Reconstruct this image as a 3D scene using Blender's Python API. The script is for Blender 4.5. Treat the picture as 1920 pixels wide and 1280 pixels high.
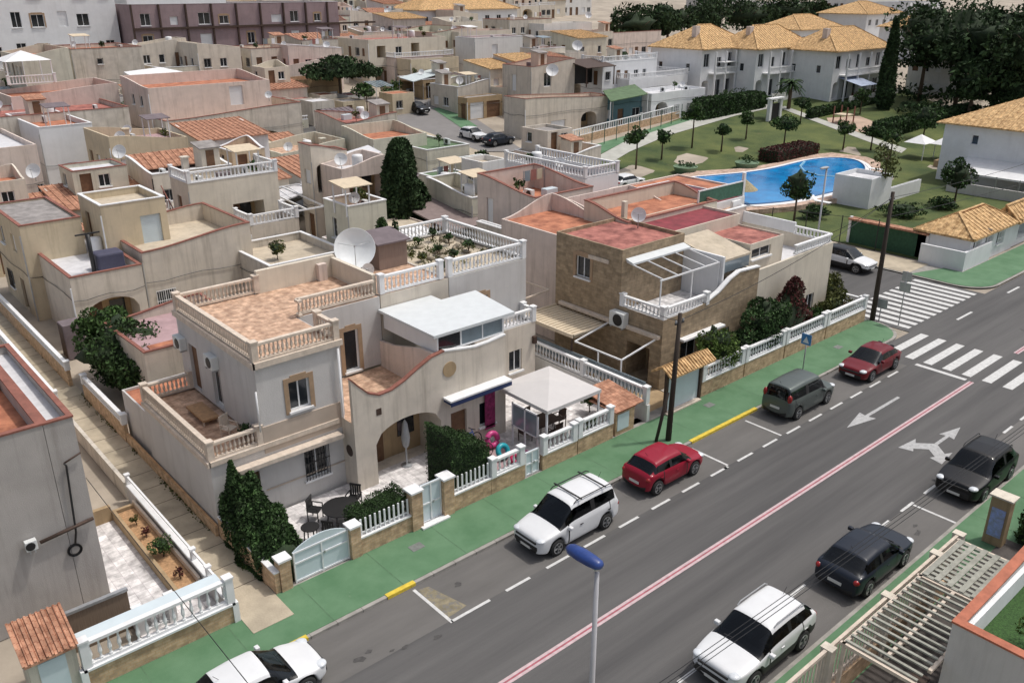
import bpy, bmesh, math, random
from mathutils import Vector, Matrix
random.seed(7)
for o in list(bpy.data.objects): bpy.data.objects.remove(o)
S=bpy.context.scene; COL=S.collection
PI=math.pi
# ---------------------------------------------------------------- camera
CH=20.0; FPX=1629.0; PIT=math.atan(.411); YAW=math.atan2(2980-960, FPX/math.cos(PIT))
def _m(a,b,c):
    X=(math.cos(YAW),math.sin(YAW)); Y=(math.sin(YAW),-math.cos(YAW))
    return Vector((X[0]*a+X[1]*b, Y[0]*a+Y[1]*b, c))
FW=_m(math.cos(PIT),0,-math.sin(PIT)); RT=_m(0,1,0); UP=_m(math.sin(PIT),0,math.cos(PIT))
cd=bpy.data.cameras.new('camera'); cam=bpy.data.objects.new('camera',cd); COL.objects.link(cam)
cam.matrix_world=Matrix(((RT.x,UP.x,-FW.x,0),(RT.y,UP.y,-FW.y,0),(RT.z,UP.z,-FW.z,CH),(0,0,0,1)))
cd.sensor_width=36; cd.lens=36*FPX/1920; cd.clip_end=2000; cd.clip_start=.3
S.camera=cam
# ---------------------------------------------------------------- light
SUN=Vector((.38,-.17,.90)).normalized()
w=bpy.data.worlds.new('World'); S.world=w; w.use_nodes=True
nt=w.node_tree; bg=nt.nodes['Background']; sk=nt.nodes.new('ShaderNodeTexSky'); sk.sky_type='NISHITA'; sk.sun_disc=False
sk.sun_elevation=math.asin(SUN.z); sk.sun_rotation=math.atan2(SUN.x,SUN.y); sk.air_density=.9; sk.dust_density=4.5
hsn=nt.nodes.new('ShaderNodeHueSaturation'); hsn.inputs['Saturation'].default_value=.55; nt.links.new(sk.outputs[0],hsn.inputs['Color']); nt.links.new(hsn.outputs[0],bg.inputs[0]); bg.inputs[1].default_value=.15
sl=bpy.data.lights.new('sun','SUN'); sl.energy=2.3; sl.angle=math.radians(2.2); sl.color=(1,.955,.89)
so=bpy.data.objects.new('sun',sl); COL.objects.link(so); so.rotation_euler=(-SUN).to_track_quat('-Z','Y').to_euler(); so.location=(0,0,60)
S.view_settings.view_transform='Standard'; S.view_settings.look='None'; S.view_settings.exposure=-.10; S.view_settings.gamma=1
S.render.resolution_x=1024; S.render.resolution_y=682
# ---------------------------------------------------------------- terrain and measuring helpers (metres)
def G(x,y):
    d=math.hypot(.55*x,y)
    if d<66: return 0.
    if d<86: return .0025*(d-66)**2
    return 1+.1*(d-86)
def ray(u,v): return FW*FPX+RT*(u-960)-UP*(v-640)
def W(u,v,z=0.):
    d=ray(u,v); t=(z-CH)/d.z; return d.x*t,d.y*t
def WG(u,v,h=0.):
    d=ray(u,v).normalized(); a,b=5.,600.
    f=lambda t: CH+d.z*t-G(d.x*t,d.y*t)-h
    for _ in range(50):
        c=(a+b)/2
        if f(c)>0: a=c
        else: b=c
    return d.x*a,d.y*a
def proj(x,y,z):
    q=Vector((x,y,z-CH)); k=q.dot(FW); return 960+FPX*q.dot(RT)/k, 640-FPX*q.dot(UP)/k
def box3(u,v,h,uR,uL):
    x0,y0=WG(u,v,h); z=G(x0,y0)+h
    def sol(f):
        a,b=0.,80.
        for _ in range(40):
            c=(a+b)/2
            if f(c)<0: a=c
            else: b=c
        return a
    return x0,y0,x0+max(.8,sol(lambda s:proj(x0+s,y0,z)[0]-uR)),y0+max(.8,sol(lambda s:uL-proj(x0,y0+s,z)[0])),z
# ---------------------------------------------------------------- materials
MATS={}
def hexc(h):
    def l(c): c/=255; return c/12.92 if c<=.04045 else ((c+.055)/1.055)**2.4
    return tuple(l(int(h[i:i+2],16)) for i in (0,2,4))
def mat(name,col,r=.85,var=.12,sc=1.2,bump=0.,bs=25.,stain=0.,met=0.,spec=None,island=0.,c2=None,clear=0.,stretch=None,trans=0.,wear=None):
    if name in MATS: return MATS[name]
    m=bpy.data.materials.new(name); m.use_nodes=True; N=m.node_tree.nodes; Lk=m.node_tree.links; b=N['Principled BSDF']
    if isinstance(col,str): col=hexc(col)
    if isinstance(c2,str): c2=hexc(c2)
    b.inputs['Roughness'].default_value=r; b.inputs['Metallic'].default_value=met
    if spec is not None: b.inputs['Specular IOR Level'].default_value=spec
    if clear: b.inputs['Coat Weight'].default_value=clear; b.inputs['Coat Roughness'].default_value=.05
    geo=N.new('ShaderNodeNewGeometry'); mp=N.new('ShaderNodeMapping'); Lk.new(geo.outputs['Position'],mp.inputs[0])
    if stretch: mp.inputs['Scale'].default_value=stretch
    last=None
    lo=tuple(c*(1-var) for c in col); hi=tuple(min(1,c*(1+var)) for c in (c2 or col))
    n=N.new('ShaderNodeTexNoise'); n.inputs['Scale'].default_value=sc; n.inputs['Detail'].default_value=6; n.inputs['Roughness'].default_value=.62
    Lk.new(mp.outputs[0],n.inputs[0])
    rr=N.new('ShaderNodeMapRange'); rr.inputs[1].default_value=.33; rr.inputs[2].default_value=.67; Lk.new(n.outputs[0],rr.inputs[0])
    mx=N.new('ShaderNodeMix'); mx.data_type='RGBA'; mx.inputs[6].default_value=(*lo,1); mx.inputs[7].default_value=(*hi,1)
    Lk.new(rr.outputs[0],mx.inputs[0]); last=mx.outputs[2]
    def mul(a,fac_socket,dark):
        q=N.new('ShaderNodeMix'); q.data_type='RGBA'; q.blend_type='MIX'
        mm=N.new('ShaderNodeMix'); mm.data_type='RGBA'; mm.blend_type='MULTIPLY'; mm.inputs[0].default_value=1; Lk.new(a,mm.inputs[6]); mm.inputs[7].default_value=dark
        Lk.new(fac_socket,q.inputs[0]); Lk.new(a,q.inputs[6]); Lk.new(mm.outputs[2],q.inputs[7]); return q.outputs[2]
    if stain>0:
        mp2=N.new('ShaderNodeMapping'); mp2.inputs['Scale'].default_value=(2.6,2.6,.16); Lk.new(geo.outputs['Position'],mp2.inputs[0])
        n2=N.new('ShaderNodeTexNoise'); n2.inputs['Scale'].default_value=1.; n2.inputs['Detail'].default_value=7; n2.inputs['Roughness'].default_value=.7; Lk.new(mp2.outputs[0],n2.inputs[0])
        r2=N.new('ShaderNodeMapRange'); r2.inputs[1].default_value=.5; r2.inputs[2].default_value=.72; r2.inputs[4].default_value=stain; Lk.new(n2.outputs[0],r2.inputs[0])
        last=mul(last,r2.outputs[0],(.52,.5,.47,1))
        n3=N.new('ShaderNodeTexNoise'); n3.inputs['Scale'].default_value=.5; n3.inputs['Detail'].default_value=4; Lk.new(geo.outputs['Position'],n3.inputs[0])
        r3=N.new('ShaderNodeMapRange'); r3.inputs[1].default_value=.5; r3.inputs[2].default_value=.75; r3.inputs[4].default_value=stain*.5; Lk.new(n3.outputs[0],r3.inputs[0])
        last=mul(last,r3.outputs[0],(.7,.68,.62,1))
    if wear:
        n5=N.new('ShaderNodeTexNoise'); n5.inputs['Scale'].default_value=wear[1]; n5.inputs['Detail'].default_value=8; n5.inputs['Roughness'].default_value=.75; Lk.new(geo.outputs['Position'],n5.inputs[0])
        r5=N.new('ShaderNodeMapRange'); r5.inputs[1].default_value=wear[2]; r5.inputs[2].default_value=wear[2]+.06; r5.inputs[4].default_value=wear[3]; Lk.new(n5.outputs[0],r5.inputs[0])
        q5=N.new('ShaderNodeMix'); q5.data_type='RGBA'; Lk.new(r5.outputs[0],q5.inputs[0]); Lk.new(last,q5.inputs[6]); q5.inputs[7].default_value=(*wear[0],1); last=q5.outputs[2]
    if island>0:
        mr=N.new('ShaderNodeMapRange'); mr.inputs[3].default_value=1-island; mr.inputs[4].default_value=1+island; Lk.new(geo.outputs['Random Per Island'],mr.inputs[0])
        v=N.new('ShaderNodeVectorMath'); v.operation='SCALE'; Lk.new(last,v.inputs[0]); Lk.new(mr.outputs[0],v.inputs['Scale']); last=v.outputs[0]
    Lk.new(last,b.inputs['Base Color'])
    if bump>0:
        n4=N.new('ShaderNodeTexNoise'); n4.inputs['Scale'].default_value=bs; n4.inputs['Detail'].default_value=5; Lk.new(mp.outputs[0],n4.inputs[0])
        bb=N.new('ShaderNodeBump'); bb.inputs['Strength'].default_value=bump; bb.inputs['Distance'].default_value=.03; Lk.new(n4.outputs[0],bb.inputs['Height']); Lk.new(bb.outputs[0],b.inputs['Normal'])
    if trans: b.inputs['Transmission Weight'].default_value=trans
    MATS[name]=m; return m
def tilemat(name,col,c2,size=.33,mortar=(.2,.17,.14),r=.85,ms=.03,brick=False,plane='xy',var=.25):
    m=mat(name,col,r,var,3.,c2=c2); N=m.node_tree.nodes; Lk=m.node_tree.links; b=N['Principled BSDF']
    src=b.inputs['Base Color'].links[0].from_socket
    geo=N.new('ShaderNodeNewGeometry'); sp=N.new('ShaderNodeSeparateXYZ'); Lk.new(geo.outputs['Position'],sp.inputs[0]); cb=N.new('ShaderNodeCombineXYZ')
    if plane=='xy': Lk.new(sp.outputs[0],cb.inputs[0]); Lk.new(sp.outputs[1],cb.inputs[1])
    else:
        ad=N.new('ShaderNodeMath'); ad.operation='ADD'; Lk.new(sp.outputs[0],ad.inputs[0]); Lk.new(sp.outputs[1],ad.inputs[1]); Lk.new(ad.outputs[0],cb.inputs[0]); Lk.new(sp.outputs[2],cb.inputs[1])
    bt=N.new('ShaderNodeTexBrick'); Lk.new(cb.outputs[0],bt.inputs['Vector']); bt.inputs['Scale'].default_value=1/size if not brick else 1.
    bt.offset=.5 if brick else 0.; bt.inputs['Mortar Size'].default_value=ms if not brick else .008
    bt.inputs['Brick Width'].default_value=1. if not brick else size; bt.inputs['Row Height'].default_value=1. if not brick else size*.42
    bt.inputs['Color1'].default_value=(.78,.76,.74,1); bt.inputs['Color2'].default_value=(1.1,1.08,1.05,1); bt.inputs['Mortar'].default_value=(*[min(1,c*2.4) for c in mortar],1)
    mm=N.new('ShaderNodeMix'); mm.data_type='RGBA'; mm.blend_type='MULTIPLY'; mm.inputs[0].default_value=1; Lk.new(src,mm.inputs[6]); Lk.new(bt.outputs[0],mm.inputs[7])
    Lk.new(mm.outputs[2],b.inputs['Base Color']); return m
# walls
MW=dict(
 cream=mat('stucco_cream',(.66,.60,.51),.92,.10,1.0,.35,30,.5), beige=mat('stucco_beige',(.62,.56,.48),.92,.10,1.0,.35,30,.6),
 grey=mat('stucco_grey',(.56,.545,.53),.92,.06,1.0,.3,30,.3), dirty=mat('stucco_dirty',(.57,.525,.46),.92,.12,1.1,.4,28,.85),
 pink=mat('stucco_pink',(.66,.56,.50),.92,.10,1.,.3,30,.6), white=mat('stucco_white',(.70,.69,.67),.9,.06,1.,.25,30,.3),
 snow=mat('white_render',(.74,.75,.76),.9,.05,1.,.2,30,.12), yellow=mat('stucco_yellow',(.58,.49,.35),.92,.10,1.,.3,30,.5),
 brown=tilemat('brown_stone_cladding',(.31,.245,.165),(.37,.29,.20),.42,(.33,.30,.25),.9,brick=True,plane='z',var=.12),
 purple=mat('mauve_render',(.30,.225,.235),.9,.1,1.,0,30,.3), green=mat('stucco_pale_green',(.60,.58,.48),.92,.1,1.,.3,30,.6),
 teal=mat('teal_render',(.12,.22,.25),.9,.1,1.,0,30,.2), red=mat('red_render',(.35,.05,.05),.9,.1,1.), tan=mat('stucco_tan',(.40,.29,.17),.92,.14,1.,.3,30,.6),
 creamy=mat('stucco_pale_cream',(.66,.60,.50),.92,.08,1.,.25,30,.35))
MF=dict(
 terra=tilemat('terracotta_tiles',(.42,.26,.18),(.58,.41,.30),.30,(.36,.32,.28)), orange=mat('orange_roof_paint',(.36,.125,.07),.85,.3,1.2,.15,20,.5,c2=(.44,.18,.10)),
 red=mat('red_roof_paint',(.27,.085,.07),.85,.3,1.4,.15,20,.5,c2=(.38,.15,.12)), maroon=mat('maroon_roof_paint',(.22,.035,.045),.8,.3,1.4,.15,20,.2),
 grey=mat('grey_roof_felt',(.27,.25,.24),.9,.3,1.5,.2,20,.3), white=mat('white_roof_paint',(.60,.60,.62),.8,.10,1.5,.1,20,.3),
 mauve=mat('mauve_floor_tiles',(.40,.27,.28),.85,.15,1.5,.1,20,.2), beige=mat('beige_roof_paint',(.50,.43,.33),.85,.15,1.5,.1,20,.4),
 dark=mat('dark_roof_felt',(.10,.075,.07),.9,.2,1.5), greenf=mat('green_roof_paint',(.10,.16,.08),.85,.25,1.5,.1,20,.3), lawn=mat('artificial_turf',(.035,.085,.02),.95,.4,14.,.5,60),
 greydk=mat('slate_floor',(.16,.13,.14),.85,.2,1.5))
M_white=mat('white_paint',(.76,.765,.77),.6,.05,2.,stain=.15); M_cream=mat('cream_cast_stone',(.62,.53,.44),.8,.14,4.,.2,40,.2)
M_brick=tilemat('buff_brick_base',(.46,.33,.22),(.55,.41,.28),.26,(.40,.33,.25),.9,brick=True,plane='z',var=.18)
M_glass=mat('window_glass',(.018,.022,.026),.06,.3,.6,spec=.6); M_gblue=mat('blue_grey_glazing',(.20,.25,.28),.12,.2,.8,spec=.6)
M_frame=mat('white_frame',(.75,.76,.77),.5,.03,2.); M_dark=mat('dark_brown_wood',(.06,.035,.025),.7,.3,5.); M_iron=mat('black_iron',(.02,.02,.022),.5,.2,5.)  # M_dark: dark brown of posts, furniture and small fittings
M_door=mat('brown_door',(.16,.085,.045),.7,.2,4.); M_tan=mat('tan_surround',(.36,.25,.16),.9,.1,3.,.2,40); M_steel=mat('galvanised_steel',(.45,.46,.47),.45,.1,3.,met=.6)
M_red=mat('red_coping',(.24,.095,.07),.85,.2,3.); M_grey=mat('grey_plastic',(.35,.36,.37),.6,.1,3.); M_ac=mat('white_appliance',(.66,.68,.67),.5,.05,3.)
M_rtile=tilemat('roof_tiles_buff',(.46,.28,.12),(.66,.46,.24),.24,(.20,.13,.08),.9); M_otile=tilemat('roof_tiles_orange',(.33,.155,.095),(.46,.25,.165),.22,(.20,.1,.06),.9)
M_slat=mat('cream_slats',(.60,.50,.36),.7,.1,3.); M_wood=mat('creosoted_pole',(.045,.032,.024),.85,.3,3.,stretch=(1,1,.1))
M_black=mat('black_plastic',(.012,.012,.013),.5,.1,3.); M_navy=mat('navy_canvas',(.015,.03,.10),.8,.1,3.); M_blue=mat('blue_enamel',(.02,.05,.20),.35,.15,6.)
M_gate=mat('pale_blue_white_gate',(.58,.66,.70),.45,.04,2.); M_patio=tilemat('white_patio_tiles',(.58,.57,.58),(.70,.69,.70),.4,(.3,.28,.28))
# ---------------------------------------------------------------- mesh builder and scene graph
class MB:
    def __init__(s): s.v=[]; s.f=[]; s.m=[]; s.cm=0
    def face(s,pts,m=None):
        i=len(s.v); s.v+=[tuple(p) for p in pts]; s.f.append(tuple(range(i,i+len(pts)))); s.m.append(s.cm if m is None else m)
    def box(s,x0,y0,z0,x1,y1,z1):
        if x0>x1:x0,x1=x1,x0
        if y0>y1:y0,y1=y1,y0
        i=len(s.v); s.v+=[(x0,y0,z0),(x1,y0,z0),(x1,y1,z0),(x0,y1,z0),(x0,y0,z1),(x1,y0,z1),(x1,y1,z1),(x0,y1,z1)]
        for f in ((0,3,2,1),(4,5,6,7),(0,1,5,4),(1,2,6,5),(2,3,7,6),(3,0,4,7)): s.f.append(tuple(i+k for k in f)); s.m.append(s.cm)
        return s
    def beam(s,p,q,w,h):
        p,q=Vector(p),Vector(q); d=(q-p).normalized(); up=Vector((0,0,1)) if abs(d.z)<.95 else Vector((0,1,0)); a=d.cross(up).normalized()*w/2; b=a.cross(d).normalized()*h/2
        i=len(s.v)
        for c in (p,q):
            for x,y in ((-1,-1),(1,-1),(1,1),(-1,1)): s.v.append(tuple(c+a*x+b*y))
        for f in ((0,1,2,3),(7,6,5,4),(0,4,5,1),(1,5,6,2),(2,6,7,3),(3,7,4,0)): s.f.append(tuple(i+k for k in f)); s.m.append(s.cm)
        return s
    def tube(s,pts,r,n=8,cap=True):
        pts=[Vector(p) for p in pts]; rs=r if isinstance(r,(list,tuple)) else [r]*len(pts); i0=len(s.v)
        for k,p in enumerate(pts):
            d=(pts[min(k+1,len(pts)-1)]-pts[max(k-1,0)]).normalized(); a=d.cross(Vector((0,0,1)) if abs(d.z)<.9 else Vector((1,0,0))).normalized(); b=d.cross(a)
            for j in range(n):
                t=2*PI*j/n; s.v.append(tuple(p+(a*math.cos(t)+b*math.sin(t))*rs[k]))
        for k in range(len(pts)-1):
            for j in range(n):
                a0=i0+k*n+j; a1=i0+k*n+(j+1)%n; s.f.append((a0,a1,a1+n,a0+n)); s.m.append(s.cm)
        if cap: s.f.append(tuple(i0+j for j in range(n))[::-1]); s.m.append(s.cm); s.f.append(tuple(i0+(len(pts)-1)*n+j for j in range(n))); s.m.append(s.cm)
        return s
    def lathe(s,c,prof,n=12,axis='z',rot=None):
        i0=len(s.v)
        for r,h in prof:
            for j in range(n):
                t=2*PI*j/n; p=Vector((r*math.cos(t),r*math.sin(t),h))
                if axis=='y': p=Vector((p.x,p.z,p.y))
                if axis=='x': p=Vector((p.z,p.x,p.y))
                if rot is not None: p=rot@p
                s.v.append((c[0]+p.x,c[1]+p.y,c[2]+p.z))
        for k in range(len(prof)-1):
            for j in range(n):
                a0=i0+k*n+j; a1=i0+k*n+(j+1)%n; s.f.append((a0,a1,a1+n,a0+n)); s.m.append(s.cm)
        return s
    def plate(s,poly,z0,z1):
        n=len(poly); s.face([(x,y,z1) for x,y in poly]); s.face([(x,y,z0) for x,y in poly][::-1])
        for k in range(n):
            a,b=poly[k],poly[(k+1)%n]; s.face([(a[0],a[1],z0),(b[0],b[1],z0),(b[0],b[1],z1),(a[0],a[1],z1)])
        return s
    def wallpoly(s,p,q,outline,th):
        # vertical slab on the line p->q, outline in (s,z), thickness th to the left of p->q
        d=Vector((q[0]-p[0],q[1]-p[1])).normalized(); nrm=Vector((-d.y,d.x))*th
        A=[(p[0]+d.x*a,p[1]+d.y*a,z) for a,z in outline]; B=[(x+nrm.x,y+nrm.y,z) for x,y,z in A]
        s.face(A); s.face(B[::-1]); n=len(A)
        for k in range(n): s.face([A[k],B[k],B[(k+1)%n],A[(k+1)%n]])
        return s
    def build(s,name,mats,parent=None,smooth=False,bevel=0,weld=False):
        me=bpy.data.meshes.new(name); off=Vector((0,0,0)); p=parent
        while p is not None: off+=p.location; p=p.parent
        me.from_pydata([(a-off.x,b-off.y,c-off.z) for a,b,c in s.v],[],s.f)
        if not isinstance(mats,(list,tuple)): mats=[mats]
        for m in mats: me.materials.append(m)
        if len(mats)>1: me.polygons.foreach_set('material_index',s.m)
        bm=bmesh.new(); bm.from_mesh(me)
        if weld: bmesh.ops.remove_doubles(bm,verts=bm.verts,dist=.0005)
        bmesh.ops.recalc_face_normals(bm,faces=bm.faces) if weld else None
        bm.to_mesh(me); bm.free()
        if smooth: me.polygons.foreach_set('use_smooth',[True]*len(me.polygons))
        me.update(); o=bpy.data.objects.new(name,me); COL.objects.link(o); o.parent=parent
        if bevel: b=o.modifiers.new('bevel','BEVEL'); b.width=bevel; b.segments=2; b.limit_method='ANGLE'
        return o
LABELS={}
def tag(o,label,cat,group=None,kind=None):
    o['label']=label; o['category']=cat
    if group: o['group']=group
    if kind: o['kind']=kind
    return o
def thing(name,label,cat,loc,group=None):
    o=bpy.data.objects.new(name,None); o.empty_display_size=.3; COL.objects.link(o); o.location=loc; return tag(o,label,cat,group)
def struct(o): o['kind']='structure'; return o
def dup(o,parent=None,**k):
    c=o.copy(); COL.objects.link(c); c.parent=parent
    for ch in o.children: dup(ch,c)
    return c
def drape(name,poly,off,m,step=4.,parent=None):
    bm=bmesh.new(); f=bm.faces.new([bm.verts.new((x,y,0)) for x,y in poly])
    xs=[p[0] for p in poly]; ys=[p[1] for p in poly]
    if max(math.hypot(*p) for p in poly)>64:
        for ax,(a,b) in ((0,(min(xs),max(xs))),(1,(min(ys),max(ys)))):
            k=math.floor(a/step)*step
            while k<b:
                no=(1,0,0) if ax==0 else (0,1,0); bmesh.ops.bisect_plane(bm,geom=bm.verts[:]+bm.edges[:]+bm.faces[:],plane_co=(k,0,0) if ax==0 else (0,k,0),plane_no=no); k+=step
    bmesh.ops.triangulate(bm,faces=bm.faces[:])
    for v in bm.verts: v.co.z=G(v.co.x,v.co.y)+off
    bmesh.ops.recalc_face_normals(bm,faces=bm.faces)
    if sum(f.normal.z for f in bm.faces)<0: bmesh.ops.reverse_faces(bm,faces=bm.faces[:])
    me=bpy.data.meshes.new(name); bm.to_mesh(me); bm.free(); me.materials.append(m); o=bpy.data.objects.new(name,me); COL.objects.link(o); o.parent=parent; return o
# ---------------------------------------------------------------- building parts
def holes_wall(mb,mr,p,dv,nv,Lg,z0,z1,holes,T):
    # outer face of a wall as a grid with openings; reveals go into mr; fittings become parts of T
    X=lambda s,z,d=0.: (p[0]+dv[0]*s+nv[0]*d, p[1]+dv[1]*s+nv[1]*d, z)
    hs=[(max(.05,s),z0+z,min(Lg-.05,s+w_),min(z0+z+h,z1-.02),k) for s,z,w_,h,k in holes if s+.3<Lg]
    sc=sorted({0.,Lg}|{h[0] for h in hs}|{h[2] for h in hs}); zc=sorted({z0,z1}|{h[1] for h in hs}|{h[3] for h in hs})
    for a,b in zip(sc,sc[1:]):
        for c,d in zip(zc,zc[1:]):
            mx,mz=(a+b)/2,(c+d)/2
            if any(h[0]<mx<h[2] and h[1]<mz<h[3] for h in hs): continue
            mb.face([X(a,c),X(b,c),X(b,d),X(a,d)])
    def bar(q,a,c,b,d,d0,d1):  # box in wall space
        pts=[X(a,c,d0),X(b,c,d0),X(b,d,d0),X(a,d,d0),X(a,c,d1),X(b,c,d1),X(b,d,d1),X(a,d,d1)]; i=len(q.v); q.v+=pts
        for f in ((0,1,2,3),(7,6,5,4),(0,4,5,1),(1,5,6,2),(2,6,7,3),(3,7,4,0)): q.f.append(tuple(i+k for k in f)); q.m.append(q.cm)
    for a,c,b,d,k in hs:
        arch='a' in k; D=1.7 if k[0] in 'ap' else .16
        if k[0] in 'ap':
            zt=d; rise=min(.8,(b-a)*.3) if arch else 0; n=12
            arc=[(a+(b-a)*i/n, d-rise+rise*math.sqrt(max(0,1-(2*i/n-1)**2))) for i in range(n+1)] if arch else [(a,d),(b,d)]
            if arch:
                mb.face([X(a,d)]+[X(s,z) for s,z in arc[:n//2+1]][::1]); mb.face([X(b,d)]+[X(s,z) for s,z in arc[n//2:]][::-1])
            for (s1,q1),(s2,q2) in zip(arc,arc[1:]): mr.face([X(s1,q1),X(s2,q2),X(s2,q2,D),X(s1,q1,D)])
            for s in (a,b): mr.face([X(s,c),X(s,arc[0][1]),X(s,arc[0][1],D),X(s,c,D)])
            mr.face([X(a,c+.01),X(b,c+.01),X(b,c+.01,D),X(a,c+.01,D)])
            bk=MB(); bk.face([X(a,c,D),X(b,c,D),X(b,d,D),X(a,d,D)]); bo=bk.build('porch_wall',MW['tan'],T)
            wd=(b-a)
            q=MB(); bar(q,a+wd*.12,c,a+wd*.12+.95,c+2.1,D-.05,D-.01); q.build('door',M_door,T)
            if wd>2.2: q=MB(); bar(q,b-1.25,c+.9,b-.35,c+1.9,D-.05,D-.01); wn=q.build('window',M_glass,T)
            continue
        for e in ([X(a,c),X(b,c),X(b,c,D),X(a,c,D)],[X(a,d),X(b,d),X(b,d,D),X(a,d,D)],[X(a,c),X(a,d),X(a,d,D),X(a,c,D)],[X(b,c),X(b,d),X(b,d,D),X(b,c,D)]): mr.face(e)
        if k[0] in 'dg':
            q=MB(); bar(q,a,c,b,d,D-.02,D+.04); dr=q.build('door',M_door if k[0]=='d' else M_frame,T)
            if k[0]=='g':
                q=MB(); bar(q,a+.09,c+.15,(a+b)/2-.04,d-.09,D-.035,D-.02); bar(q,(a+b)/2+.04,c+.15,b-.09,d-.09,D-.035,D-.02); q.build('pane',M_glass,dr)
        elif k[0]=='s':
            q=MB(); bar(q,a,c,b,d,D-.02,D+.02)
            for i in range(int((d-c)/.12)): bar(q,a+.03,c+.03+i*.12,b-.03,c+.10+i*.12,D-.035,D-.02)
            q.build('shutter',M_gate if 'b' in k else M_frame,T)
        else:
            q=MB(); f=.06
            for e in ((a,c,b,c+f),(a,d-f,b,d),(a,c+f,a+f,d-f),(b-f,c+f,b,d-f)): bar(q,*e,D-.06,D)
            if b-a>.8: bar(q,(a+b)/2-f/2,c+f,(a+b)/2+f/2,d-f,D-.055,D)
            wf=q.build('window',M_frame,T); q=MB(); bar(q,a+f,c+f,b-f,d-f,D-.03,D-.02); q.build('pane',M_glass,wf)
            q=MB(); bar(q,a-.08,c-.09,b+.08,c-.002,-.12,.1); q.build('sill',M_white,wf)
            if k[0]=='W':
                q=MB(); g=.2
                for e in ((a-g,c-.1,a-.004,d+.004),(b+.004,c-.1,b+g,d+.004),(a-g,d+.004,b+g,d+g)): bar(q,*e,-.03,.0)
                bar(q,a+.1,d+g,b-.1,d+g+.08,-.03,.0); q.build('surround',M_tan,wf)
            if k[0]=='b':
                q=MB(); n=max(4,int((b-a)/.13))
                for i in range(n+1): s=a+(b-a)*i/n; bar(q,s-.012,c-.05,s+.012,d+.05,-.1,-.075)
                for z in (c-.05,(c+d)/2,d+.02): bar(q,a-.03,z,b+.03,z+.03,-.105,-.07)
                q.build('bars',M_frame if 'w' in k else M_iron,wf)
def sst(t): return t*t*(3-2*t)
def vol(T,x0,y0,x1,y1,z0,zc,wall='beige',floor='beige',fl=None,t=.18,F=(),Lh=(),cop=None,fname='roof',hb=None,nofloor=False):
    """open-topped block: walls with parapet (corner heights zc may differ, joined by waves) and a roof deck inside"""
    if not isinstance(zc,(tuple,list)): zc=(zc,)*4
    zm=min(zc); fl=zm-.9 if fl is None else fl; hb=z0 if hb is None else hb
    out=[(x0,y0),(x1,y0),(x1,y1),(x0,y1)]; inn=[(x0+t,y0+t),(x1-t,y0+t),(x1-t,y1-t),(x0+t,y1-t)]
    mb=MB(); mr=MB(); cp=MB()
    if hb>z0+.01:
        for i in range(4): a,b=out[i],out[(i+1)%4]; mb.face([(*a,z0),(*b,z0),(*b,hb),(*a,hb)])
    holes_wall(mb,mb,(x0,y0),(1,0),(0,1),x1-x0,hb,zm,F,T)
    holes_wall(mb,mb,(x0,y1),(0,-1),(1,0),y1-y0,hb,zm,Lh,T)
    for i in (1,2): a,b=out[i],out[(i+1)%4]; mb.face([(*a,hb),(*b,hb),(*b,zm),(*a,zm)])
    for i in range(4):
        a,b=out[i],out[(i+1)%4]; c,d=inn[i],inn[(i+1)%4]; za,zb=zc[i],zc[(i+1)%4]; n=12 if abs(za-zb)>.05 else 1
        for k in range(n):
            u,v=k/n,(k+1)/n; zu=za+(zb-za)*sst(u); zv=za+(zb-za)*sst(v)
            P=lambda p,q,w_: (p[0]+(q[0]-p[0])*w_,p[1]+(q[1]-p[1])*w_)
            A,B,C,D=P(a,b,u),P(a,b,v),P(c,d,u),P(c,d,v)
            if n>1 or zu>zm+.001: mb.face([(*A,zm),(*B,zm),(*B,zv),(*A,zu)])
            mb.face([(*A,zu),(*B,zv),(*D,zv),(*C,zu)]); mb.face([(*C,zu),(*D,zv),(*D,fl),(*C,fl)])
            if cop:
                e=.03; ctr=((x0+x1)/2,(y0+y1)/2)
                def ex(p,s): return (p[0]+(e if p[0]>ctr[0] else -e)*s,p[1]+(e if p[1]>ctr[1] else -e)*s)
                oa,ob=P(ex(a,1),ex(b,1),u),P(ex(a,1),ex(b,1),v); ia,ib=P(ex(c,-1),ex(d,-1),u),P(ex(c,-1),ex(d,-1),v); h=.06
                cp.face([(*oa,zu+h),(*ob,zv+h),(*ib,zv+h),(*ia,zu+h)])
                for s_,r_ in ((oa,ob),(ia,ib)): cp.face([(*s_,zu-.004),(*r_,zv-.004),(*r_,zv+h),(*s_,zu+h)])
    o=mb.build('wall',MW[wall],T)
    if not nofloor:
        f=MB(); f.face([(x0+t,y0+t,fl),(x1-t,y0+t,fl),(x1-t,y1-t,fl),(x0+t,y1-t,fl)]); f.build(fname,MF[floor],T)
    if cop: cp.build('coping',cop,T)
    return o
BP=[(.055,0),(.055,.06),(.03,.10),(.028,.16),(.058,.30),(.05,.42),(.026,.60),(.028,.70),(.055,.74),(.055,.80)]
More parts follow.
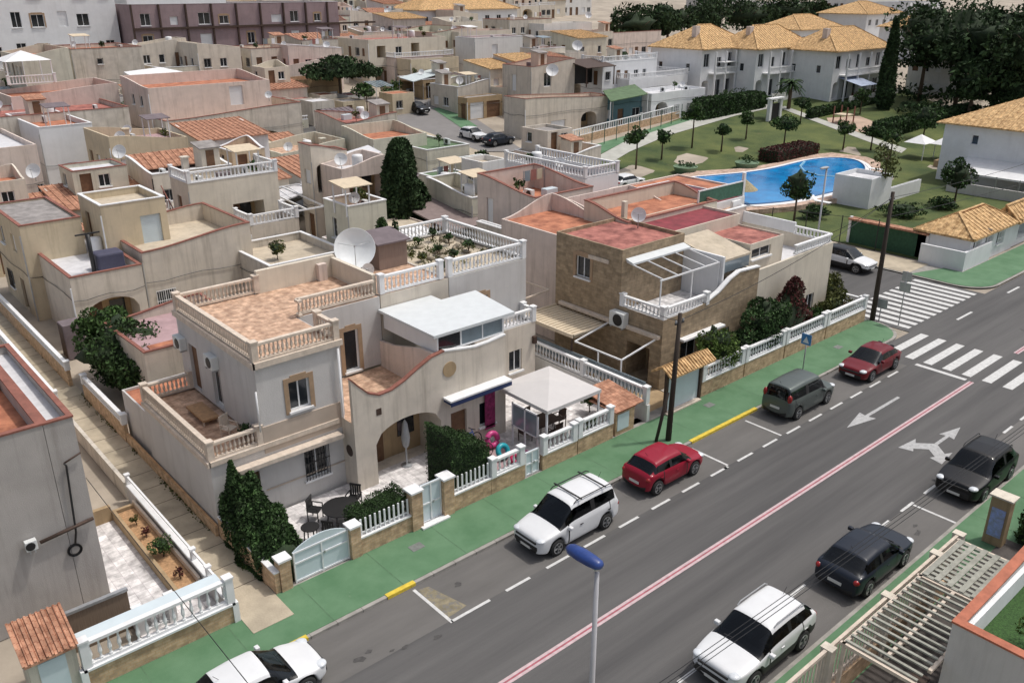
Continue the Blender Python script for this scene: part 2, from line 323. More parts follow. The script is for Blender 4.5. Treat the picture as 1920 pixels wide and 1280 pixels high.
def bal(parent,pts,zb,h=.8,m=None,step=.24,posts=True,name='balustrade',far=False,w_=.16):
    m=m or M_white; mb=MB()
    if m is M_cream: step=.18
    if not isinstance(zb,(list,tuple)): zb=[zb]*len(pts)
    for (a,b,za,z2) in zip(pts,pts[1:],zb,zb[1:]):
        mb.beam((*a,za+.05),(*b,z2+.05),w_,.1); mb.beam((*a,za+h-.05),(*b,z2+h-.05),w_+.04,.1)
        Lg=math.hypot(b[0]-a[0],b[1]-a[1]); n=max(1,int(Lg/step)); k=(h-.2)/.8
        for i in range(n):
            t=(i+.5)/n; x=a[0]+(b[0]-a[0])*t; y=a[1]+(b[1]-a[1])*t; z=za+(z2-za)*t+.1
            if far: mb.box(x-.045,y-.045,z,x+.045,y+.045,z+h-.2)
            else: mb.lathe((x,y,z),[(r*1.15,hh*k) for r,hh in BP],6)
    if posts:
        for (x,y),z in zip(pts,zb): mb.box(x-.13,y-.13,z,x+.13,y+.13,z+h+.04); mb.box(x-.16,y-.16,z+h+.042,x+.16,y+.16,z+h+.11)
    return mb.build(name,m,parent)
def hip(T,x0,y0,x1,y1,ze,zr,ov=.5,m=None,gable=False,name='roof'):
    m=m or M_rtile; x0-=ov;y0-=ov;x1+=ov;y1+=ov; cx,cy=(x0+x1)/2,(y0+y1)/2; mb=MB()
    if x1-x0>y1-y0: d=(y1-y0)/2*(0 if gable else 1); A,B=(x0+d,cy,zr),(x1-d,cy,zr); fs=[[(x0,y0,ze),(x1,y0,ze),B,A],[(x1,y1,ze),(x0,y1,ze),A,B],[(x0,y1,ze),(x0,y0,ze),A],[(x1,y0,ze),(x1,y1,ze),B]]
    else: d=(x1-x0)/2*(0 if gable else 1); A,B=(cx,y0+d,zr),(cx,y1-d,zr); fs=[[(x0,y0,ze),(x1,y0,ze),A],[(x1,y0,ze),(x1,y1,ze),B,A],[(x1,y1,ze),(x0,y1,ze),B],[(x0,y1,ze),(x0,y0,ze),A,B]]
    for f in fs: mb.face(f)
    mb.box(x0,y0,ze-.14,x1,y1,ze-.01)
    # barrel-tile ribs running down each slope
    o=mb.build(name,m,T); rb=MB()
    for f in fs:
        f=[Vector(q) for q in f]; e0,e1=f[0],f[1]; ax=(e1-e0).normalized(); Lg=(e1-e0).length; top=[q for q in f[2:]]
        n=int(Lg/.6)
        for i in range(1,n):
            s=i/n*Lg; hz=0;
            if len(f)==4: ta=(f[3]-e0).dot(ax); tb=(f[2]-e0).dot(ax); fr=min(1,s/ta if ta>.01 else 1,(Lg-s)/(Lg-tb) if Lg-tb>.01 else 1)
            else: ta=(f[2]-e0).dot(ax); fr=min(s/ta,(Lg-s)/(Lg-ta))
            if fr<.05: continue
            t0=f[-1]-(e0+ax*((f[-1]-e0).dot(ax))); p=e0+ax*s; q=p+t0*fr; rb.beam(p+Vector((0,0,.01)),q+Vector((0,0,.01)),.16,.07)
    for a,b in ((fs[0][0],A),(fs[0][1],B if x1-x0>y1-y0 else A),(A,B)): rb.beam(Vector(a)+Vector((0,0,.03)),Vector(b)+Vector((0,0,.03)),.24,.12)
    rb.build('roof_ribs',m,o); return o
def pitched(T,x0,y0,x1,y1,z0,z1,m,th=.1,name='roof',ribs=0,rm=None):
    """lean-to slab rising along +Y from z0 to z1 (ribs along Y)"""
    mb=MB(); A=[(x0,y0,z0),(x1,y0,z0),(x1,y1,z1),(x0,y1,z1)]; B=[(a,b,c-th) for a,b,c in A]; mb.face(A); mb.face(B[::-1])
    for k in range(4): mb.face([B[k],B[(k+1)%4],A[(k+1)%4],A[k]])
    if ribs:
        n=int((x1-x0)/ribs)
        for i in range(n+1): x=x0+(x1-x0)*i/n; mb.beam((x,y0,z0+.02),(x,y1,z1+.02),.07,.06)
    return mb.build(name,m,T)
# ---------------------------------------------------------------- props
def dish(x,y,z,r,label,az=-2.3,el=.6,mast=.7,m=None):
    T=thing('satellite_dish',label,'satellite dish',(x,y,z),'satellite dishes on the roofs')
    d=Vector((math.cos(az)*math.cos(el),math.sin(az)*math.cos(el),math.sin(el))); R=d.to_track_quat('Z','Y').to_matrix(); c=(x,y,z+mast+r*.7)
    MB().tube([(x,y,z),(x,y,z+mast+r*.6)],.035,8).build('mast',M_steel,T,True)
    pr=[(.001,0)]+[(r*k/6,.32*r*(k/6)**2) for k in range(1,7)]+[(r*1.02,.33*r),(r,.29*r),(r*.5,.05*r),(.001,-.03)]
    MB().lathe(c,pr,28,rot=R).build('reflector',m or M_white,T,True)
    e=Vector(c)+d*r*.9; b=Vector(c)+R@Vector((0,-r*.95,.28*r)); q=MB().tube([b,e],.018,6); 
    for s in (-.8,.8): q.tube([Vector(c)+R@Vector((s*r,.3*r,.25*r)),e],.012,5)
    q.build('feed_arm',M_steel,T,True); MB().tube([e-d*.06,e+d*.1],.045,8).build('feed_horn',M_grey,T,True); return T
def ac(x,y,z,label,face='L',w_=.8,h=.56,d=.3):
    T=thing('air_conditioner',label,'air conditioner',(x,y,z),'air conditioning units')
    if face=='L': MB().box(x-d,y,z,x,y+w_,z+h).build('case',M_ac,T,bevel=.015); c=(x-d-.006,y+w_*.4,z+h/2); ax='x'; br=MB().box(x-d,y+.08,z-.1,x,y+.12,z-.003).box(x-d,y+w_-.12,z-.1,x,y+w_-.08,z-.003)
    else: MB().box(x,y-d,z,x+w_,y,z+h).build('case',M_ac,T,bevel=.015); c=(x+w_*.4,y-d-.006,z+h/2); ax='y'; br=MB().box(x+.08,y-d,z-.1,x+.12,y,z-.003).box(x+w_-.12,y-d,z-.1,x+w_-.08,y,z-.003)
    sgn=-1
    g=MB().lathe(c,[(.001,-.02),(h*.40,-.02),(h*.42,0),(h*.42,.004)],16,ax)
    g.build('fan_grille',M_black,T); br.build('bracket',M_steel,T); return T
def table(x,y,z,r,m,label,cat='table',name='garden_table',sq=False,grp=None):
    T=thing(name,label,cat,(x,y,z),grp)
    if sq: MB().box(x-r,y-r*.7,z+.70,x+r,y+r*.7,z+.74).build('tabletop',m,T,bevel=.01)
    else: MB().lathe((x,y,z+.70),[(.001,0),(r,0),(r+.01,.02),(r,.04),(.001,.04)],24).build('tabletop',m,T)
    for sx,sy in ((-1,-1),(1,-1),(1,1),(-1,1)): MB().tube([(x+sx*r*.6,y+sy*r*.5,z),(x+sx*r*.5,y+sy*r*.4,z+.7)],.025,6).build('leg',m,T)
    return T
def chair(x,y,z,rot,m,label,grp=None):
    T=thing('garden_chair',label,'chair',(0,0,0),grp)
    MB().box(-.24,-.24,.42,.24,.24,.46).build('seat',m,T,bevel=.01)
    q=MB()
    for i in range(5): q.box(-.24+i*.1,.22,.47,-.17+i*.1,.25,.95)
    q.box(-.25,.215,.9,.25,.255,.98); q.build('backrest',m,T)
    for sx in (-1,1):
        MB().box(sx*.25-.02,-.22,.62,sx*.25+.02,.22,.65).build('armrest',m,T)
        for sy in (-1,1): MB().beam((sx*.22,sy*.22,0),(sx*.25,sy*.22,.64),.035,.035).build('leg',m,T)
    T.location=(x,y,z); T.rotation_euler=(0,0,rot); return T
# ---------------------------------------------------------------- vegetation
def leaves(pts,size,seed,mt,name,parent,squash=1.):
    rnd=random.Random(seed); v=[]; f=[]; off=parent.location if parent else Vector((0,0,0))
    for p in pts:
        a=Vector((rnd.gauss(0,1),rnd.gauss(0,1),rnd.gauss(0,.7))).normalized(); b=a.orthogonal().normalized(); b=Matrix.Rotation(rnd.random()*6.28,3,a)@b; c=a.cross(b); s=size*rnd.uniform(.6,1.35); i=len(v)
        P=Vector(p)-off; v+=[tuple(P+b*s),tuple(P+c*s*.45),tuple(P-b*s*.8),tuple(P-c*s*.45)]; f.append((i,i+1,i+2,i+3))
    me=bpy.data.meshes.new(name); me.from_pydata(v,[],f); me.materials.append(mt); me.update(); o=bpy.data.objects.new(name,me); COL.objects.link(o); o.parent=parent; return o
ML=dict(dark=mat('foliage_dark_green',(.036,.070,.022),.75,.5,1.2,island=.7,spec=.25), mid=mat('foliage_green',(.048,.092,.025),.7,.45,1.5,island=.65,spec=.25), light=mat('foliage_light_green',(.075,.12,.025),.7,.35,1.5,island=.45,spec=.25),
 pine=mat('foliage_pine',(.034,.060,.024),.8,.5,.5,island=.6,spec=.2), red=mat('foliage_dark_red',(.085,.025,.022),.7,.4,1.5,island=.5,spec=.25), olive=mat('foliage_olive',(.075,.085,.022),.7,.4,1.5,island=.45,spec=.25),
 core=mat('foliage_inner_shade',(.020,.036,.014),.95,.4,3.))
M_bark=mat('bark',(.10,.07,.045),.9,.3,3.,.4,30,stretch=(1,1,.3))
def crown_pts(c,rx,ry,rz,n,seed,cl=10,hollow=.55,flat=0.):
    rnd=random.Random(seed); P=[]; cs=[]
    for i in range(cl):
        a=Vector((rnd.gauss(0,1),rnd.gauss(0,1),rnd.gauss(0,1))).normalized()*rnd.uniform(.45,.8); cs.append((a,rnd.uniform(.28,.48)))
    for i in range(n):
        a,r=cs[rnd.randrange(cl)]; d=Vector((rnd.gauss(0,1),rnd.gauss(0,1),rnd.gauss(0,1))).normalized()*r*rnd.uniform(hollow,1.08)**.5
        q=a+d
        if q.z<-.75+flat: q.z=-.75+flat+rnd.random()*.1
        P.append((c[0]+q.x*rx,c[1]+q.y*ry,c[2]+q.z*rz))
    return P
def blob(mb,c,rx,ry,rz,seed,n=10,amp=.18):
    rnd=random.Random(seed); i0=len(mb.v); rows=n//2+1
    ph=[rnd.random()*6 for _ in range(6)]
    for i in range(rows+1):
        th=PI*i/rows
        for j in range(n):
            t=2*PI*j/n; k=1+amp*(math.sin(3*t+ph[0]+2*th)+math.sin(5*th+ph[1]+t))*.5
            mb.v.append((c[0]+rx*k*math.sin(th)*math.cos(t),c[1]+ry*k*math.sin(th)*math.sin(t),c[2]+rz*k*math.cos(th)))
    for i in range(rows):
        for j in range(n): a=i0+i*n+j; b=i0+i*n+(j+1)%n; mb.f.append((a,b,b+n,a+n)); mb.m.append(mb.cm)
def topfit(x,y,z,v):
    a,b=.5,30.
    for _ in range(30):
        c=(a+b)/2
        if proj(x,y,z+c)[1]>v: a=c
        else: b=c
    return a
def tree(name,label,x,y,h,rx,rz,kind='mid',n=1500,leaf=.16,seed=1,cat='tree',group=None,th=None,tr=.09,ry=None,cl=12,z=None,core=.5,lean=0.):
    z=G(x,y) if z is None else z; T=thing(name,label,cat,(x,y,z),group); ry=ry or rx; rnd=random.Random(seed); zc=z+h-rz; th=th or (h-rz*1.3)
    q=MB().tube([(x,y,z-.1),(x+.04,y,z+th*.5),(x+lean,y,z+th)],[tr*1.3,tr,tr*.8],8)
    for k in range(5):
        a=k*1.26+rnd.random(); q.tube([(x+lean,y,z+th*.9),(x+lean+math.cos(a)*rx*.35,y+math.sin(a)*ry*.35,zc),(x+lean+math.cos(a)*rx*.7,y+math.sin(a)*ry*.7,zc+rz*.3)],[tr*.6,tr*.4,tr*.15],5)
    q.build('trunk',M_bark,T,True); P=crown_pts((x+lean,y,zc),rx,ry,rz,n,seed,cl)
    cr=leaves(P,leaf,seed,ML[kind],'crown',T)
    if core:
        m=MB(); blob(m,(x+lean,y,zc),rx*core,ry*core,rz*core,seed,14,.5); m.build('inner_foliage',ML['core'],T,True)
    return T
def hedge(name,label,fn,n,leaf,kind,seed,loc,cat='hedge',group=None,core=None):
    """fn(rnd)->surface point"""
    T=thing(name,label,cat,loc,group); rnd=random.Random(seed); P=[fn(rnd) for _ in range(n)]
    leaves(P,leaf,seed,ML[kind],'foliage',T)
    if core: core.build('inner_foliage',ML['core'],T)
    return T
def box_hedge(name,label,x0,y0,x1,y1,z0,z1,dens=260,leaf=.07,kind='dark',seed=1,cat='hedge',group=None,rnd_top=.12):
    def fn(r):
        A=[(x1-x0)*(y1-y0),(x1-x0)*(z1-z0),(y1-y0)*(z1-z0)]; t=r.random()*(A[0]+A[1]*2+A[2]*2); u,v=r.random(),r.random(); j=lambda: r.gauss(0,.035)
        if t<A[0]: p=[x0+(x1-x0)*u,y0+(y1-y0)*v,z1]
        elif t<A[0]+A[1]: p=[x0+(x1-x0)*u,y0,z0+(z1-z0)*v]
        elif t<A[0]+2*A[1]: p=[x0+(x1-x0)*u,y1,z0+(z1-z0)*v]
        elif t<A[0]+2*A[1]+A[2]: p=[x0,y0+(y1-y0)*u,z0+(z1-z0)*v]
        else: p=[x1,y0+(y1-y0)*u,z0+(z1-z0)*v]
        cx,cy=(x0+x1)/2,(y0+y1)/2; k=max(abs(p[0]-cx)/(x1-x0),abs(p[1]-cy)/(y1-y0))*2
        p[2]-= rnd_top*max(0,(p[2]-z0)/(z1-z0))*k**6; w_=.05*math.sin(p[0]*4)+.04*math.sin(p[1]*5+1)
        return (p[0]+j(),p[1]+j(),p[2]+j()+w_)
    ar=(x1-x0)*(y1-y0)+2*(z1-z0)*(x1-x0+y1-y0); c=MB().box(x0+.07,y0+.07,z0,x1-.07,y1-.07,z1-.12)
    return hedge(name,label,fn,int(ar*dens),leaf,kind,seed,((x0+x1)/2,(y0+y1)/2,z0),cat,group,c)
def cone_bush(name,label,x,y,z,rx,ry,h,n,leaf,kind,seed,pw=.6,cat='shrub',group=None,wob=.1):
    def fn(r):
        u=r.random()**.8; t=r.random()*6.28; k=(1-u)**pw*min(1,.55+u*4)*(1+wob*math.sin(3*t+u*9+seed)+wob*.6*math.sin(7*t-u*13)); k*=r.uniform(.82,1.06)
        return (x+rx*k*math.cos(t),y+ry*k*math.sin(t),z+u*h+r.gauss(0,.03))
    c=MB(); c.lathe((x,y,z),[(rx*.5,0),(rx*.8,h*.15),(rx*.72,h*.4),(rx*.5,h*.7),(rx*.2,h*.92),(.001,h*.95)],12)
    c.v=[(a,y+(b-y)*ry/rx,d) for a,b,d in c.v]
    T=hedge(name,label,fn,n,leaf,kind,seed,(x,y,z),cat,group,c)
    MB().tube([(x,y,z-.1),(x,y,z+h*.8)],[.08,.03],6).build('trunk',M_bark,T); return T
# ---------------------------------------------------------------- cars
def lerp(c,x):
    if x<=c[0][0]: return c[0][1]
    for (a,b),(d,e) in zip(c,c[1:]):
        if x<=d: return b+(e-b)*(x-a)/(d-a)
    return c[-1][1]
M_tyre=mat('tyre_rubber',(.018,.018,.018),.85,.1,5.); M_rim=mat('alloy_rim',(.42,.43,.44),.35,.1,5.,met=.8); M_cglass=mat('car_glass',(.008,.010,.012),.05,.2,.5,spec=.5)
def _glass():
    m=M_cglass; N=m.node_tree.nodes; Lk=m.node_tree.links; out=N['Material Output']; t=N.new('ShaderNodeBsdfTransparent'); t.inputs[0].default_value=(.30,.33,.34,1); g=N.new('ShaderNodeBsdfGlossy'); g.inputs['Roughness'].default_value=.04; g.inputs[0].default_value=(.9,.95,1,1)
    f=N.new('ShaderNodeFresnel'); f.inputs[0].default_value=1.5; mx=N.new('ShaderNodeMixShader'); Lk.new(f.outputs[0],mx.inputs[0]); Lk.new(t.outputs[0],mx.inputs[1]); Lk.new(g.outputs[0],mx.inputs[2]); Lk.new(mx.outputs[0],out.inputs['Surface'])
_glass()
M_int=mat('car_interior',(.045,.045,.048),.9,.2,6.); M_seat=mat('car_seat_fabric',(.10,.10,.105),.9,.2,6.)
M_head=mat('headlight_lens',(.62,.65,.68),.12,.1,6.,spec=.7); M_tail=mat('taillight_lens',(.28,.012,.012),.2,.1,6.,spec=.6); M_plate=mat('number_plate',(.65,.65,.62),.5,.03,3.)
def paint(n,c,met=0.): return mat(n,c,.38,.03,2.,clear=.35 if sum(c)>.5 else .22,met=met,spec=.4 if sum(c)>.5 else .25)
def car(label,cx,cy,heading,pt,L=4.2,Wd=1.78,H=1.5,wb=2.55,fo=.85,hood=.98,cowl=1.15,rs=1.85,re=3.35,rt=3.95,zr=1.05,tail=.98,belt=.93,noseh=.70,rails=False,bars=False,name='parked_car',cat='car',grp='cars parked along the street',rimm=None,roofm=None,spoiler=False,wr=.34,vanrear=False,z=0.,clad=False,plateback=None):
    T=thing(name,label,cat,(0,0,0),grp); ra=fo+wb; A=wr+.07
    xs=sorted({0.,.10,.30,fo-A-.03,fo-A+.06,fo-A*.55,fo,fo+A*.55,fo+A-.06,fo+A+.03,cowl,(cowl+rs)/2,rs,rs+.12,(rs+re)/2-.03,(rs+re)/2+.05,re-.08,re,ra-A-.03,ra-A+.06,ra-A*.55,ra,ra+A*.55,ra+A-.06,ra+A+.03,rt,L-.10,L,rs-.32,rs-.305,re-.30,re-.285,(rs+re)/2+.065})
    seams=((rs-.32,rs-.305),(re-.30,re-.285))
    xs=[x for i,x in enumerate(xs) if i==0 or x-xs[i-1]>.012]
    topc=[(0,noseh),(.10,noseh+.1),(.45,hood-.10),(cowl,hood),(rs,H-.03),((rs+re)/2,H),(re,H-.06),(rt,zr),(L-.08,tail),(L,tail-.12)]
    beltc=[(0,noseh-.06),(.10,noseh+.04),(.45,hood-.16),(cowl,min(hood-.06,belt)),(rs,belt),(re,belt+.06),(rt,min(zr-.03,belt+.08)),(L-.08,tail-.06),(L,tail-.2)]
    wc=[(0,.74),(.08,.86),(.35,.95),(fo,1),(L-.9,1),(L-.25,.95),(L-.06,.90),(L,.84)]
    hw=[(0,.86),(cowl-.05,.86),(cowl+.12,.86),(rs,.76),(re,.76),(rt,.80 if not vanrear else .78),(L,.84)]
    def zb(x):
        b=.24 if .25<x<L-.25 else .30
        for c in (fo,ra):
            d=abs(x-c)
            if d<A: b=max(b,.20+math.sqrt(max(0,A*A-d*d))+.14)
        return b
    rows=[]
    for x in xs:
        w_=lerp(wc,x)*Wd/2; b=zb(x); be=max(lerp(beltc,x),b+.10); tp=max(lerp(topc,x),be+.04); ru=lerp(hw,x)*Wd/2*min(1,lerp(wc,x)+.03)
        rows.append([(0,b),(w_*.86,b),(w_*.985,b+.04),(w_*1.0,b+(be-b)*.5),(w_*.985,be-.05),(w_*.95,be),(ru,max(tp-.09,be+.015)),(ru*.88,tp),(0,tp+.035)])
    mb=MB(); n=9
    for sgn in (1,-1):
        i0=len(mb.v)
        for x,r in zip(xs,rows):
            for y,zz in r: mb.v.append((L/2-x,y*sgn,zz))
        for i in range(len(xs)-1):
            xm=(xs[i]+xs[i+1])/2
            for j in range(n-1):
                m=0
                if j==5 and cowl+.28<xm<re+(.30 if rt-re>.3 else .02) and not (vanrear and xm>rt-.12): m=1
                if j in (6,7) and cowl+.02<xm<rs-.02: m=2
                if j==5 and cowl+.02<xm<=cowl+.28: m=4
                if j in (6,7) and re+.03<xm<rt-.02: m=3
                if j in (0,): m=4
                if clad and j in (1,2) and rows[i][j][1]<.75: m=4
                if m==0 and j in (6,7) and rs<xm<re and roofm: m=5
                if m==0 and j in (2,3,4) and any(a<xm<b for a,b in seams): m=4
                if m==1 and abs(xm-(rs+re)/2)<.05: m=4
                q=(i0+i*n+j,i0+i*n+j+1,i0+(i+1)*n+j+1,i0+(i+1)*n+j); mb.f.append(q if sgn>0 else q[::-1]); mb.m.append(m)
        for i in (0,len(xs)-1): 
            for j in range(1,8):
                if j>=1: mb.f.append((i0+i*n,i0+i*n+j,i0+i*n+j+1)); mb.m.append(4 if (j<3) else 0)
    mats=[pt,M_cglass,M_cglass,M_cglass,M_black,roofm or pt]
    o=mb.build('tmp',mats,None,weld=True); sm=o.modifiers.new('s','SUBSURF'); sm.levels=2; sm.render_levels=2
    dg=bpy.context.evaluated_depsgraph_get(); ev=bpy.data.meshes.new_from_object(o.evaluated_get(dg)); bpy.data.objects.remove(o)
    for nm,idx,sd in (('body',(0,),0),('side_window',(1,),1),('side_window',(1,),-1),('windscreen',(2,),0),('rear_window',(3,),0),('trim',(4,),0),('roof',(5,),0)):
        bm=bmesh.new(); bm.from_mesh(ev); bmesh.ops.delete(bm,geom=[f for f in bm.faces if f.material_index not in idx or (sd and f.calc_center_median().y*sd<0)],context='FACES')
        if len(bm.faces)==0: bm.free(); continue
        for f in bm.faces: f.smooth=True; f.material_index=0
        me=bpy.data.meshes.new(nm); bm.to_mesh(me); bm.free(); me.materials.append(mats[idx[0]]); oo=bpy.data.objects.new(nm,me); COL.objects.link(oo); oo.parent=T
    for sx in (L/2-fo,L/2-ra):
        for sy in (-1,1):
            y=sy*(Wd/2-.115); w0=MB(); w0.lathe((sx,y,wr),[(wr*.62,-.10),(wr*.95,-.11),(wr,-.07),(wr,.07),(wr*.95,.11),(wr*.62,.10)],28,'y'); wh=w0.build('wheel',M_tyre,T,True)
            r=MB(); yo=y+sy*.085; r.lathe((sx,yo,wr),[(.001,.0),(wr*.63,.0)],20,'y'); rm=r.build('rim_back',M_black,wh)
            r=MB()
            for k in range(5):
                a=k*2*PI/5; r.beam((sx,yo+sy*.018,wr),(sx+math.cos(a)*wr*.62,yo+sy*.018,wr+math.sin(a)*wr*.62),.02,.085)
            r.lathe((sx,yo+sy*.012,wr),[(wr*.56,0),(wr*.56,sy*.02),(wr*.66,sy*.02),(wr*.66,0)],24,'y'); r.build('rim',rimm or M_rim,wh)
    MB().box(-L/2+.35,-Wd/2+.25,.16,L/2-.35,Wd/2-.25,.5).build('underbody',M_black,T)
    xf,xb=L/2-cowl-.08,-L/2+max(.30,L-rt+.12); wi=Wd/2*.80; q=MB(); q.face([(xf,-wi,.5),(xf,wi,.5),(xb,wi,.5),(xb,-wi,.5)])
    for a,b in (((xf,-wi),(xb,-wi)),((xf,wi),(xb,wi)),((xf,-wi),(xf,wi)),((xb,-wi),(xb,wi))): q.face([(*a,.5),(*b,.5),(*b,belt-.06),(*a,belt-.06)])
    q.build('cabin_lining',M_int,T); MB().box(xf-.32,-wi,.5,xf-.02,wi,belt-.03).build('dashboard',M_int,T,bevel=.04)
    for (sx,sy) in ((L/2-rs-.55,-.36),(L/2-rs-.55,.36),(L/2-rs-1.4,-.36),(L/2-rs-1.4,.36)): MB().box(sx-.30,sy-.24,.5,sx+.25,sy+.24,.68).box(sx-.38,sy-.23,.55,sx-.24,sy+.23,1.12).box(sx-.38,sy-.11,1.14,sx-.28,sy+.11,1.28).build('seat',M_seat,T,bevel=.04)
    for sy in (-1,1):
        q=MB(); blob(q,(L/2-.20,sy*Wd*.345,noseh+.03),.21,.20,.085,3,14,0); ob=q.build('headlight',M_head,T,True); 
        q=MB(); zt=(zr+.1 if vanrear else tail-.12); blob(q,(-L/2+.13,sy*Wd*.39,zt-.02),.13,.12,.22 if vanrear else .11,3,14,0); q.build('taillight',M_tail,T,True)
        xm=L/2-cowl-.42; MB().box(xm-.09,sy*(Wd/2-.02),.95,xm+.06,sy*(Wd/2+.17),1.09).build('wing_mirror',pt,T,bevel=.03)
    MB().box(L/2-.085,-.56,noseh-.10,L/2+.022,.56,noseh-.02).box(L/2-.085,-.62,noseh-.36,L/2+.022,.62,noseh-.20).build('grille',M_black,T,bevel=.02)
    q=MB().box(L/2-.05,-.26,.38,L/2+.028,.26,.49); q.build('number_plate',M_plate,T); MB().box(-L/2-.028,-.26,.52 if not vanrear else .62,-L/2+.05,.26,.63 if not vanrear else .73).build('number_plate',M_plate,T)
    for sy in (-1,1):
        for hx in (rs+.35,(rs+re)/2+.75 if re-rs>1.7 else re-.2): MB().box(L/2-hx-.1,sy*(Wd/2-.03),.80*belt+.03,L/2-hx+.06,sy*(Wd/2+.012),.80*belt+.06).build('door_handle',M_black if bars else pt,T)
    q=MB()
    for sy in (-1,1):
        if rails: q.tube([(L/2-rs-.15,sy*Wd*.36,H-.05),(L/2-rs-.3,sy*Wd*.36,H+.035),(L/2-re+.15,sy*Wd*.36,H+.02),(L/2-re,sy*Wd*.36,H-.08)],.022,6)
    if rails: q.build('roof_rails',M_black if rails==1 else M_steel,T)
    if bars:
        for k in (.2,.78): x=L/2-rs-(re-rs)*k; MB().beam((x,-Wd*.42,H+.07),(x,Wd*.42,H+.07),.06,.035).build('roof_bar',M_black,T)
    MB().tube([(L/2-re+.12,0,H),(L/2-re-.03,0,H+.2)],.008,5).build('aerial',M_black,T)
    MB().beam((L/2-cowl-.05,-.5,hood+.06),(L/2-cowl-.14,.15,hood+.10),.02,.02).build('wiper',M_black,T)
    T.location=(cx,cy,z); T.rotation_euler=(0,0,heading); return T
# ================================================================ GROUND
gm=mat('ground_dry_earth',(.36,.31,.25),.95,.22,.25,.3,6,.0)
mb=MB(); R_=list(range(-120,760,10)); ix={}
for i,x in enumerate(R_):
    for j,y in enumerate(R_): ix[i,j]=len(mb.v); mb.v.append((x,y,G(x,y)-.03))
for i in range(len(R_)-1):
    for j in range(len(R_)-1): mb.f.append((ix[i,j],ix[i+1,j],ix[i+1,j+1],ix[i,j+1])); mb.m.append(0)
struct(mb.build('ground',gm,smooth=True))
m_as=mat('asphalt',(.088,.086,.086),.92,.22,.75,.3,60,c2=(.096,.093,.091),stretch=(.06,1.15,1),wear=((.055,.054,.053),3.2,.66,.6)); m_as2=mat('asphalt_parking_lane',(.128,.122,.116),.9,.14,.7,.25,60,stretch=(.25,1.2,1),wear=((.075,.072,.068),2.2,.64,.5))
m_gr=mat('green_painted_pavement',(.080,.180,.088),.88,.09,.7,.2,40,c2=(.105,.20,.11),wear=((.20,.24,.17),1.7,.66,.6)); m_kerb=mat('concrete_kerb',(.30,.285,.26),.9,.2,2.,.2,30); m_line=mat('road_marking_white',(.56,.56,.55),.85,.14,5.,wear=((.24,.235,.23),7.,.60,.7)); m_arrow=mat('worn_arrow_paint',(.40,.40,.40),.85,.15,5.,wear=((.2,.2,.2),6.,.56,.7)); m_pink=mat('road_marking_red',(.36,.10,.13),.85,.25,5.)
m_yel=mat('kerb_yellow_paint',(.62,.46,.05),.8,.2,5.); m_conc=mat('alley_concrete',(.42,.36,.27),.93,.22,.8,.35,14,.0); m_path=mat('path_pale_concrete',(.42,.42,.38),.9,.12,.8); m_lawn=mat('lawn_grass_soil',(.052,.090,.022),.95,.3,.22,.5,50,c2=(.088,.105,.028),wear=((.13,.12,.045),.5,.60,.55))
def sh(name,poly,off,m,**k): return struct(drape(name,poly,off,m,**k))
def rect(a,b,c,d): return [(a,b),(c,b),(c,d),(a,d)]
sh('road',rect(-12,10.5,160,21.56),.004,m_as)
sh('parking_lane',rect(-12,19.24,46.5,21.56),.008,m_as2); sh('parking_lane',rect(-12,10.5,46.5,12.36),.008,m_as2)
sh('side_street',rect(51.6,21.56,62.6,118),.006,m_as); 
def slab(name,poly,h,m,e=None):
    mb=MB(); mb.plate(poly,-.02,h); return struct(mb.build(name,m,bevel=.015))
arc=lambda cx,cy,r,a0,a1,n=8:[(cx+r*math.cos(a0+(a1-a0)*i/n),cy+r*math.sin(a0+(a1-a0)*i/n)) for i in range(n+1)]
slab('kerb',[(-12,21.56)]+arc(49.4,23.7,2.14,-PI/2,0)+[(51.54,24.9),(-12,24.9)],.11,m_kerb)
slab('pavement',[(-12,21.72)]+arc(49.3,23.8,2.08,-PI/2,0)+[(51.38,24.25),(-12,24.25)],.125,m_gr)
slab('kerb',[(-12,5),(70,5),(70,10.48),(-12,10.48)],.10,m_kerb); slab('pavement',[(-12,5.1),(70,5.1),(70,10.34),(-12,10.34)],.115,m_gr)
sh('kerb',[(62.6,24.0)]+arc(65,24.0,2.4,PI,1.5*PI)+[(160,21.6),(160,24.7),(66,24.7),(66,118),(62.6,118)],.09,m_kerb); sh('pavement',[(62.8,24.0)]+arc(65,24.0,2.2,PI,1.5*PI)+[(160,21.8),(160,24.6),(66.1,24.6),(66.1,26),(62.8,27)],.115,m_gr)
sh('pavement',rect(62.8,27.2,66.2,118),.11,m_conc)
mb=MB().plate(rect(13.0,21.545,14.2,21.74),0,.135).plate(rect(30.0,21.545,35.3,21.74),0,.135).plate(rect(9.2,21.545,9.9,21.74),0,.135); struct(mb.build('kerb_paint',m_yel,bevel=.015))
# markings: sheets a few mm above the asphalt
mk=MB(); q=lambda a,b,c,d: mk.face([(a,b,.014),(c,b,.014),(c,d,.014),(a,d,.014)])
x=16.45
q(14.0,19.13,15.7,19.25); q(13.94,19.13,14.06,21.4)
while x<46: q(x,19.13,x+1.15,19.25); x+=1.98
for xx in (33.85,29.6): q(xx,19.26,xx+.12,21.3)
q(29.3,19.13,29.58,19.25)
x=9.4
while x<46: q(x,12.3,x+1.05,12.42); x+=2.05
q(32.75,10.5,32.87,12.29)
for k in range(9):
    y=21.0-k*1.08
    if y>11: q(47.6,y-.5,51.9,y)
for k in range(12): xx=52.1+k*.87; q(xx,21.9+max(0,(k-6))*.0,xx+.46,26.3)
q(56,20.5,58.2,20.66); q(64,20.5,66.,20.66); q(46.9,16.2,47.2,19.0)
for a in (5,): pass
struct(mk.build('road_markings',m_line))
mk=MB()
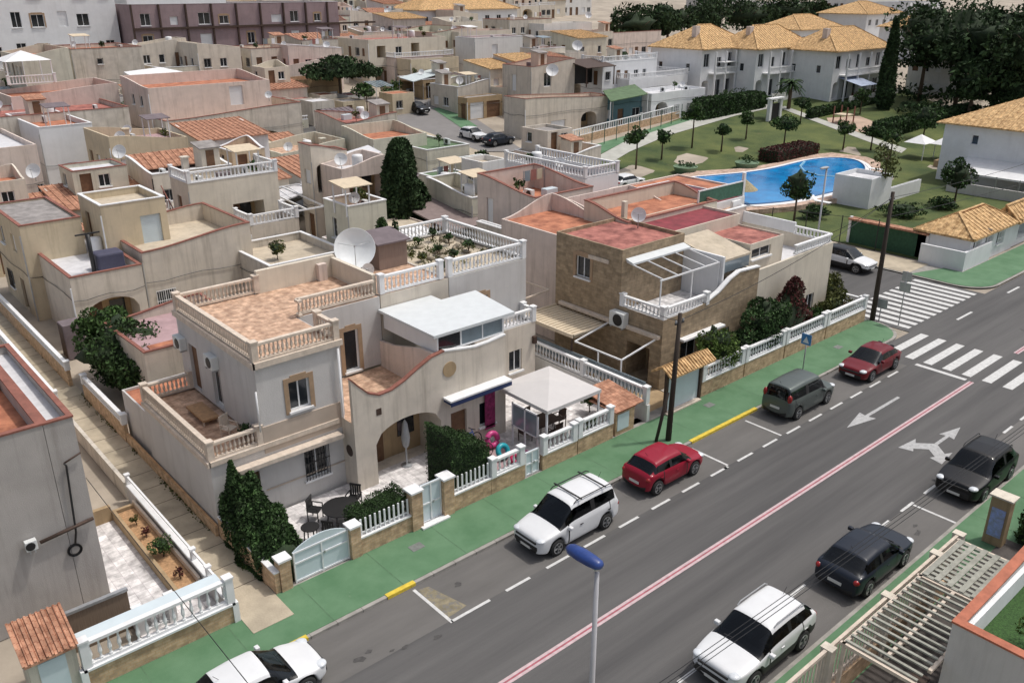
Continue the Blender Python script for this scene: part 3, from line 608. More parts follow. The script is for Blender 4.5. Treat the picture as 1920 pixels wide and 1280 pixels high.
def arrow(pts): mk.face([(x,y,.014) for x,y in pts])
arrow([(37.0,17.6),(39.0,17.15),(38.9,17.5),(42.2,17.5),(42.2,17.66),(38.9,17.68),(39.0,18.02)])
sc_=lambda P:[(38.9+(x-38.9)*.86,14.05+(y-14.05)*.74) for x,y in P]
arrow(sc_([(41.6,13.95),(39.9,14.45),(40.0,14.08),(38.6,14.08),(38.6,13.86),(40.0,13.86),(39.9,13.5)])); arrow(sc_([(38.59,14.08),(37.9,14.9),(38.35,15.15),(36.7,15.35),(36.9,14.5),(37.2,14.65),(37.75,13.97),(37.2,13.3),(36.9,13.45),(36.7,12.6),(38.35,12.8),(37.9,13.05),(38.59,13.86)]))
struct(mk.build('road_arrows',m_arrow))
mk=MB(); [q(a,15.85,b,15.91) for a,b in ((5,47),(53,66))]; struct(mk.build('centre_stripe',m_pink))
mk=MB(); [(q(a,15.74,b,15.846),q(a,15.914,b,16.02)) for a,b in ((5,47),(53,66))]; struct(mk.build('centre_lines',mat('road_marking_pinkish',(.52,.40,.41),.85,.15,5.)))
mk=MB(); m_stain=mat('oil_stain',(.060,.057,.055),.7,.3,8.)
rs_=random.Random(4)
for (a,b,r) in ((10.7,19.7,.16),(11.1,19.8,.1),(12.1,19.2,.10),(11.7,19.35,.07),(15.4,20.6,.13),(31.0,11.2,.18),(31.4,11.5,.1),(13.2,18.9,.12)):
    mk.face([(a+r*rs_.uniform(.5,1.2)*math.cos(t*.7)*1.5,b+r*rs_.uniform(.4,1.1)*math.sin(t*.7),.0165) for t in range(9)])
struct(mk.build('oil_stains',m_stain))
mk=MB(); mk.face([(13.9+.1,19.4,.0135),(14.9,19.5,.0135),(14.5,21.2,.0135),(14.1,21.3,.0135)]); struct(mk.build('faded_yellow_paint',mat('faded_yellow',(.22,.19,.125),.9,.3,3.,wear=((.16,.155,.145),5.,.5,.9))))
mb=MB()
for x,y in ((50.2,13.2),(57.5,17.0)): mb.lathe((x,y,.0),[(.001,.02),(.30,.02),(.30,.0)],20)
struct(mb.build('manhole_cover',mat('cast_iron',(.08,.078,.075),.7,.2,8.)))
mk=MB()
for k in range(22): X=-9+k*2.85; mk.face([(X,21.74,.1295),(X+.035,21.74,.1295),(X+.035,24.25,.1295),(X,24.25,.1295)]); 
for k in range(24): X=-9+k*2.85; mk.face([(X,5.2,.1195),(X+.035,5.2,.1195),(X+.035,10.33,.1195),(X,10.33,.1195)])
struct(mk.build('pavement_joints',mat('joint_line',(.085,.16,.088),.9,.2,4.)))
mk=MB()
for k in range(60): X=-9+k*1.0; mk.box(X,21.545,.0,X+.012,21.735,.116) if X<49 else None
struct(mk.build('kerb_joints',mat('joint_dirt2',(.12,.11,.10),.9,.2,4.)))
mk=MB()
for x,y in ((15.2,23.1),(23.4,22.6),(33.5,23.2),(45.5,22.9)): mk.box(x,y,.125,x+.55,y+.4,.134)
struct(mk.build('utility_cover',mat('cover_steel',(.16,.17,.16),.6,.2,6.)))
# alley
slab('alley_path',[(8.58,24.9),(10.12,24.9),(10.12,64),(8.58,64)],.06,m_conc); slab('alley_path',[(8.62,22.9),(10.1,22.9),(10.1,24.95),(8.62,24.95)],.14,m_conc)
mb=MB()
for k in range(26): y=25.6+k*1.45; mb.box(8.6,y,.06,10.1,y+.03,.066)
struct(mb.build('alley_joints',mat('joint_dirt',(.14,.12,.09),.95,.2,4.)))
mb=MB(); rr=random.Random(9); P=[]
for k in range(900):
    y=rr.uniform(26,56); P.append((10.05-abs(rr.gauss(0,.10)),y,.07+rr.random()*.09)) if math.sin(y*1.7)+math.sin(y*.63)>-.1 else None
g_=leaves(P,.07,3,ML['olive'],'alley_weeds',None); tag(g_,'low green weeds along the foot of the alley wall','weeds',kind='stuff')
# pool garden
PZ=.45
sh('lawn',[W(1150,300),W(1215,262),W(1440,204),W(1530,190),W(1760,232),W(1800,262),W(1800,340),(100,38),(67,26.2),(67,62)][0:0] or [(67,26.4),(100,26.4),(125,40),(150,70),(150,92),(118,84),(92,78),(67,70)],.03,m_lawn)
sh('garden_path',[WG(1458,202),WG(1472,200),WG(1700,280),WG(1690,288)],.08,m_path)
sh('garden_path',[WG(1110,300),WG(1180,262),WG(1300,225),WG(1400,204),WG(1445,196),WG(1452,202),WG(1380,218),WG(1250,256),WG(1180,286),WG(1150,304)],.09,m_path)
sh('green_path',[WG(1060,300),WG(1095,278),WG(1320,212),WG(1335,218),WG(1180,262),WG(1105,300)],.07,m_gr)
sh('playground_sand',[WG(1550,222),WG(1610,218),WG(1662,238),WG(1650,252),WG(1590,246),WG(1555,236)],.06,mat('playground_sand',(.45,.33,.25),.95,.2,.4))
pd=[W(u,v,PZ) for u,v in ((1268,330),(1300,322),(1400,316),(1470,303),(1500,292),(1560,287),(1625,295),(1650,305),(1655,330),(1640,372),(1560,374),(1490,388),(1400,396),(1330,390),(1270,362))]
mb=MB().plate(pd,-.5,PZ+.06); struct(mb.build('pool_deck',tilemat('pool_deck_tiles',(.44,.31,.24),(.52,.40,.33),.5,(.35,.28,.24))))
po=[W(u,v,PZ) for u,v in ((1286,336),(1340,331),(1400,326),(1450,318),(1490,308),(1520,301),(1560,297),(1600,300),(1618,309),(1622,320),(1612,332),(1585,345),(1595,352),(1560,362),(1520,371),(1480,379),(1430,384),(1380,386),(1330,376),(1294,356))]
def smoothpoly(P,n=2):
    for _ in range(n):
        Q=[]
        for a,b in zip(P,P[1:]+P[:1]): Q+=[(a[0]*.75+b[0]*.25,a[1]*.75+b[1]*.25),(a[0]*.25+b[0]*.75,a[1]*.25+b[1]*.75)]
        P=Q
    return P
po=smoothpoly(po); cx_=sum(p[0] for p in po)/len(po); cy_=sum(p[1] for p in po)/len(po)
def grow(P,d): 
    out=[]
    for k,p in enumerate(P):
        a,b=P[k-1],P[(k+1)%len(P)]; t=Vector((b[0]-a[0],b[1]-a[1])).normalized(); out.append((p[0]-t.y*d,p[1]+t.x*d))
    return out
ar=sum(a[0]*b[1]-b[0]*a[1] for a,b in zip(po,po[1:]+po[:1])); sg=-1 if ar>0 else 1
struct(MB().plate(grow(po,.75*sg),.2,PZ+.075).build('pool_edge',M_white))
struct(MB().plate(po,.2,PZ+.09).build('pool_water',mat('pool_water',(.004,.17,.46),.10,.15,.5,.6,2.2,c2=(.008,.24,.55),spec=.4)))
# far town ground cover roads
sh('far_street',[WG(770,262),WG(700,188),WG(790,176),WG(880,215),WG(985,285),WG(900,285)],.05,mat('far_asphalt',(.20,.19,.185),.9,.1,.5)); sh('far_pavement',[WG(812,205),WG(838,200),WG(895,238),WG(868,243)],.09,m_gr)
# ================================================================ NEAR HOUSES
T=thing('house','grey two-storey corner house with terracotta tiled roof terrace beside the concrete alley','house',(10.2,29.1,0))
vol(T,10.2,29.1,16.0,36.1,0,3.3,'grey','terra',fl=3.2,F=[(1.0,.1,.9,2.1,'d'),(3.85,.95,1.1,1.55,'b')],t=.05)
MB().box(10.15,29.0,3.1,15.75,29.095,3.3).box(10.08,29.0,3.1,10.195,36.0,3.3).build('cornice',M_cream,T)
bal(T,[(12.35,36.0),(10.3,36.0),(10.3,29.2),(12.3,29.2)],3.3,.72,M_cream,posts=True)
vol(T,12.4,29.12,16.1,36.8,3.31,6.66,'grey','terra',fl=6.67,t=.04,F=[(1.3,.95,.9,1.25,'W')],Lh=[(1.0,.1,.9,2.1,'d'),(3.3,.1,.85,2.0,'g')],fname='roof_tiles')
vol(T,16.12,32.6,20.3,36.8,3.31,6.66,'grey','terra',fl=6.67,t=.04,F=[(2.15,.1,.75,2.0,'W')],fname='roof_tiles')
MB().box(12.3,29.0,6.5,16.2,29.11,6.74).box(12.28,29.0,6.5,12.39,36.9,6.74).build('cornice',M_cream,T)
bal(T,[(16.2,36.7),(12.5,36.7),(12.5,29.22),(16.0,29.22),(16.0,30.6)],6.72,.75,M_cream); bal(T,[(16.2,32.4),(16.2,32.75),(20.1,32.75)],6.72,.75,M_cream,posts=False)
MB().box(16.25,36.6,6.62,20.35,36.82,7.75).box(20.15,32.9,6.62,20.35,36.59,7.65).build('parapet',MW['creamy'],T)
q=MB(); q.face([(16.0,32.66,6.672),(16.25,32.66,6.672),(16.25,36.6,6.672),(16.0,36.6,6.672)]); q.build('roof_tiles',MF['terra'],T)
MB().box(19.3,36.3,6.62,19.75,36.58,7.5).build('chimney',MW['pink'],T)
MB().box(11.1,28.6,2.62,15.7,29.09,2.72).box(11.1,28.58,2.58,15.7,28.62,2.78).build('awning_box',M_cream,T,bevel=.02)
MB().box(12.42,29.06,2.85,15.9,29.118,4.0).box(12.3,29.05,1.2,15.9,29.098,1.24).build('tan_band',MW['tan'] if 0 else mat('warm_tan_render',(.47,.39,.32),.92,.08,1.),T)
MB().tube([(15.95,29.0,.2),(15.95,29.0,6.4)],.05,8).build('downpipe',M_white,T,True); MB().tube([(12.3,29.0,3.9),(12.3,29.0,5.6)],.04,8).build('downpipe',M_white,T,True)
T=thing('house','pale house with a big porch arch, wavy red-capped parapet and white glazed roof room','house',(20,28.1,0))
mb=MB(); holes_wall(mb,mb,(15.9,28.1),(1,0),(0,1),8.2,0,4.0,[(1.0,.05,3.4,2.75,'a'),(4.95,.05,.9,2.1,'d'),(6.6,.9,.9,1.2,'w')],T)
prof=[(0,5.3),(.35,4.9),(.8,4.45),(1.3,4.22),(1.9,4.25),(2.6,4.5),(3.3,4.85),(4.0,5.15),(4.7,5.25),(5.6,5.1),(6.4,4.98),(7.2,5.0),(8.2,5.1)]
wp=lambda a,b:[(a,b)]
for (a,z),(b,z2) in zip(prof,prof[1:]):
    A=(15.9+a,28.1);B=(15.9+b,28.1); mb.face([(*A,4.0),(*B,4.0),(*B,z2),(*A,z)]); mb.face([(A[0],28.28,3.2),(B[0],28.28,3.2),(B[0],28.28,z2),(A[0],28.28,z)]); mb.face([(*A,z),(*B,z2),(B[0],28.28,z2),(A[0],28.28,z)])
mb.face([(15.9,28.1,0),(15.9,32.6,0),(15.9,32.6,3.3),(15.9,28.1,3.3)]); mb.face([(15.9,28.1,3.3),(15.9,28.28,3.3),(15.9,28.28,5.3),(15.9,28.1,5.3)]); mb.face([(24.1,28.1,0),(24.1,31.6,0),(24.1,31.6,4),(24.1,28.1,4)]); mb.face([(24.1,28.1,4),(24.1,28.28,4),(24.1,28.28,5.1),(24.1,28.1,5.1)])
mb.build('wall',MW['beige'],T)
cp=MB()
for (a,z),(b,z2) in zip(prof[:8],prof[1:9]): cp.beam((15.9+a,28.19,z+.03),(15.9+b,28.19,z2+.03),.22,.06)
cp.build('coping',M_red,T); cp=MB()
for (a,z),(b,z2) in zip(prof[8:],prof[9:]): cp.beam((15.9+a,28.19,z+.03),(15.9+b,28.19,z2+.03),.22,.06)
cp.build('coping',M_white,T)
q=MB(); q.face([(15.9,28.28,3.2),(20.3,28.28,3.2),(20.3,32.6,3.2),(15.9,32.6,3.2)]); q.build('terrace_floor',MF['terra'],T)
q=MB(); q.wallpoly((20.3,28.29),(20.3,32.6),[(0,3.2),(4.3,3.2),(4.3,4.5),(3.2,4.6),(2.,4.9),(1.0,5.15),(0,5.2)],.15); q.build('terrace_wall',MW['pink'],T)
MB().lathe((20.85,28.09,4.35),[(.001,-.02),(.36,-.02),(.36,.04)],28,'y').build('medallion',MW['tan'],T)
rp=[(20.15,28.2),(24.75,28.2),(25.3,31.75),(23.2,31.75),(23.2,32.58),(20.15,32.58)]
e=MB().plate(rp,5.93,6.06).build('roof_sheet',mat('white_roof_panel',(.62,.65,.66),.5,.05,2.),T); 
gr_=MB().box(20.38,28.32,5.1,20.46,32.5,5.92).build('glazed_room_side',MW['snow'],T)
gf=MB().box(20.38,28.32,5.12,24.2,28.38,5.2).box(20.38,28.32,5.86,24.2,28.38,5.925).box(21.66,28.315,5.2,21.74,28.385,5.86).box(22.9,28.315,5.2,22.96,28.385,5.86).box(24.1,28.315,5.2,24.2,28.385,5.86).build('glazed_room_frame',M_frame,T)
MB().box(20.47,28.34,5.2,21.66,28.36,5.86).build('pane',M_glass,gf); MB().box(21.74,28.34,5.2,22.9,28.36,5.86).box(22.96,28.34,5.2,24.1,28.36,5.86).build('blue_pane',M_gblue,gf)
MB().box(24.14,28.4,4.9,24.2,31.5,5.92).build('glazed_room_side',MW['snow'],T)
MB().box(20.42,27.5,3.02,24.0,28.09,3.12).build('awning_box',M_white,T,bevel=.02); MB().box(20.45,27.5,2.82,23.98,27.54,3.0).box(20.45,27.56,2.9,20.5,28.05,3.0).build('awning_valance',M_navy,T)
vol(T,20.36,32.62,24.3,37.0,0,6.68,'beige','terra',fl=6.62,t=.04,F=[(2.9,3.4,.8,2.0,'d')])
bal(T,[(20.5,32.75),(23.9,32.75)],6.72,.85,M_white)
MB().lathe((15.885,28.6,1.9),[(.001,0),(.26,0),(.26,.01)],16,'x').build('round_opening',M_dark,T); MB().box(17.0,28.085,3.35,17.25,28.098,3.65).build('vent',M_dark,T)
T=thing('house','beige two-storey house with white balustrades round a planted roof terrace','house',(24.3,32.7,0))
vol(T,24.32,32.6,29.4,39.6,0,6.68,'grey','beige',fl=6.6,t=.05,F=[(1.4,4.1,1.0,1.2,'W')])
bal(T,[(24.45,32.75),(29.3,32.75),(29.3,39.5),(24.4,39.5)],6.7,.85,M_white)
vol(T,24.15,31.6,29.2,32.59,0,3.5,'beige','white',fl=3.4,t=.05,F=[(2.2,1.2,.25,1.6,'d'),(3.2,1.0,.9,1.2,'w')],fname='balcony_floor')
bal(T,[(26.4,31.7),(29.1,31.7),(29.1,32.5)],3.5,.75,M_white)
MB().box(28.95,31.4,2.3,29.15,31.59,2.7).build('lamp_box',M_dark,T)
T=thing('house','brown stone-clad house with white railed balcony and red painted roof','house',(33.3,26.3,0))
vol(T,33.25,29.3,38.4,34.3,0,(7.1,7.1,7.1,7.1),'brown','red',fl=6.9,t=.1,Lh=[(1.6,4.9,1.1,1.2,'W')])
mb=MB(); holes_wall(mb,mb,(33.25,26.3),(1,0),(0,1),8.3,0,4.0,[(1.6,.1,1.4,2.2,'g'),(4.5,.9,1.4,1.3,'w')],T)
pf=[(0,4.02),(2.,4.02),(3.5,4.15),(4.6,4.5),(5.6,5.05),(6.4,5.3),(8.3,5.2)]
for (a,z),(b,z2) in zip(pf,pf[1:]):
    a+=33.25;b+=33.25; mb.face([(a,26.3,4),(b,26.3,4),(b,26.3,z2),(a,26.3,z)]); mb.face([(a,26.3,z),(b,26.3,z2),(b,26.5,z2),(a,26.5,z)]); mb.face([(a,26.5,3.6),(b,26.5,3.6),(b,26.5,z2),(a,26.5,z)])
holes_wall(mb,mb,(33.25,29.29),(0,-1),(1,0),2.99,0,4.02,[(.6,.1,1.6,2.1,'p')],T); mb.face([(41.55,26.3,0),(41.55,33,0),(41.55,33,4),(41.55,26.3,4)]); mb.face([(41.55,26.3,4),(41.55,26.5,4),(41.55,26.5,5.2),(41.55,26.3,5.2)])
mb.build('wall',MW['brown'],T)
cp=MB()
for (a,z),(b,z2) in zip(pf[2:],pf[3:]): cp.beam((33.25+a,26.4,z+.03),(33.25+b,26.4,z2+.03),.28,.08)
cp.build('coping',M_white,T)
q=MB(); q.face([(33.3,26.45,3.75),(41.5,26.45,3.75),(41.5,33,3.75),(33.3,33,3.75)]); q.build('terrace_floor',tilemat('marble_terrace',(.55,.55,.57),(.68,.68,.70),.6,(.3,.3,.3)),T)
bal(T,[(33.35,29.2),(33.35,26.4),(36.9,26.4)],4.03,.62,M_white)
MB().box(38.45,26.6,3.75,38.6,34,6.3).box(38.62,30.2,3.75,41.4,30.35,6.3).build('terrace_wall',MW['snow'],T)
fr=MB()
for k in range(5): fr.beam((33.6+k*1.15,26.8,6.05),(33.6+k*1.15,29.28,6.4),.05,.06)
fr.beam((33.4,26.8,6.0),(38.4,26.8,6.0),.06,.08)
for x in (33.45,36,38.3): fr.box(x,26.77,3.76,x+.06,26.83,5.96)
fr.build('pergola_frame',M_white,T); pitched(T,33.5,28.75,38.3,29.27,6.45,6.6,mat('white_roof_panel',(.7,.7,.7)))
pitched(T,38.7,27.0,41.6,30.1,5.9,6.6,MF['beige'],.12,'lean_to_roof'); MB().box(38.9,27.0,5.15,41.5,27.04,5.78).build('lean_to_glazing',M_gblue,T)
MB().box(33.0,26.4,2.95,33.24,33.8,3.15).build('awning_box',M_cream,T,bevel=.02); MB().box(34.6,25.9,2.55,38.2,26.29,2.68).build('awning_box',M_white,T,bevel=.02)
MB().box(33.16,30.2,6.15,33.24,31.7,6.35).build('window_awning',M_cream,T)
T=thing('house','cream house on the crossing corner with a railed white terrace above a bare wall','house',(41.6,26.3,0))
vol(T,41.6,26.32,49.5,33.5,0,(5.0,5.15,5.15,5.0),'creamy','white',fl=4.3,t=.15,F=[(5.5,.9,.9,1.3,'w')])
MB().box(48.6,33.3,5.2,49.5,33.5,6.6).box(49.35,29.0,5.2,49.5,33.29,5.9).build('terrace_wall',MW['snow'],T)
bal(T,[(45.3,26.45),(49.35,26.45),(49.35,29)],5.16,.01+.55,M_white,posts=False,far=True)
vol(T,41.8,27.2,45.2,31.0,4.2,6.25,'creamy','red',fl=6.15,t=.06,F=[(.2,1.1,1.9,.6,'w')])
vol(T,38.6,30.4,45.2,34.0,0,6.9,'creamy','maroon',fl=6.75,t=.08)
# party houses behind
T=thing('house','house with rust orange roof and mauve tiled deck behind the brown stone house','house',(38.5,34,0))
vol(T,38.4,34.1,44.5,39,0,(6.6,6.6,7.4,7.4),'pink','mauve',fl=6.55,t=.1); vol(T,34.0,34.4,38.3,40,0,(6.6,6.6,7.6,6.6),'pink','orange',fl=6.5,t=.12)
MB().box(38.6,34.05,5.2,38.9,34.3,8.0).build('chimney',MW['creamy'],T)
T=thing('house','house with maroon roof and green netted roof fence nearest the swimming pool','house',(44.6,34,0))
vol(T,45.3,33.8,50.6,40.5,0,6.6,'snow','maroon',fl=6.5,t=.1)
gs=MB(); gs.box(45.6,33.9,6.7,50.4,33.93,7.6).build('green_netting',mat('green_netting',(.05,.13,.09),.9,.2,6.),T); MB().box(50.4,33.85,6.6,50.6,34.05,8.2).box(45.5,33.85,6.7,45.6,33.95,7.7).box(45.5,33.88,7.6,50.5,33.95,7.68).build('fence_frame',M_white,T)
vol(T,44.8,40.6,50,45,0,(4.4,4.4,5.0,4.4),'pink','orange',fl=4.35,t=.1)

pa_=[W(u,v,PZ+.1) for u,v in ((1508,304),(1500,312),(1508,322),(1535,330),(1570,332),(1605,331))]
struct(MB().tube([(x,y,PZ+.10) for x,y in pa_],.14,6).build('pool_divider',mat('pale_pool_tile',(.25,.50,.68),.3,.1,3.)))
struct(MB().tube([(x,y,PZ+.10) for x,y in po+po[:1]],.09,5,False).build('pool_rim',mat('pool_rim_dark_tile',(.02,.12,.30),.3,.1,3.)))  # rim tube in a darker blue than the water
for k,(u,v) in enumerate(((1440,300),(1452,297),(1640,322),(1648,338),(1625,362),(1540,384))):
    x,y=W(u,v,PZ); T=thing('sun_lounger','white sun lounger on the pool deck, %s'%('above the reddish hedge','right beside the hedge end','at the right tip','near the shower block','below the shower block','on the near edge')[k],'sun lounger',(x,y,PZ+.06),'sun loungers by the pool'); MB().box(x-.3,y-.9,PZ+.3,x+.3,y+.6,PZ+.36).build('seat',M_white,T); pitched(T,x-.3,y+.61,x+.3,y+1.1,PZ+.36,PZ+.75,M_white,.05,'backrest')
    for a in (-.25,.2): 
        for b in (-.8,.5): MB().box(x+a,y+b,PZ+.06,x+a+.05,y+b+.05,PZ+.298).build('leg',M_steel,T)
# ================================================================ LEFT FOREGROUND HOUSE AND ITS PATIO
MW['drab']=mat('drab_grey_render',(.40,.375,.355),.92,.08,.8,.3,30,.45)
T=thing('house','grey rendered house at the left edge with orange roof terrace and red coping','house',(0,28.2,0))
vol(T,-8,28.2,4.85,33.6,0,7.1,'drab','orange',fl=6.5,t=.14,cop=M_red)
vol(T,4.87,28.22,5.75,36.5,0,(7.08,7.08,7.0,7.0),'drab','white',fl=6.7,t=.12,cop=M_red); vol(T,1.0,33.62,4.86,46,0,6.4,'pink','mauve',fl=5.7,t=.14,cop=M_red)
MB().box(4.3,33.3,6.5,4.6,33.6,7.5).build('chimney',MW['green'],T)
hs_=MB().tube([(5.2,28.12,5.6),(5.25,28.12,5.5),(5.1,28.12,3.0),(5.0,28.1,2.6)],.035,6); hs_.lathe((4.95,28.1,2.35),[(.16,0),(.16,.05),(.24,.05),(.24,0)],16,'y'); hs_.build('hanging_hose',M_black,T,True)
MB().tube([(5.7,28.1,3.3),(4.0,28.1,3.1)],.06,6).build('pipe',M_dark,T,True); MB().tube([(5.2,28.13,5.6),(5.75,28.13,5.8)],.03,6).build('pipe',M_dark,T,True)
ac(3.55,28.15,3.0,'white unit box on the blank grey gable wall at the left edge','F',.35,.35,.22)
T=thing('garden_wall','buff brick garden wall with white cast balustrade in front of the left white patio','garden wall',(3.8,23.95,0))
MB().box(3.75,23.86,0,8.45,24.08,.82).build('brick_base',M_brick,T); MB().box(3.7,23.8,.822,8.5,24.14,.9).build('ledge',M_white,T)
bal(T,[(3.85,23.97),(8.4,23.97)],.9,.92,M_white,.27); MB().box(3.75,24.2,1.55,8.3,24.75,1.66).build('shelf',M_gate,T,bevel=.02)
for x in (3.7,8.5): MB().box(x-.1,23.8,0,x+.1,24.0,.9).build('post',M_white,T)
T=thing('garden_wall','low white topped wall between the concrete alley and the left patio','garden wall',(8.45,24.2,0))
MB().box(8.36,24.2,0,8.52,34,.75).build('wall',MW['grey'],T); MB().box(8.32,24.2,.752,8.56,33.9,.82).box(8.40,24.3,1.16,8.48,33.9,1.22).build('rail',M_white,T)
for k in range(8):
    y=24.4+k*1.35
    if k in (0,1,2,7): MB().box(8.36,y,.82,8.52,y+.14,1.25).box(8.33,y-.03,1.25,8.55,y+.17,1.31).build('post',M_white,T)
T=thing('patio','white tiled patio beside the left grey house','patio',(6.5,28,0)); MB().box(5.77,24.3,.0,8.35,33.5,.10).build('tiles',M_patio,T); T['kind']='structure'
T=thing('planter','long tan planter bed inside the patio wall with orange gravel','planter',(8,29,0))
MB().box(7.35,26.3,.1,7.5,32.9,.5).box(7.5,32.75,.1,8.34,32.9,.5).box(5.85,32.8,.1,7.34,33.0,.75).build('edging',MW['tan'],T); MB().box(7.51,26.4,.1,8.34,32.7,.38).build('soil',mat('orange_gravel',(.42,.25,.13),.95,.3,9.,.5,40),T)
MB().box(8.2,26.3,.39,8.30,32.9,.62).build('edging_rail',M_cream,T)
tree('round_shrub','round clipped green shrub in the orange gravel planter',7.85,28.7,.9,.42,.4,'mid',900,.05,5,'shrub',z=.35,th=.3,tr=.03)
for k,(y,kd,lb) in enumerate(((31.4,'olive','small olive plant at the back of the gravel planter'),(30.3,'red','small reddish seedling in the gravel planter'),(27.0,'red','small reddish plant at the front end of the gravel planter'))): tree('potted_plant',lb,7.8,y,.5,.2,.2,kd,160,.05,20+k,'plant',z=.35,th=.2,tr=.015,core=0)
T=thing('garden_stairs','short white balustraded step beside the left brown gate','balustrade',(6.3,25.6,0)); bal(T,[(5.85,25.4),(6.9,25.4)],.1,.95,M_white); MB().box(5.8,25.5,0.1,7,26.3,.4).build('step',M_patio,T)
T=thing('meter_shed','small utility hut with orange tiled lean-to roof and pale door at the left pavement','hut',(3,24.6,0))
MB().box(2.35,24.0,0,3.65,25.3,1.85).build('wall',MW['cream'],T); pitched(T,2.25,23.85,3.7,25.35,1.9,2.5,M_otile,.08,ribs=.16); MB().box(2.6,23.97,.1,3.35,23.995,1.7).build('door',M_gate,T)
T=thing('gate','brown boarded gate panel behind the left balustrade','gate',(4.5,26.0,0)); MB().box(3.7,26.0,0,5.8,26.06,1.5).build('panel',mat('brown_gate_boards',(.19,.14,.10),.8,.2,6.,stretch=(8,1,.3)),T); MB().box(3.65,25.95,1.5,5.82,26.1,1.6).build('rail',M_steel,T)
# garden walls lining the alley
def alley_wall(lb,x,y0,y1,h,side=1):
    T=thing('garden_wall',lb,'garden wall',(x,y0,0),'garden walls along the concrete alley'); MB().box(x,y0,0,x+.18,y1,h).build('wall',M_brick,T); bal(T,[(x+.09,y0+.15),(x+.09,y1-.15)],h,.01+.42,M_white,.26)
T=thing('garden_wall','tan wall along the alley at the foot of the corner house','garden wall',(10.13,24,0),'garden walls along the concrete alley')
MB().box(10.14,24.25,0,10.32,29.0,.95).box(10.02,29.05,0,10.14,39.0,.55).build('wall',M_brick,T); MB().box(10.12,24.25,.952,10.34,28.95,1.0).build('ledge',M_white,T)
alley_wall('tan alley wall with white rail beside the orange roofed store',10.0,39.1,45.3,.95); alley_wall('tan alley wall with white rail beyond the big dark bush',9.85,47.4,63,.95)
T=thing('garden_wall','white railed wall on the far left side of the concrete alley','garden wall',(8.4,36,0)); MB().box(8.34,34.2,0,8.5,42,.8).box(8.34,44,0,8.5,58,.9).build('wall',MW['dirty'],T); bal(T,[(8.42,44.2),(8.42,57.8)],.9,.4,M_white,.3)
T=thing('store_room','small store with bright orange painted flat roof beside the corner house','store room',(11.5,38,0)); vol(T,10.35,36.4,13.5,39.6,0,2.5,'grey','orange',fl=2.38,t=.08)
T=thing('store_room','low purple roofed annex with an orange patch behind the corner house','store room',(13,42,0)); vol(T,11.9,40.6,17.2,46.5,0,(3.6,3.6,3.9,3.4),'beige','mauve',fl=3.2,t=.12,cop=M_red); MB().plate([(12.6,40.9),(15.2,40.9),(15.2,42.3),(12.6,42.3)],3.2,3.25).build('orange_patch',MF['orange'],T)
# ================================================================ FRONT GARDEN BOUNDARY (street side)
def gwall(lb,x0,x1,hb=.85,b=True,mats=M_white,h=.75,name='garden_wall',grp='garden walls along the pavement'):
    T=thing(name,lb,'garden wall',(x0,24.3,0),grp); MB().box(x0,24.27,0,x1,24.47,hb).build('brick_base',M_brick,T); MB().box(x0+.002,24.24,hb+.002,x1-.002,24.5,hb+.07).build('ledge',M_white,T)
    if b: bal(T,[(x0+.15,24.37),(x1-.15,24.37)],hb+.07,h,mats,.24)
    return T
def gate(lb,x0,x1,h,y=24.38,cat='gate',curve=False,m=None):
    T=thing('metal_gate',lb,cat,(x0,y,0)); m=m or M_gate; q=MB()
    if curve:
        n=10; ol=[(0,.12),(x1-x0,.12)]+[((x1-x0)*(1-k/n),h-.35+.35*math.sin(PI*(1-k/n))**.8) for k in range(n+1)]; q.wallpoly((x0,y),(x1,y),ol,.04)
    else: q.box(x0,y,.12,x1,y+.04,h)
    q.build('panel',m,T); q=MB()
    for z in (.14,h*.5,h-.42 if curve else h-.08): q.box(x0,y-.03,z,x1,y-.002,z+.07)
    for x in (x0,(x0+x1)/2-.03,x1-.06): q.box(x,y-.034,.12,x+.06,y-.004,h-.36 if curve else h)
    q.build('frame',M_frame,T); MB().box((x0+x1)/2+.06,y-.08,h*.5,(x0+x1)/2+.12,y-.04,h*.5+.12).build('handle',M_steel,T); return T
def pillar(lb,x,y,h,w_=.42,m=None,cap=None):
    T=thing('gate_pillar',lb,'pillar',(x,y,0),'masonry gate pillars'); MB().box(x-w_/2,y-w_/2,0,x+w_/2,y+w_/2,h).build('shaft',m or M_brick,T); MB().box(x-w_/2-.05,y-w_/2-.05,h+.002,x+w_/2+.05,y+w_/2+.05,h+.08).build('cap',cap or M_white,T); return T
gate('pale blue double driveway gate with arched top beside the concrete alley',10.95,13.2,1.75,curve=True)
pillar('brick gate pillar where the alley meets the pavement',10.55,24.4,1.35); pillar('brick gate pillar right of the arched driveway gate',13.42,24.4,1.45)
pillar('tall tan pillar left of the narrow pale pedestrian gate',16.2,24.42,1.8,.5); pillar('tall tan pillar right of the narrow pale pedestrian gate',17.75,24.42,1.8,.5)
T=gwall('buff garden wall below the clipped hedge and dark railings beside the arched gate',13.65,15.95,.8,False)
def railing(T,x0,x1,z,h=.7):
    q=MB(); n=int((x1-x0)/.2)
    for k in range(n+1): x=x0+(x1-x0)*k/n; q.box(x-.035,24.34,z,x+.035,24.39,z+h)
    q.box(x0,24.345,z+.1,x1,24.385,z+.14); q.build('railing',M_frame,T)
railing(T,13.75,15.85,.88)
gate('narrow pale blue pedestrian gate between two tan pillars',16.47,17.48,1.9); MB
T=thing('doorstep','white doorstep of the narrow pedestrian gate','step',(17,24.2,0)); MB().box(16.3,24.0,.126,17.65,24.3,.2).build('slab',M_white,T,bevel=.01)
T=gwall('buff garden wall below the sloping trimmed hedge',18.02,20.0,.85,False); railing(T,18.1,19.9,.93)
gwall('buff garden wall with white balusters left of the white lattice gate',20.02,21.9,.85)
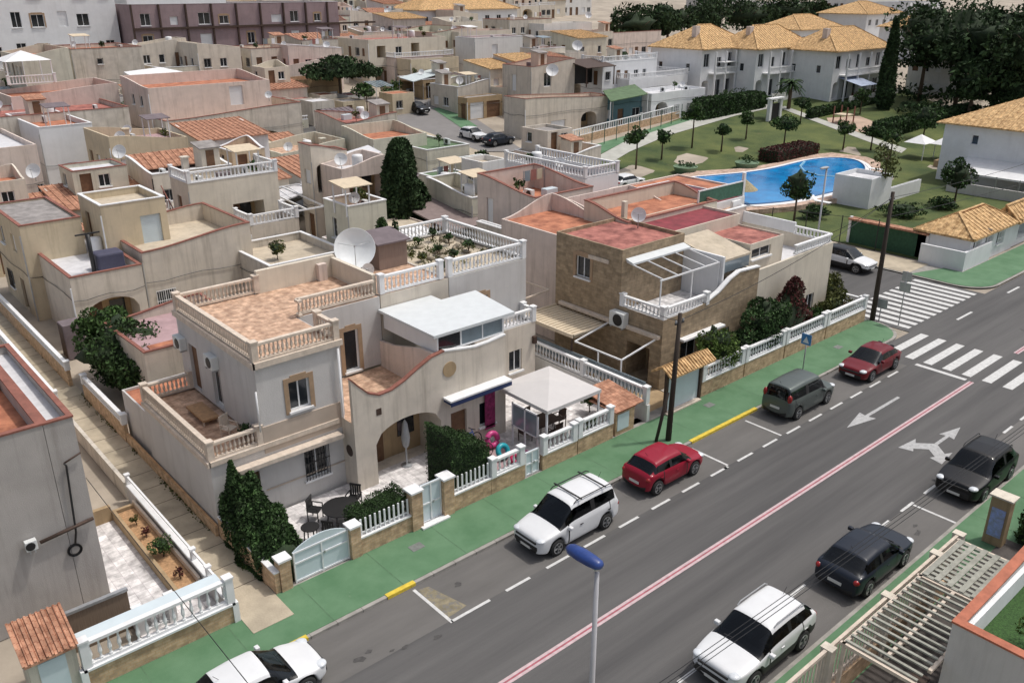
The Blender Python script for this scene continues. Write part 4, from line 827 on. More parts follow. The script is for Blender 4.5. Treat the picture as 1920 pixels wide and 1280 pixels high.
gate('white metal lattice gate in front of the pink float patio',22.0,22.8,1.3)
gwall('buff garden wall with white balusters in front of the white gazebo, first span',22.95,25.1,.85); gwall('buff garden wall with white balusters in front of the white gazebo, second span',25.15,27.5,.9)
T=thing('garden_wall','low tan wall with a pale meter cabinet right of the gazebo','garden wall',(28.5,24.3,0)); MB().box(27.7,24.3,0,29.0,24.5,1.35).build('wall',M_brick,T); MB().box(27.8,24.275,.35,28.6,24.296,1.2).build('cabinet_door',M_gate,T); 
q=MB(); q.box(27.6,24.2,1.36,29.0,26.0,1.42); q.build('slab',M_otile,T); pitched(T,27.7,24.25,29.6,26.6,1.42,1.75,M_otile,.06)
T=thing('garden_wall','long white balustraded wall running back between the gazebo garden and the brown stone house','garden wall',(30,24,0)); MB().box(29.95,24.3,0,30.15,33.4,1.0).build('wall',MW['white'],T); bal(T,[(30.05,24.5),(30.05,28.8),(30.05,33.2)],1.05,.8,M_white)
q=MB(); q.box(30.4,24.9,1.2,30.46,33,1.9); q.build('screen',M_gblue,T)
T=thing('garden_shelter','pale blue gate under a small buff tiled canopy on dark posts','gate',(32.6,24.2,0))
for x in (31.3,34.0): MB().box(x-.08,24.2,0,x+.08,24.36,2.35).build('post',M_dark,T)
MB().box(31.4,24.3,.1,33.9,24.34,2.0).build('gate_panel',M_gate,T); pitched(T,30.9,23.7,34.4,24.3,2.35,2.75,M_rtile,.08,ribs=.2); pitched(T,30.9,24.95,34.4,24.301,2.35,2.75,M_rtile,.08,ribs=.2)
MB().box(31.2,24.0,.126,33.9,24.29,.2).build('doorstep',M_cream,T)
for k,(a,b) in enumerate(((34.2,37.9),(38.0,41.8),(41.9,46.2),(46.3,51.0))):
    gwall(('buff wall with white balusters next to the tiled gate canopy','buff wall with white balusters below the yellow-green tree','buff wall with white balusters below the dark red shrub','buff wall with white balusters nearest the crossing')[k],a,b,.95)
T=thing('garden_wall','white balustrade and buff wall turning the corner along the side street','garden wall',(51,24.4,0)); MB().box(51.0,24.5,0,51.2,33,.95).build('brick_base',M_brick,T); bal(T,[(51.1,24.7),(51.1,33)],.95,.6,M_white,.3)
def slabm(n,lb,x0,y0,x1,y1,h,m): T=thing(n,lb,'patio',((x0+x1)/2,(y0+y1)/2,0)); MB().box(x0,y0,0,x1,y1,h).build('tiles',m,T); T['kind']='structure'
slabm('patio','white patio in front of the corner house',10.35,24.5,20.2,29.0,.11,M_patio); slabm('patio','pinkish patio of the middle house',20.25,24.5,22.9,28.05,.11,MF['mauve']); slabm('patio','grey patio below the gazebo',22.95,24.5,29.9,31.5,.11,M_patio); slabm('patio','brown paved garden of the stone house',30.2,24.5,33.2,33,.1,MW['tan']); slabm('patio','paved garden of the cream house',33.3,24.5,50.9,26.2,.1,MW['dirty'])
# gazebo
T=thing('gazebo','white square fabric gazebo standing in the street-side garden','gazebo',(25.7,26.6,.11))
q=MB(); a,b,c,d=(23.75,24.85),(27.2,24.85),(27.2,28.4),(23.75,28.4); ap=(25.5,26.6,2.95)
P4=[(*p,2.55) for p in (a,b,c,d)]
for k in range(4): q.face([P4[k],P4[(k+1)%4],ap]); p1,p2=P4[k],P4[(k+1)%4]; q.face([(p1[0],p1[1],2.38),(p2[0],p2[1],2.38),p2,p1])
q.build('canopy',mat('white_canvas',(.56,.54,.53),.9,.03,2.),T)
for p in (a,b,c,d): MB().box(p[0]-.04+(.06 if p[0]<25 else -.06),p[1]+(.06 if p[1]<26 else -.12),.11,p[0]+.04+(.06 if p[0]<25 else -.06),p[1]+(.14 if p[1]<26 else -.04),2.42).build('leg',M_frame,T)
table(25.3,26.8,.11,.8,M_dark,'dark garden table in the shade under the white gazebo',sq=True)
for k,(dx,dy,r,l) in enumerate(((-1.1,0,1.57,'left end'),(1.1,0,-1.57,'right end'),(0,-.9,PI,'street side'),(0,.9,0,'house side'))): chair(25.3+dx,26.8+dy,.11,r,M_dark,'dark brown garden chair at the %s of the table under the gazebo'%l,'chairs under the gazebo')
T=thing('screen_door','tall white glazed screen panels standing at the left of the gazebo','screen',(23.4,25.5,.11))
for k in range(3): MB().box(23.5,25.2+k*.85,.11,23.56,25.28+k*.85,2.3).build('post',M_frame,T)
MB().box(23.5,25.2,2.22,23.56,26.98,2.3).box(23.5,25.2,1.1,23.56,26.98,1.16).build('rail',M_frame,T); MB().box(23.52,25.28,1.17,23.54,26.9,2.2).build('pane',M_gblue,T)
# patio furniture of corner house
table(14.2,26.6,.11,.75,M_black,'round black garden table beside the barred window')
for k,(a_,l) in enumerate(((.6,'right of'),(2.2,'behind'),(3.8,'left of'),(5.3,'in front of'))): chair(14.2+1.15*math.cos(a_),26.6+1.15*math.sin(a_),.11,a_-PI/2,M_black,'tall black garden chair %s the round black table'%l,'black chairs round the patio table')
table(12.6,26.2,.11,.35,M_black,'small black plant stand on the white driveway tiles',cat='plant stand',name='plant_stand')
T=thing('sunshade_cover','folded grey parasol inside the porch arch','parasol',(18.6,28.4,.1)); MB().lathe((18.7,28.6,.1),[(.25,0),(.25,.06),(.04,.08),(.04,.9),(.14,1.0),(.2,1.4),(.12,2.1),(.02,2.3)],10).build('cover',M_grey,T,True)
def bicycle(lb,x,y,z,m,rot=0.,s=1.):
    T=thing('bicycle',lb,'bicycle',(0,0,0)); 
    for dx in (-.52,.52): q=MB(); q.tube([(dx+.34*math.cos(t*PI/8),0,.34+.34*math.sin(t*PI/8)) for t in range(17)],.022,6,False); w0=q.build('wheel',M_tyre,T,True)
    q=MB(); 
    for a,b in (((-.52,0,.34),(-.1,0,.3)),((-.1,0,.3),(.35,0,.8)),((-.1,0,.3),(-.25,0,.85)),((-.25,0,.75),(.36,0,.78)),((-.52,0,.34),(-.23,0,.75)),((.52,0,.34),(.34,0,.9))): q.tube([a,b],.02,6)
    q.build('frame',m,T,True); MB().box(-.36,-.06,.86,-.12,.06,.91).build('saddle',M_black,T,bevel=.02); MB().tube([(.33,-.25,.95),(.34,0,.92),(.33,.25,.95)],.015,6).build('handlebar',M_black,T,True)
    T.location=(x,y,z); T.rotation_euler=(-.12,0,rot); T.scale=(s,s,s)
bicycle('blue framed bicycle leaning on the house wall below the navy awning',21.5,27.75,.11,mat('blue_bike_paint',(.03,.10,.4),.3,.05,3.),.1,1.1); bicycle('dark framed bicycle parked by the sloping hedge',21.3,26.9,.11,M_black,-.2,1.05)
for k,(x,y,r,c,lb) in enumerate(((22.6,27.3,.42,(.55,.06,.22),'large pink inflatable leaning by the patio door'),(22.3,26.2,.38,(.02,.33,.40),'turquoise inflatable ring standing on the patio'),(22.6,25.5,.42,(.42,.02,.09),'crimson inflatable ring lying by the balustrade'),(23.1,25.6,.34,(.6,.22,.38),'pale pink inflatable ring next to the crimson one'))):
    T=thing('beach_float',lb,'beach float',(x,y,.11),'inflatable beach toys'); q=MB(); pts=[]
    R=Matrix.Rotation((1.3,1.1,.25,.2)[k],3,'X')
    q.tube([tuple(Vector((x,y,.15+r*(.95 if k<2 else .35)))+R@Vector((r*.7*math.cos(t*PI/10),r*.7*math.sin(t*PI/10),0))) for t in range(21)],r*.32,10,False); q.build('ring',mat('float_%d'%k,c,.35,.1,6.),T,True)
T=thing('towel','long magenta towel hanging by the patio door','towel',(22.9,28.0,1)); MB().box(22.75,27.98,.7,23.35,28.02,2.6).build('cloth',mat('magenta_towel',(.22,.02,.09),.9,.5,5.),T)
# brown house terrace canopies
T=thing('awning_canopy','cream slatted canopy over the side terrace of the brown stone house','canopy',(31.6,31.8,2.6))
pitched(T,30.5,30.0,33.2,34.2,2.75,2.76,M_slat,.06)
q=MB()
for k in range(15): q.box(30.5,30.1+k*.285,2.765,33.2,30.22+k*.285,2.80)
for y in (30.0,34.1): q.box(30.45,y,2.66,33.2,y+.1,2.85)
q.box(30.4,30,2.66,30.5,34.2,2.85); q.build('slats',mat('cream_slats_light',(.66,.56,.42),.7,.08,3.),T)
for y in (30.05,34.1): MB().box(30.42,y,0,30.5,y+.08,2.7).build('post',M_dark,T)
T=thing('terrace_frame','white metal canopy frame over the dark side terrace','canopy frame',(31.8,27.4,0)); q=MB()
for y in (26.6,29.9): q.beam((30.5,y,2.5),(33.2,y,2.95),.07,.07)
q.beam((30.5,26.6,2.5),(30.5,29.9,2.5),.07,.07).beam((30.5,28.2,.1),(30.5,28.2,2.5),.06,.06).beam((30.5,26.6,.1),(30.5,26.6,2.5),.06,.06); q.build('frame',M_frame,T)
q=MB()
for y in (34.6,37.0): q.beam((29.5,y,3.4),(33.0,y,3.6),.08,.08)
q.beam((29.6,34.6,3.4),(29.6,37.0,3.4),.08,.08).beam((33,34.6,3.6),(33,37.0,3.6),.08,.08).beam((29.6,34.6,0),(29.6,34.6,3.4),.08,.08); T=thing('terrace_frame','cream metal frame between the stone house and the balustraded terrace','canopy frame',(31,35,0)); q.build('frame',M_cream,T)
ac(33.2,28.6,3.0,'large grey air conditioner on the brown stone wall above the side terrace','L',1.0,.8,.45)
ac(12.4,36.4-.4,5.1,'air conditioner high on the back of the corner house side wall','L'); ac(12.4,32.6,5.3,'air conditioner above the terrace doors of the corner house','L'); ac(18.9,54.6,2.1,'air conditioner on the beige wall right of the wooden porch','F')
for k,(x,y,lb) in enumerate(((11.6,33.0,'wooden sun bed frame on the lower tiled terrace'),)):
    T=thing('sun_lounger',lb,'sun lounger',(x,y,3.2)); MB().box(x-.35,y-.9,3.42,x+.35,y+.9,3.5).build('seat',mat('wood_slats',(.38,.22,.11),.7,.2,6.),T); [MB().box(x+sx*.3-.03,y+sy*.8-.03,3.2,x+sx*.3+.03,y+sy*.8+.03,3.42).build('leg',M_cream,T) for sx in (-1,1) for sy in (-1,1)]
chair(11.7,30.6,3.2,.4,M_cream,'pale garden chair on the lower tiled terrace'); tree('potted_plant','dark potted plant in the corner of the lower tiled terrace',12.05,29.9,.9,.3,.35,'dark',200,.06,3,'plant',z=3.2,th=.4,tr=.03)
# B/C roof clutter
x,y=W(712,505,6.7); T=thing('roof_shed','brown boarded roof hut with slate grey roof behind the large satellite dish','hut',(x,y,6.6)); MB().box(x,y,6.63,x+1.7,y+1.5,8.0).build('wall',mat('brown_boards',(.24,.18,.15),.85,.12,5.,stretch=(6,6,.3)),T); pitched(T,x-.15,y-.15,x+1.85,y+1.7,8.02,8.3,MF['greydk'],.08); print('HUT',x,y,W(660,505,6.7))
for k in range(9):
    x,y=(25.0+(k*1.37)%4,34+(k*2.3)%5); tree('potted_plant','pot plant on the planted roof terrace, %s'%('by the front left corner','on the left side','near the hut','mid terrace','by the right rail','at the back rail','in the back corner','beside the rockery','near the front rail')[k],x,y,.5+.15*(k%3),.32,.22,('olive','mid','dark')[k%3],110,.09,40+k,'plant','pot plants on the planted roof terrace',z=6.6,th=.15,tr=.03)
cone_bush('climbing_plant','green climbing plant on the rear corner of the planted roof terrace',24.9,39.3,6.6,.55,.5,1.7,700,.09,'mid',4,.4)
cone_bush('climbing_plant','dark slender plant beside the roof hut',24.5,37.4,6.0,.3,.3,2.6,400,.09,'dark',5,.3)
# ================================================================ RIGHT FOREGROUND HOUSE
T=thing('house','grey house at the lower right with orange coping and artificial grass roof','house',(21.3,0,0))
vol(T,21.3,-5,33,6.35,0,(4.0,4.0,4.5,4.1),'grey','lawn',fl=3.3,t=.22,cop=mat('orange_coping',(.42,.14,.08),.8,.2,3.,stain=.3))
MB().box(21.53,5.98,3.31,32.8,6.12,3.98).box(21.53,-4,3.31,21.62,5.97,3.9).build('inner_wall',MW['snow'],T)
tree('potted_plant','small variegated plant on the artificial grass roof',22.9,4.9,1.0,.45,.35,'light',260,.07,8,'plant',z=3.3,th=.4,tr=.02,core=0)
chair(26.0,5.1,3.3,1.2,M_white,'white chair on the artificial grass roof')
T=thing('garden_pergola','cream slatted pergola over the yard of the lower right house','pergola',(23.5,7.5,0))
q=MB()
M_old=mat('weathered_white_wood',(.33,.33,.285),.85,.2,4.,stain=.5)
for k in range(15): q.beam((19.95+k*.30,8.5,2.86+.02*math.sin(k*1.9)),(19.95+k*.30,6.45,2.86-.02*math.sin(k*2.3)),.085+.015*math.sin(k*3.1),.05)
q.build('slats',M_old,T); q=MB()
for (a,b,c,d) in ((19.8,8.5,27.3,8.5),(20.6,6.42,27.3,6.42),(19.85,6.4,19.85,8.6),(24.45,6.4,24.45,8.6),(27.3,6.4,27.3,8.6),(20.2,7.45,24.4,7.45)): q.beam((a,b,2.78),(c,d,2.78),.1,.1)
q.build('beams',M_cream,T)
for x,y in ((19.9,8.5),(19.9,6.5),(24.4,8.5),(27.2,8.5),(27.2,6.5)): MB().box(x-.05,y-.05,0,x+.05,y+.05,2.73).build('post',M_cream,T)
q=MB()
for k in range(11): q.beam((24.55+k*.26,8.45,2.85),(24.55+k*.26,6.45,2.85),.14,.03)
for k in range(6): q.beam((24.5,6.55+k*.37,2.885),(27.25,6.55+k*.37,2.885),.17,.03)
q.build('lattice',M_old,T)
T=thing('garden_wall','tan street wall with white rails in front of the lower right pergola','garden wall',(24,8.9,0)); MB().box(16.0,8.8,0,28.4,9.0,.8).build('base',M_brick,T)
q=MB(); q.box(16,8.84,2.30,28.5,8.94,2.42); q.box(16,8.84,1.0,28.5,8.92,1.08); 
for k in range(60): q.box(16.1+k*.207,8.86,.8,16.15+k*.207,8.9,2.3)
q.build('railing',M_cream,T)
for x in (16.4,19.8,23.3,26.6,28.3): MB().box(x-.14,8.72,0,x+.14,9.06,2.40).box(x-.15,8.70,2.402,x+.15,9.08,2.45).build('post',MW['cream'],T)
slabm('patio','paved yard coloured dark as shade under the lower right pergola',16,6.4,33,8.75,.135,mat('shade_toned_paving',(.07,.06,.055),.85,.3,3.))  # floor coloured near black to give the shade under the pergola
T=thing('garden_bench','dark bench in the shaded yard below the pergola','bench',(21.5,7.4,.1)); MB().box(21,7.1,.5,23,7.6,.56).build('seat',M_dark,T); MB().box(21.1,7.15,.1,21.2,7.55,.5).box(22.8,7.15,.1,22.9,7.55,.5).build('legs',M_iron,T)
T=thing('mosaic_pillar','tan entrance pillar with a blue and white mosaic panel at the right edge','pillar',(32,8.8,0)); MB().box(32.2,8.6,0,32.65,9.3,2.15).build('shaft',MW['tan'],T); MB().box(32.12,8.52,2.152,32.73,9.38,2.22).build('cap',MW['cream'],T); MB().box(32.17,8.7,.5,32.198,9.2,1.7).build('mosaic_panel',mat('blue_mosaic',(.45,.48,.60),.5,.4,5.,c2=(.25,.32,.62)),T)
box_hedge('hedge','dark hedge behind the mosaic pillar at the right edge',33.0,6.6,42,8.4,0,1.6,90,.09,'mid',31)
# ================================================================ TOWN HOUSES
OCC=[(10,24,31,47),(30,24,52,47),(8,24,10.3,64)]
def autoh(L_,hh,rnd,near):
    out=[]; s=.7
    while s+1.2<L_:
        if hh>5.5: out.append((s,hh-2.5,1.0 if rnd.random()<.7 else .8,1.15 if rnd.random()<.75 else 2.0,rnd.choice('wwwbsd')) if rnd.random()<.92 else None)
        if rnd.random()<.8: out.append((s,.1,1.0,2.1,'d') if rnd.random()<.4 else (s,.9,1.2,1.2,rnd.choice('wbs')))
        s+=rnd.uniform(1.7,2.5)
    o=[]
    for h in out:
        if h is None: continue
        if h[3]==2.0: h=(h[0],hh-3.2,.9,2.0,'d')
        if h[1]<0: continue
        if all(h[0]>=g[0]+g[2]+.05 or g[0]>=h[0]+h[2]+.05 or h[1]>=g[1]+g[3]+.05 or g[1]>=h[1]+h[3]+.05 for g in o) and h[1]+h[3]<hh-.3: o.append(h)
    return o
HN=0; CL=[]
def sref(lb):
    w=lb.replace('storey ','storey ').split()
    w=(w[:4]+w[-4:] if ' row, ' in lb else w[:7])
    while w[-1] in ('in','the','with','and','of','at','its','a','by','on','to','right','below','an','behind','from','white'): w.pop()
    return ' '.join(w)
def clutter(lb,x0,y0,x1,y1,z,r):
    lb=sref(lb)
    x0+=.5;y0+=.5;x1-=.5;y1-=.5
    if x1-x0<1.5 or y1-y0<1.5: return
    sl=[(x0+(x1-x0)*(i+.5)/3,y0+(y1-y0)*(j+.5)/3) for i in range(3) for j in range(3)]; r.shuffle(sl)
    for (x,y),k in zip(sl[:r.choice((2,3,4,5))],r.sample((0,1,2,2,3,4,5,5,6,7,7),5)):
        if k==0:
            T=thing('water_tank','white round water tank on the '+lb,'water tank',(x,y,z)); MB().lathe((x,y,z+.3),[(.001,0),(.42,0),(.45,.1),(.45,.8),(.4,.95),(.001,1.0)],14).build('tank',M_white,T,True); MB().box(x-.4,y-.4,z,x+.4,y+.4,z+.295).build('stand',MW['dirty'],T)
        elif k==1:
            T=thing('laundry_rack','washing line with cloths on the '+lb,'laundry',(x,y,z)); [MB().box(x+a-.03,y-.03,z,x+a+.03,y+.03,z+1.7).build('post',M_steel,T) for a in (-1,1)]
            for i,c in enumerate(r.sample(range(4),3)): MB().box(x-.9+i*.6,y-.01,z+.9,x-.4+i*.6,y+.01,z+1.65).build('cloth',(M_white,M_gblue,mat('towel_red',(.28,.12,.10)),mat('towel_sand',(.5,.44,.32)))[c],T)
        elif k==2: dish(x,y,z,r.uniform(.35,.55),'pale satellite dish on the '+lb,-2.3,.5,.5)
        elif k==3:
            T=thing('roof_pergola','small framed sunshade on the '+lb,'sunshade',(x,y,z)); [MB().box(x+a-.04,y+b-.04,z,x+a+.04,y+b+.04,z+2.0).build('post',M_frame,T) for a in (-.9,.9) for b in (-.8,.8)]; pitched(T,x-1.1,y-1,x+1.1,y+1,z+2.0,z+2.2,(M_slat,M_white,M_gblue,MF['greydk'])[r.randrange(4)],.06)
        elif k==4:
            T=thing('roof_hut','small rendered stair hut on the '+lb,'hut',(x,y,z)); MB().box(x-.8,y-.8,z,x+.8,y+.8,z+2.0).build('wall',MW['creamy'],T); pitched(T,x-.95,y-.95,x+.95,y+.95,z+2.02,z+2.35,M_otile if r.random()<.5 else MF['grey'],.08); MB().box(x-.4,y-.83,z+.05,x+.3,y-.805,z+1.8).build('door',M_door,T)
        elif k==5: ac(x,y,z+.1,'air conditioner standing on the '+lb,'L')
        elif k==6:
            T=thing('storage_box','low storage box on the '+lb,'storage box',(x,y,z)); MB().box(x-.6,y-.3,z,x+.5,y+.3,z+.6).build('box',(M_gate,MF['greydk'],MW['tan'])[r.randrange(3)],T,bevel=.03)
        else: tree('potted_plant','pot plant on the '+lb,x,y,1.3,.45,.4,r.choice(('mid','olive','dark')),120,.13,r.randrange(999),'plant',z=z,th=.4,tr=.03,core=0)
def hs(label,vols,loc=None,cat='house',name='house',grp='houses of the old town'):
    global HN
    bs=[box3(*v[:5]) for v in vols]; b=bs[0]; T=thing(name,label,cat,(b[0],b[1],G(b[0],b[1])),grp)
    for v,b in zip(vols,bs):
        HN+=1; rnd=random.Random(HN*3+1); o=dict(wave=None,F=None,L=None,bal=None,cop=None,dxy=None,pr=None); o.update(v[7] if len(v)>7 else {})
        x0,y0,x1,y1,z=b
        if o['dxy']: x1,y1=x0+o['dxy'][0],y0+o['dxy'][1]
        y1=min(y1,y0+14); g=G(x0,y0); OCC.append((x0,y0,x1,y1)); hh=v[2]; near=math.hypot(x0,y0)<110
        zc=z
        if o['wave']=='R': zc=(z,z+.7,z+.7,z)
        if o['wave']=='L': zc=(z+.7,z,z,z+.7)
        if o['wave']=='B': zc=(z,z,z+.7,z+.7)
        if o['wave']=='M': zc=(z,z+.6,z,z+.6)
        F=o['F'] if o['F'] is not None else autoh(x1-x0,hh,rnd,near); Lh=o['L'] if o['L'] is not None else autoh(y1-y0,hh,rnd,near)
        vol(T,x0,y0,x1,y1,g-1.2,zc,v[5],v[6],fl=z-(o.get('pd') or .45),t=.16,F=F,Lh=Lh,cop=o['cop'] or {0:M_red,1:None,2:M_white,3:None}[HN%4],hb=g)
        if x1-x0>3 and y1-y0>3 and not (v[7] if len(v)>7 else {}).get('nc'): CL.append((label+(', part %s'%'one two three four'.split()[vols.index(v)] if 0 else ''),x0,y0,x1,y1,z-(o.get('pd') or .45),HN))
        if y1-y0>2 and x1-x0>2:
            MB().tube([(x0-.06,y0-.06,g),(x0-.06,y0-.06,z-.6)],.05,5).build('downpipe',M_frame if HN%2 else M_steel,T); q=MB(); zz=g+min(2.9,hh-1); q.tube([(x0+(x1-x0)*t/6,y0-.05,zz-.08*math.sin(t*1.7)) for t in range(7)],.02,4); q.tube([(x0-.05,y0+(y1-y0)*t/6,zz+.1*math.sin(t*1.3)) for t in range(7)],.02,4); q.build('wall_cable',M_black,T)
        if o['bal']: bal(T,[(x0+.1,y1-.1),(x0+.1,y0+.1),(x1-.1,y0+.1),(x1-.1,y1-.1)],z+.06,.75,M_white,.3,far=True)
    return T,bs
n_=dict(F=[],L=[])
hs('ochre house with wooden porch arch and white roof deck beyond the big bush',[(130,522,4.3,265,40,'beige','white',dict(F=[(.6,.05,3.0,2.6,'a')],L=[(2,.8,.9,1.2,'w')],cop=M_red,pd=.5)),(265,475,4.8,470,190,'beige','beige',dict(wave='R',F=[(.5,.9,1.2,1.3,'bw')],cop=M_red)),(187,387,7.2,308,145,'yellow','beige',dict(F=[(2.3,4.3,1.3,1.9,'sb')],L=[(1,4.3,.9,2,'d')],cop=M_white)),(35,425,6.2,150,-20,'yellow','grey',dict(F=[],L=[(1.5,4.0,1,1.2,'w'),(4.5,4.0,1,1.2,'s'),(1.5,.9,1.1,1.2,'b'),(4.5,.1,1,2.1,'d')],pd=.1))])
MB().lathe((19.3,54.66,4.0),[(.001,-.02),(.42,-.02),(.42,.04)],24,'y').build('medallion',MW['tan'],bpy.data.objects['ochre_dummy']) if 0 else None
hs('low beige annex with a wide flat terrace behind the corner house roof',[(505,500,3.7,650,425,'dirty','beige',dict(F=[],L=[],pd=.5,cop=M_white,nc=1))],name='annex')
hs('pale house with a black doorway in its white front at the left edge',[(72,240,6.4,172,10,'snow','orange',dict(F=[(1.5,.3,1.3,2.6,'p')],L=[])),(-70,285,6.2,68,-130,'pink','white',dict(F=[(5.0,.3,2.2,2.5,'g')],L=[]))])
hs('long house row with faded red and brown flat roofs at the left',[(-20,222,6.0,150,-60,'dirty','red',dict(F=[],dxy=(13,9))),(20,182,6.0,155,-40,'pink','orange',dict(dxy=(11,8),wave='R'))])
hs('wide pinkish house with stained wavy parapet and orange upper roof at the left centre',[(310,228,4.6,565,215,'dirty','terra',dict(wave='R',F=[(3,.1,1.2,1.3,'s'),(9.5,.1,3.5,2.4,'a')],L=[(3,1.5,.8,1,'b'),(6,1.5,.8,1,'b')],cop=M_red)),(277,166,7.4,505,226,'pink','orange',dict(F=[(9,4.9,1.6,2.1,'s')],L=[(3,5.3,.8,1.1,'w'),(5.5,5.3,.8,1.1,'w')],wave='B'))])
hs('greenish house with orange roof at the upper left',[(133,93,7.0,235,-30,'dirty','orange',dict(dxy=(9,10),F=[(3,5,.7,.7,'b')])),(40,105,7.2,130,0,'green','orange',dict(F=[],wave='R'))])
hs('beige house with white balustraded upper terrace left of the garden pergolas',[(352,345,6.6,520,318,'creamy','beige',dict(bal=1,F=[(3.2,2.4,2.5,2.2,'p')],L=[(1,3.4,.8,2,'d')])),(470,425,3.6,560,440,'beige','grey',dict(F=[],bal=1))])
hs('small tower house with tall arched opening near the conifer',[(583,290,7.2,650,560,'cream','white',dict(F=[(.4,4.0,1.0,2.3,'a')],wave='L')),(640,318,6.4,722,600,'pink','white',dict(F=[(.6,3.4,3.6,2.2,'p')],wave='R'))])
hs('pale yellow house with bright orange roof terrace left of the conifer',[(652,388,6.3,724,606,'green','orange',dict(F=[],L=[(1,3.8,.6,1.4,'w')],cop=M_white,pd=.7)),(622,332,5.2,640,600,'green','beige',dict(cop=M_white))])
hs('row of low buildings with moss green flat roofs right of the conifer',[(812,333,3.8,872,785,'green','greenf',dict(pd=.05,cop=M_white,nc=1)),(890,308,4.2,945,846,'green','greenf',dict(pd=.05,nc=1,cop=M_white)),(842,352,3.6,895,800,'green','beige',dict(pd=.3)),(905,305,6.4,950,865,'white','beige',dict(F=[(.8,4.6,.6,.8,'b')]))])
x0,y0=W(845,432,2.4); T=thing('shed','low open shed with brown mono-pitch roof right of the conifer','shed',(x0,y0,0)); vol(T,x0+.2,y0+.4,x0+4.2,y0+6.2,0,2.3,'brown','dark',fl=2.2,t=.08,F=[(.2,.1,3.4,2.0,'p')],Lh=[(.3,.2,4.8,1.9,'p')]); pitched(T,x0-.2,y0-.2,x0+4.6,y0+6.6,2.45,3.3,mat('brown_sheet_roof',(.22,.17,.16),.8,.12,2.),.12); OCC.append((x0,y0,x0+5,y0+7))
hs('pale greenish party wall with white wavy coping behind the brown roofed shed',[(885,372,4.2,940,800,'green','beige',dict(cop=M_white,F=[],L=[],wave='B'))])
hs('beige party-wall house with orange sunken roof in the centre of the view',[(1004,372,7,1112,895,'pink','orange',dict(F=[(1.0,4.0,1.2,1.8,'g')],L=[(1.,4.2,.7,2.,'s')],cop=M_red,wave='B',pd=1.0)),(1066,468,4.9,1075,960,'dirty','beige',dict(dxy=(.5,9),F=[],L=[])),(1025,455,4.8,1068,960,'dirty','white',dict(F=[],L=[],wave='L',cop=M_white))])
hs('beige house with large orange roof behind the big round satellite dish',[(1178,418,7,1345,1095,'creamy','orange',dict(F=[],L=[],wave='B',pd=.12,nc=1)),(1250,378,6.6,1380,1140,'pink','orange',dict(F=[],L=[],pd=.12,nc=1)),(1330,405,6.2,1400,1290,'pink','terra',dict(F=[],L=[],pd=.12,nc=1))])
hs('white walled house with white balusters round its roof terrace near the lawn',[(1097,336,6.7,1160,946,'snow','greydk',dict(bal=1,F=[],L=[(6,3.6,.4,1.4,'b')]))])
hs('two-storey beige house with dark gazebo roof on the lawn corner',[(996,126,7,1078,942,'beige','orange',dict(F=[(2.4,4.2,1.4,1.9,'g')],L=[(2,3.6,.9,2.2,'s')],wave='R')),(985,197,4.3,1147,945,'beige','terra',dict(wave='L',F=[(4.5,.4,2.6,1.5,'s'),(10,.1,3.0,2.4,'a')],L=[],cop=M_red))])
hs('white two-storey house with crimson roof terrace in the upper centre',[(890,72,7,980,853,'white','red',dict(F=[(3.6,4.2,1.2,1.7,'s')],L=[])),(860,60,6.8,960,820,'creamy','red',dict(F=[]))])
hs('teal fronted single-storey house with dark green roof facing the lawn',[(1150,182,3.9,1214,1125,'teal','greenf',dict(F=[(1,.1,1.2,2.1,'d'),(4,.9,1.6,1.2,'w')],pd=.1))])
hs('white arched single-storey house facing the lawn',[(1222,176,4,1330,1215,'snow','white',dict(dxy=(12,5),F=[(1,.1,2.6,2.6,'a'),(5,.9,1.2,1.2,'bw'),(8,.9,1.2,1.2,'bw')]))])
hs('dark canopied car shelter beside the far street',[(793,150,2.9,900,745,'tan','dark',dict(F=[(.5,.1,3,2.3,'p'),(5,.1,3,2.3,'p')],L=[(1,.1,3,2.3,'p')],pd=.05))],cat='shelter',name='car_shelter')
hs('garage with orange wooden doors and grey roof at the end of the far street',[(876,184,3,942,858,'tan','grey',dict(F=[(.5,.1,2.4,2.2,'s'),(3.4,.1,2.4,2.2,'d')],pd=.1))],cat='garage',name='garage')
hs('brown and pink house with two white roof hatches in the left centre',[(650,232,5.2,745,590,'dirty','red',dict(wave='M')),(700,262,5.0,800,640,'green','orange',dict(wave='B'))])
hs('low cream house next to the green roofs',[(800,282,4.0,880,720,'green','greenf',dict(pd=.15))])
hs('cream house with broad veranda and pink balcony in the upper centre',[(690,75,6.8,835,622,'creamy','red',dict(F=[(1.5,4.0,1.6,1.8,'p'),(5,4.2,1.2,1.4,'w'),(8,4,1.6,2,'p'),(1,.3,2.6,2.4,'a'),(6,.2,1.4,2.2,'g'),(9,.2,1.4,2.2,'g')])),(740,110,4.2,850,700,'pink','beige',dict(bal=1))])
hs('pale beige house row below the mauve block',[(255,85,6.6,350,238,'beige','beige',dict(wave='R')),(300,128,4.6,420,240,'creamy','grey'),(370,92,6.8,450,330,'cream','beige',dict(wave='L'))])
hs('house with white blanket roof patch in the upper left centre',[(470,92,6.4,560,430,'cream','terra'),(520,125,4.6,620,470,'pink','red',dict(wave='R'))])
hs('pinkish house left of the umbrella-shaped dark tree',[(540,95,6.2,640,510,'pink','mauve',dict(wave='L')),(560,150,4.,640,530,'tan','red')])
hs('grey-green cream house in front of the purple terrace block',[(810,62,6.6,880,740,'green','beige',dict(wave='R')),(770,112,4.6,860,735,'yellow','grey')])
hs('cluttered white house left of the yellow-roofed row',[(1130,118,6.6,1232,1090,'snow','white',dict(bal=1)),(1180,150,4.3,1290,1120,'snow','white',dict(bal=1))])
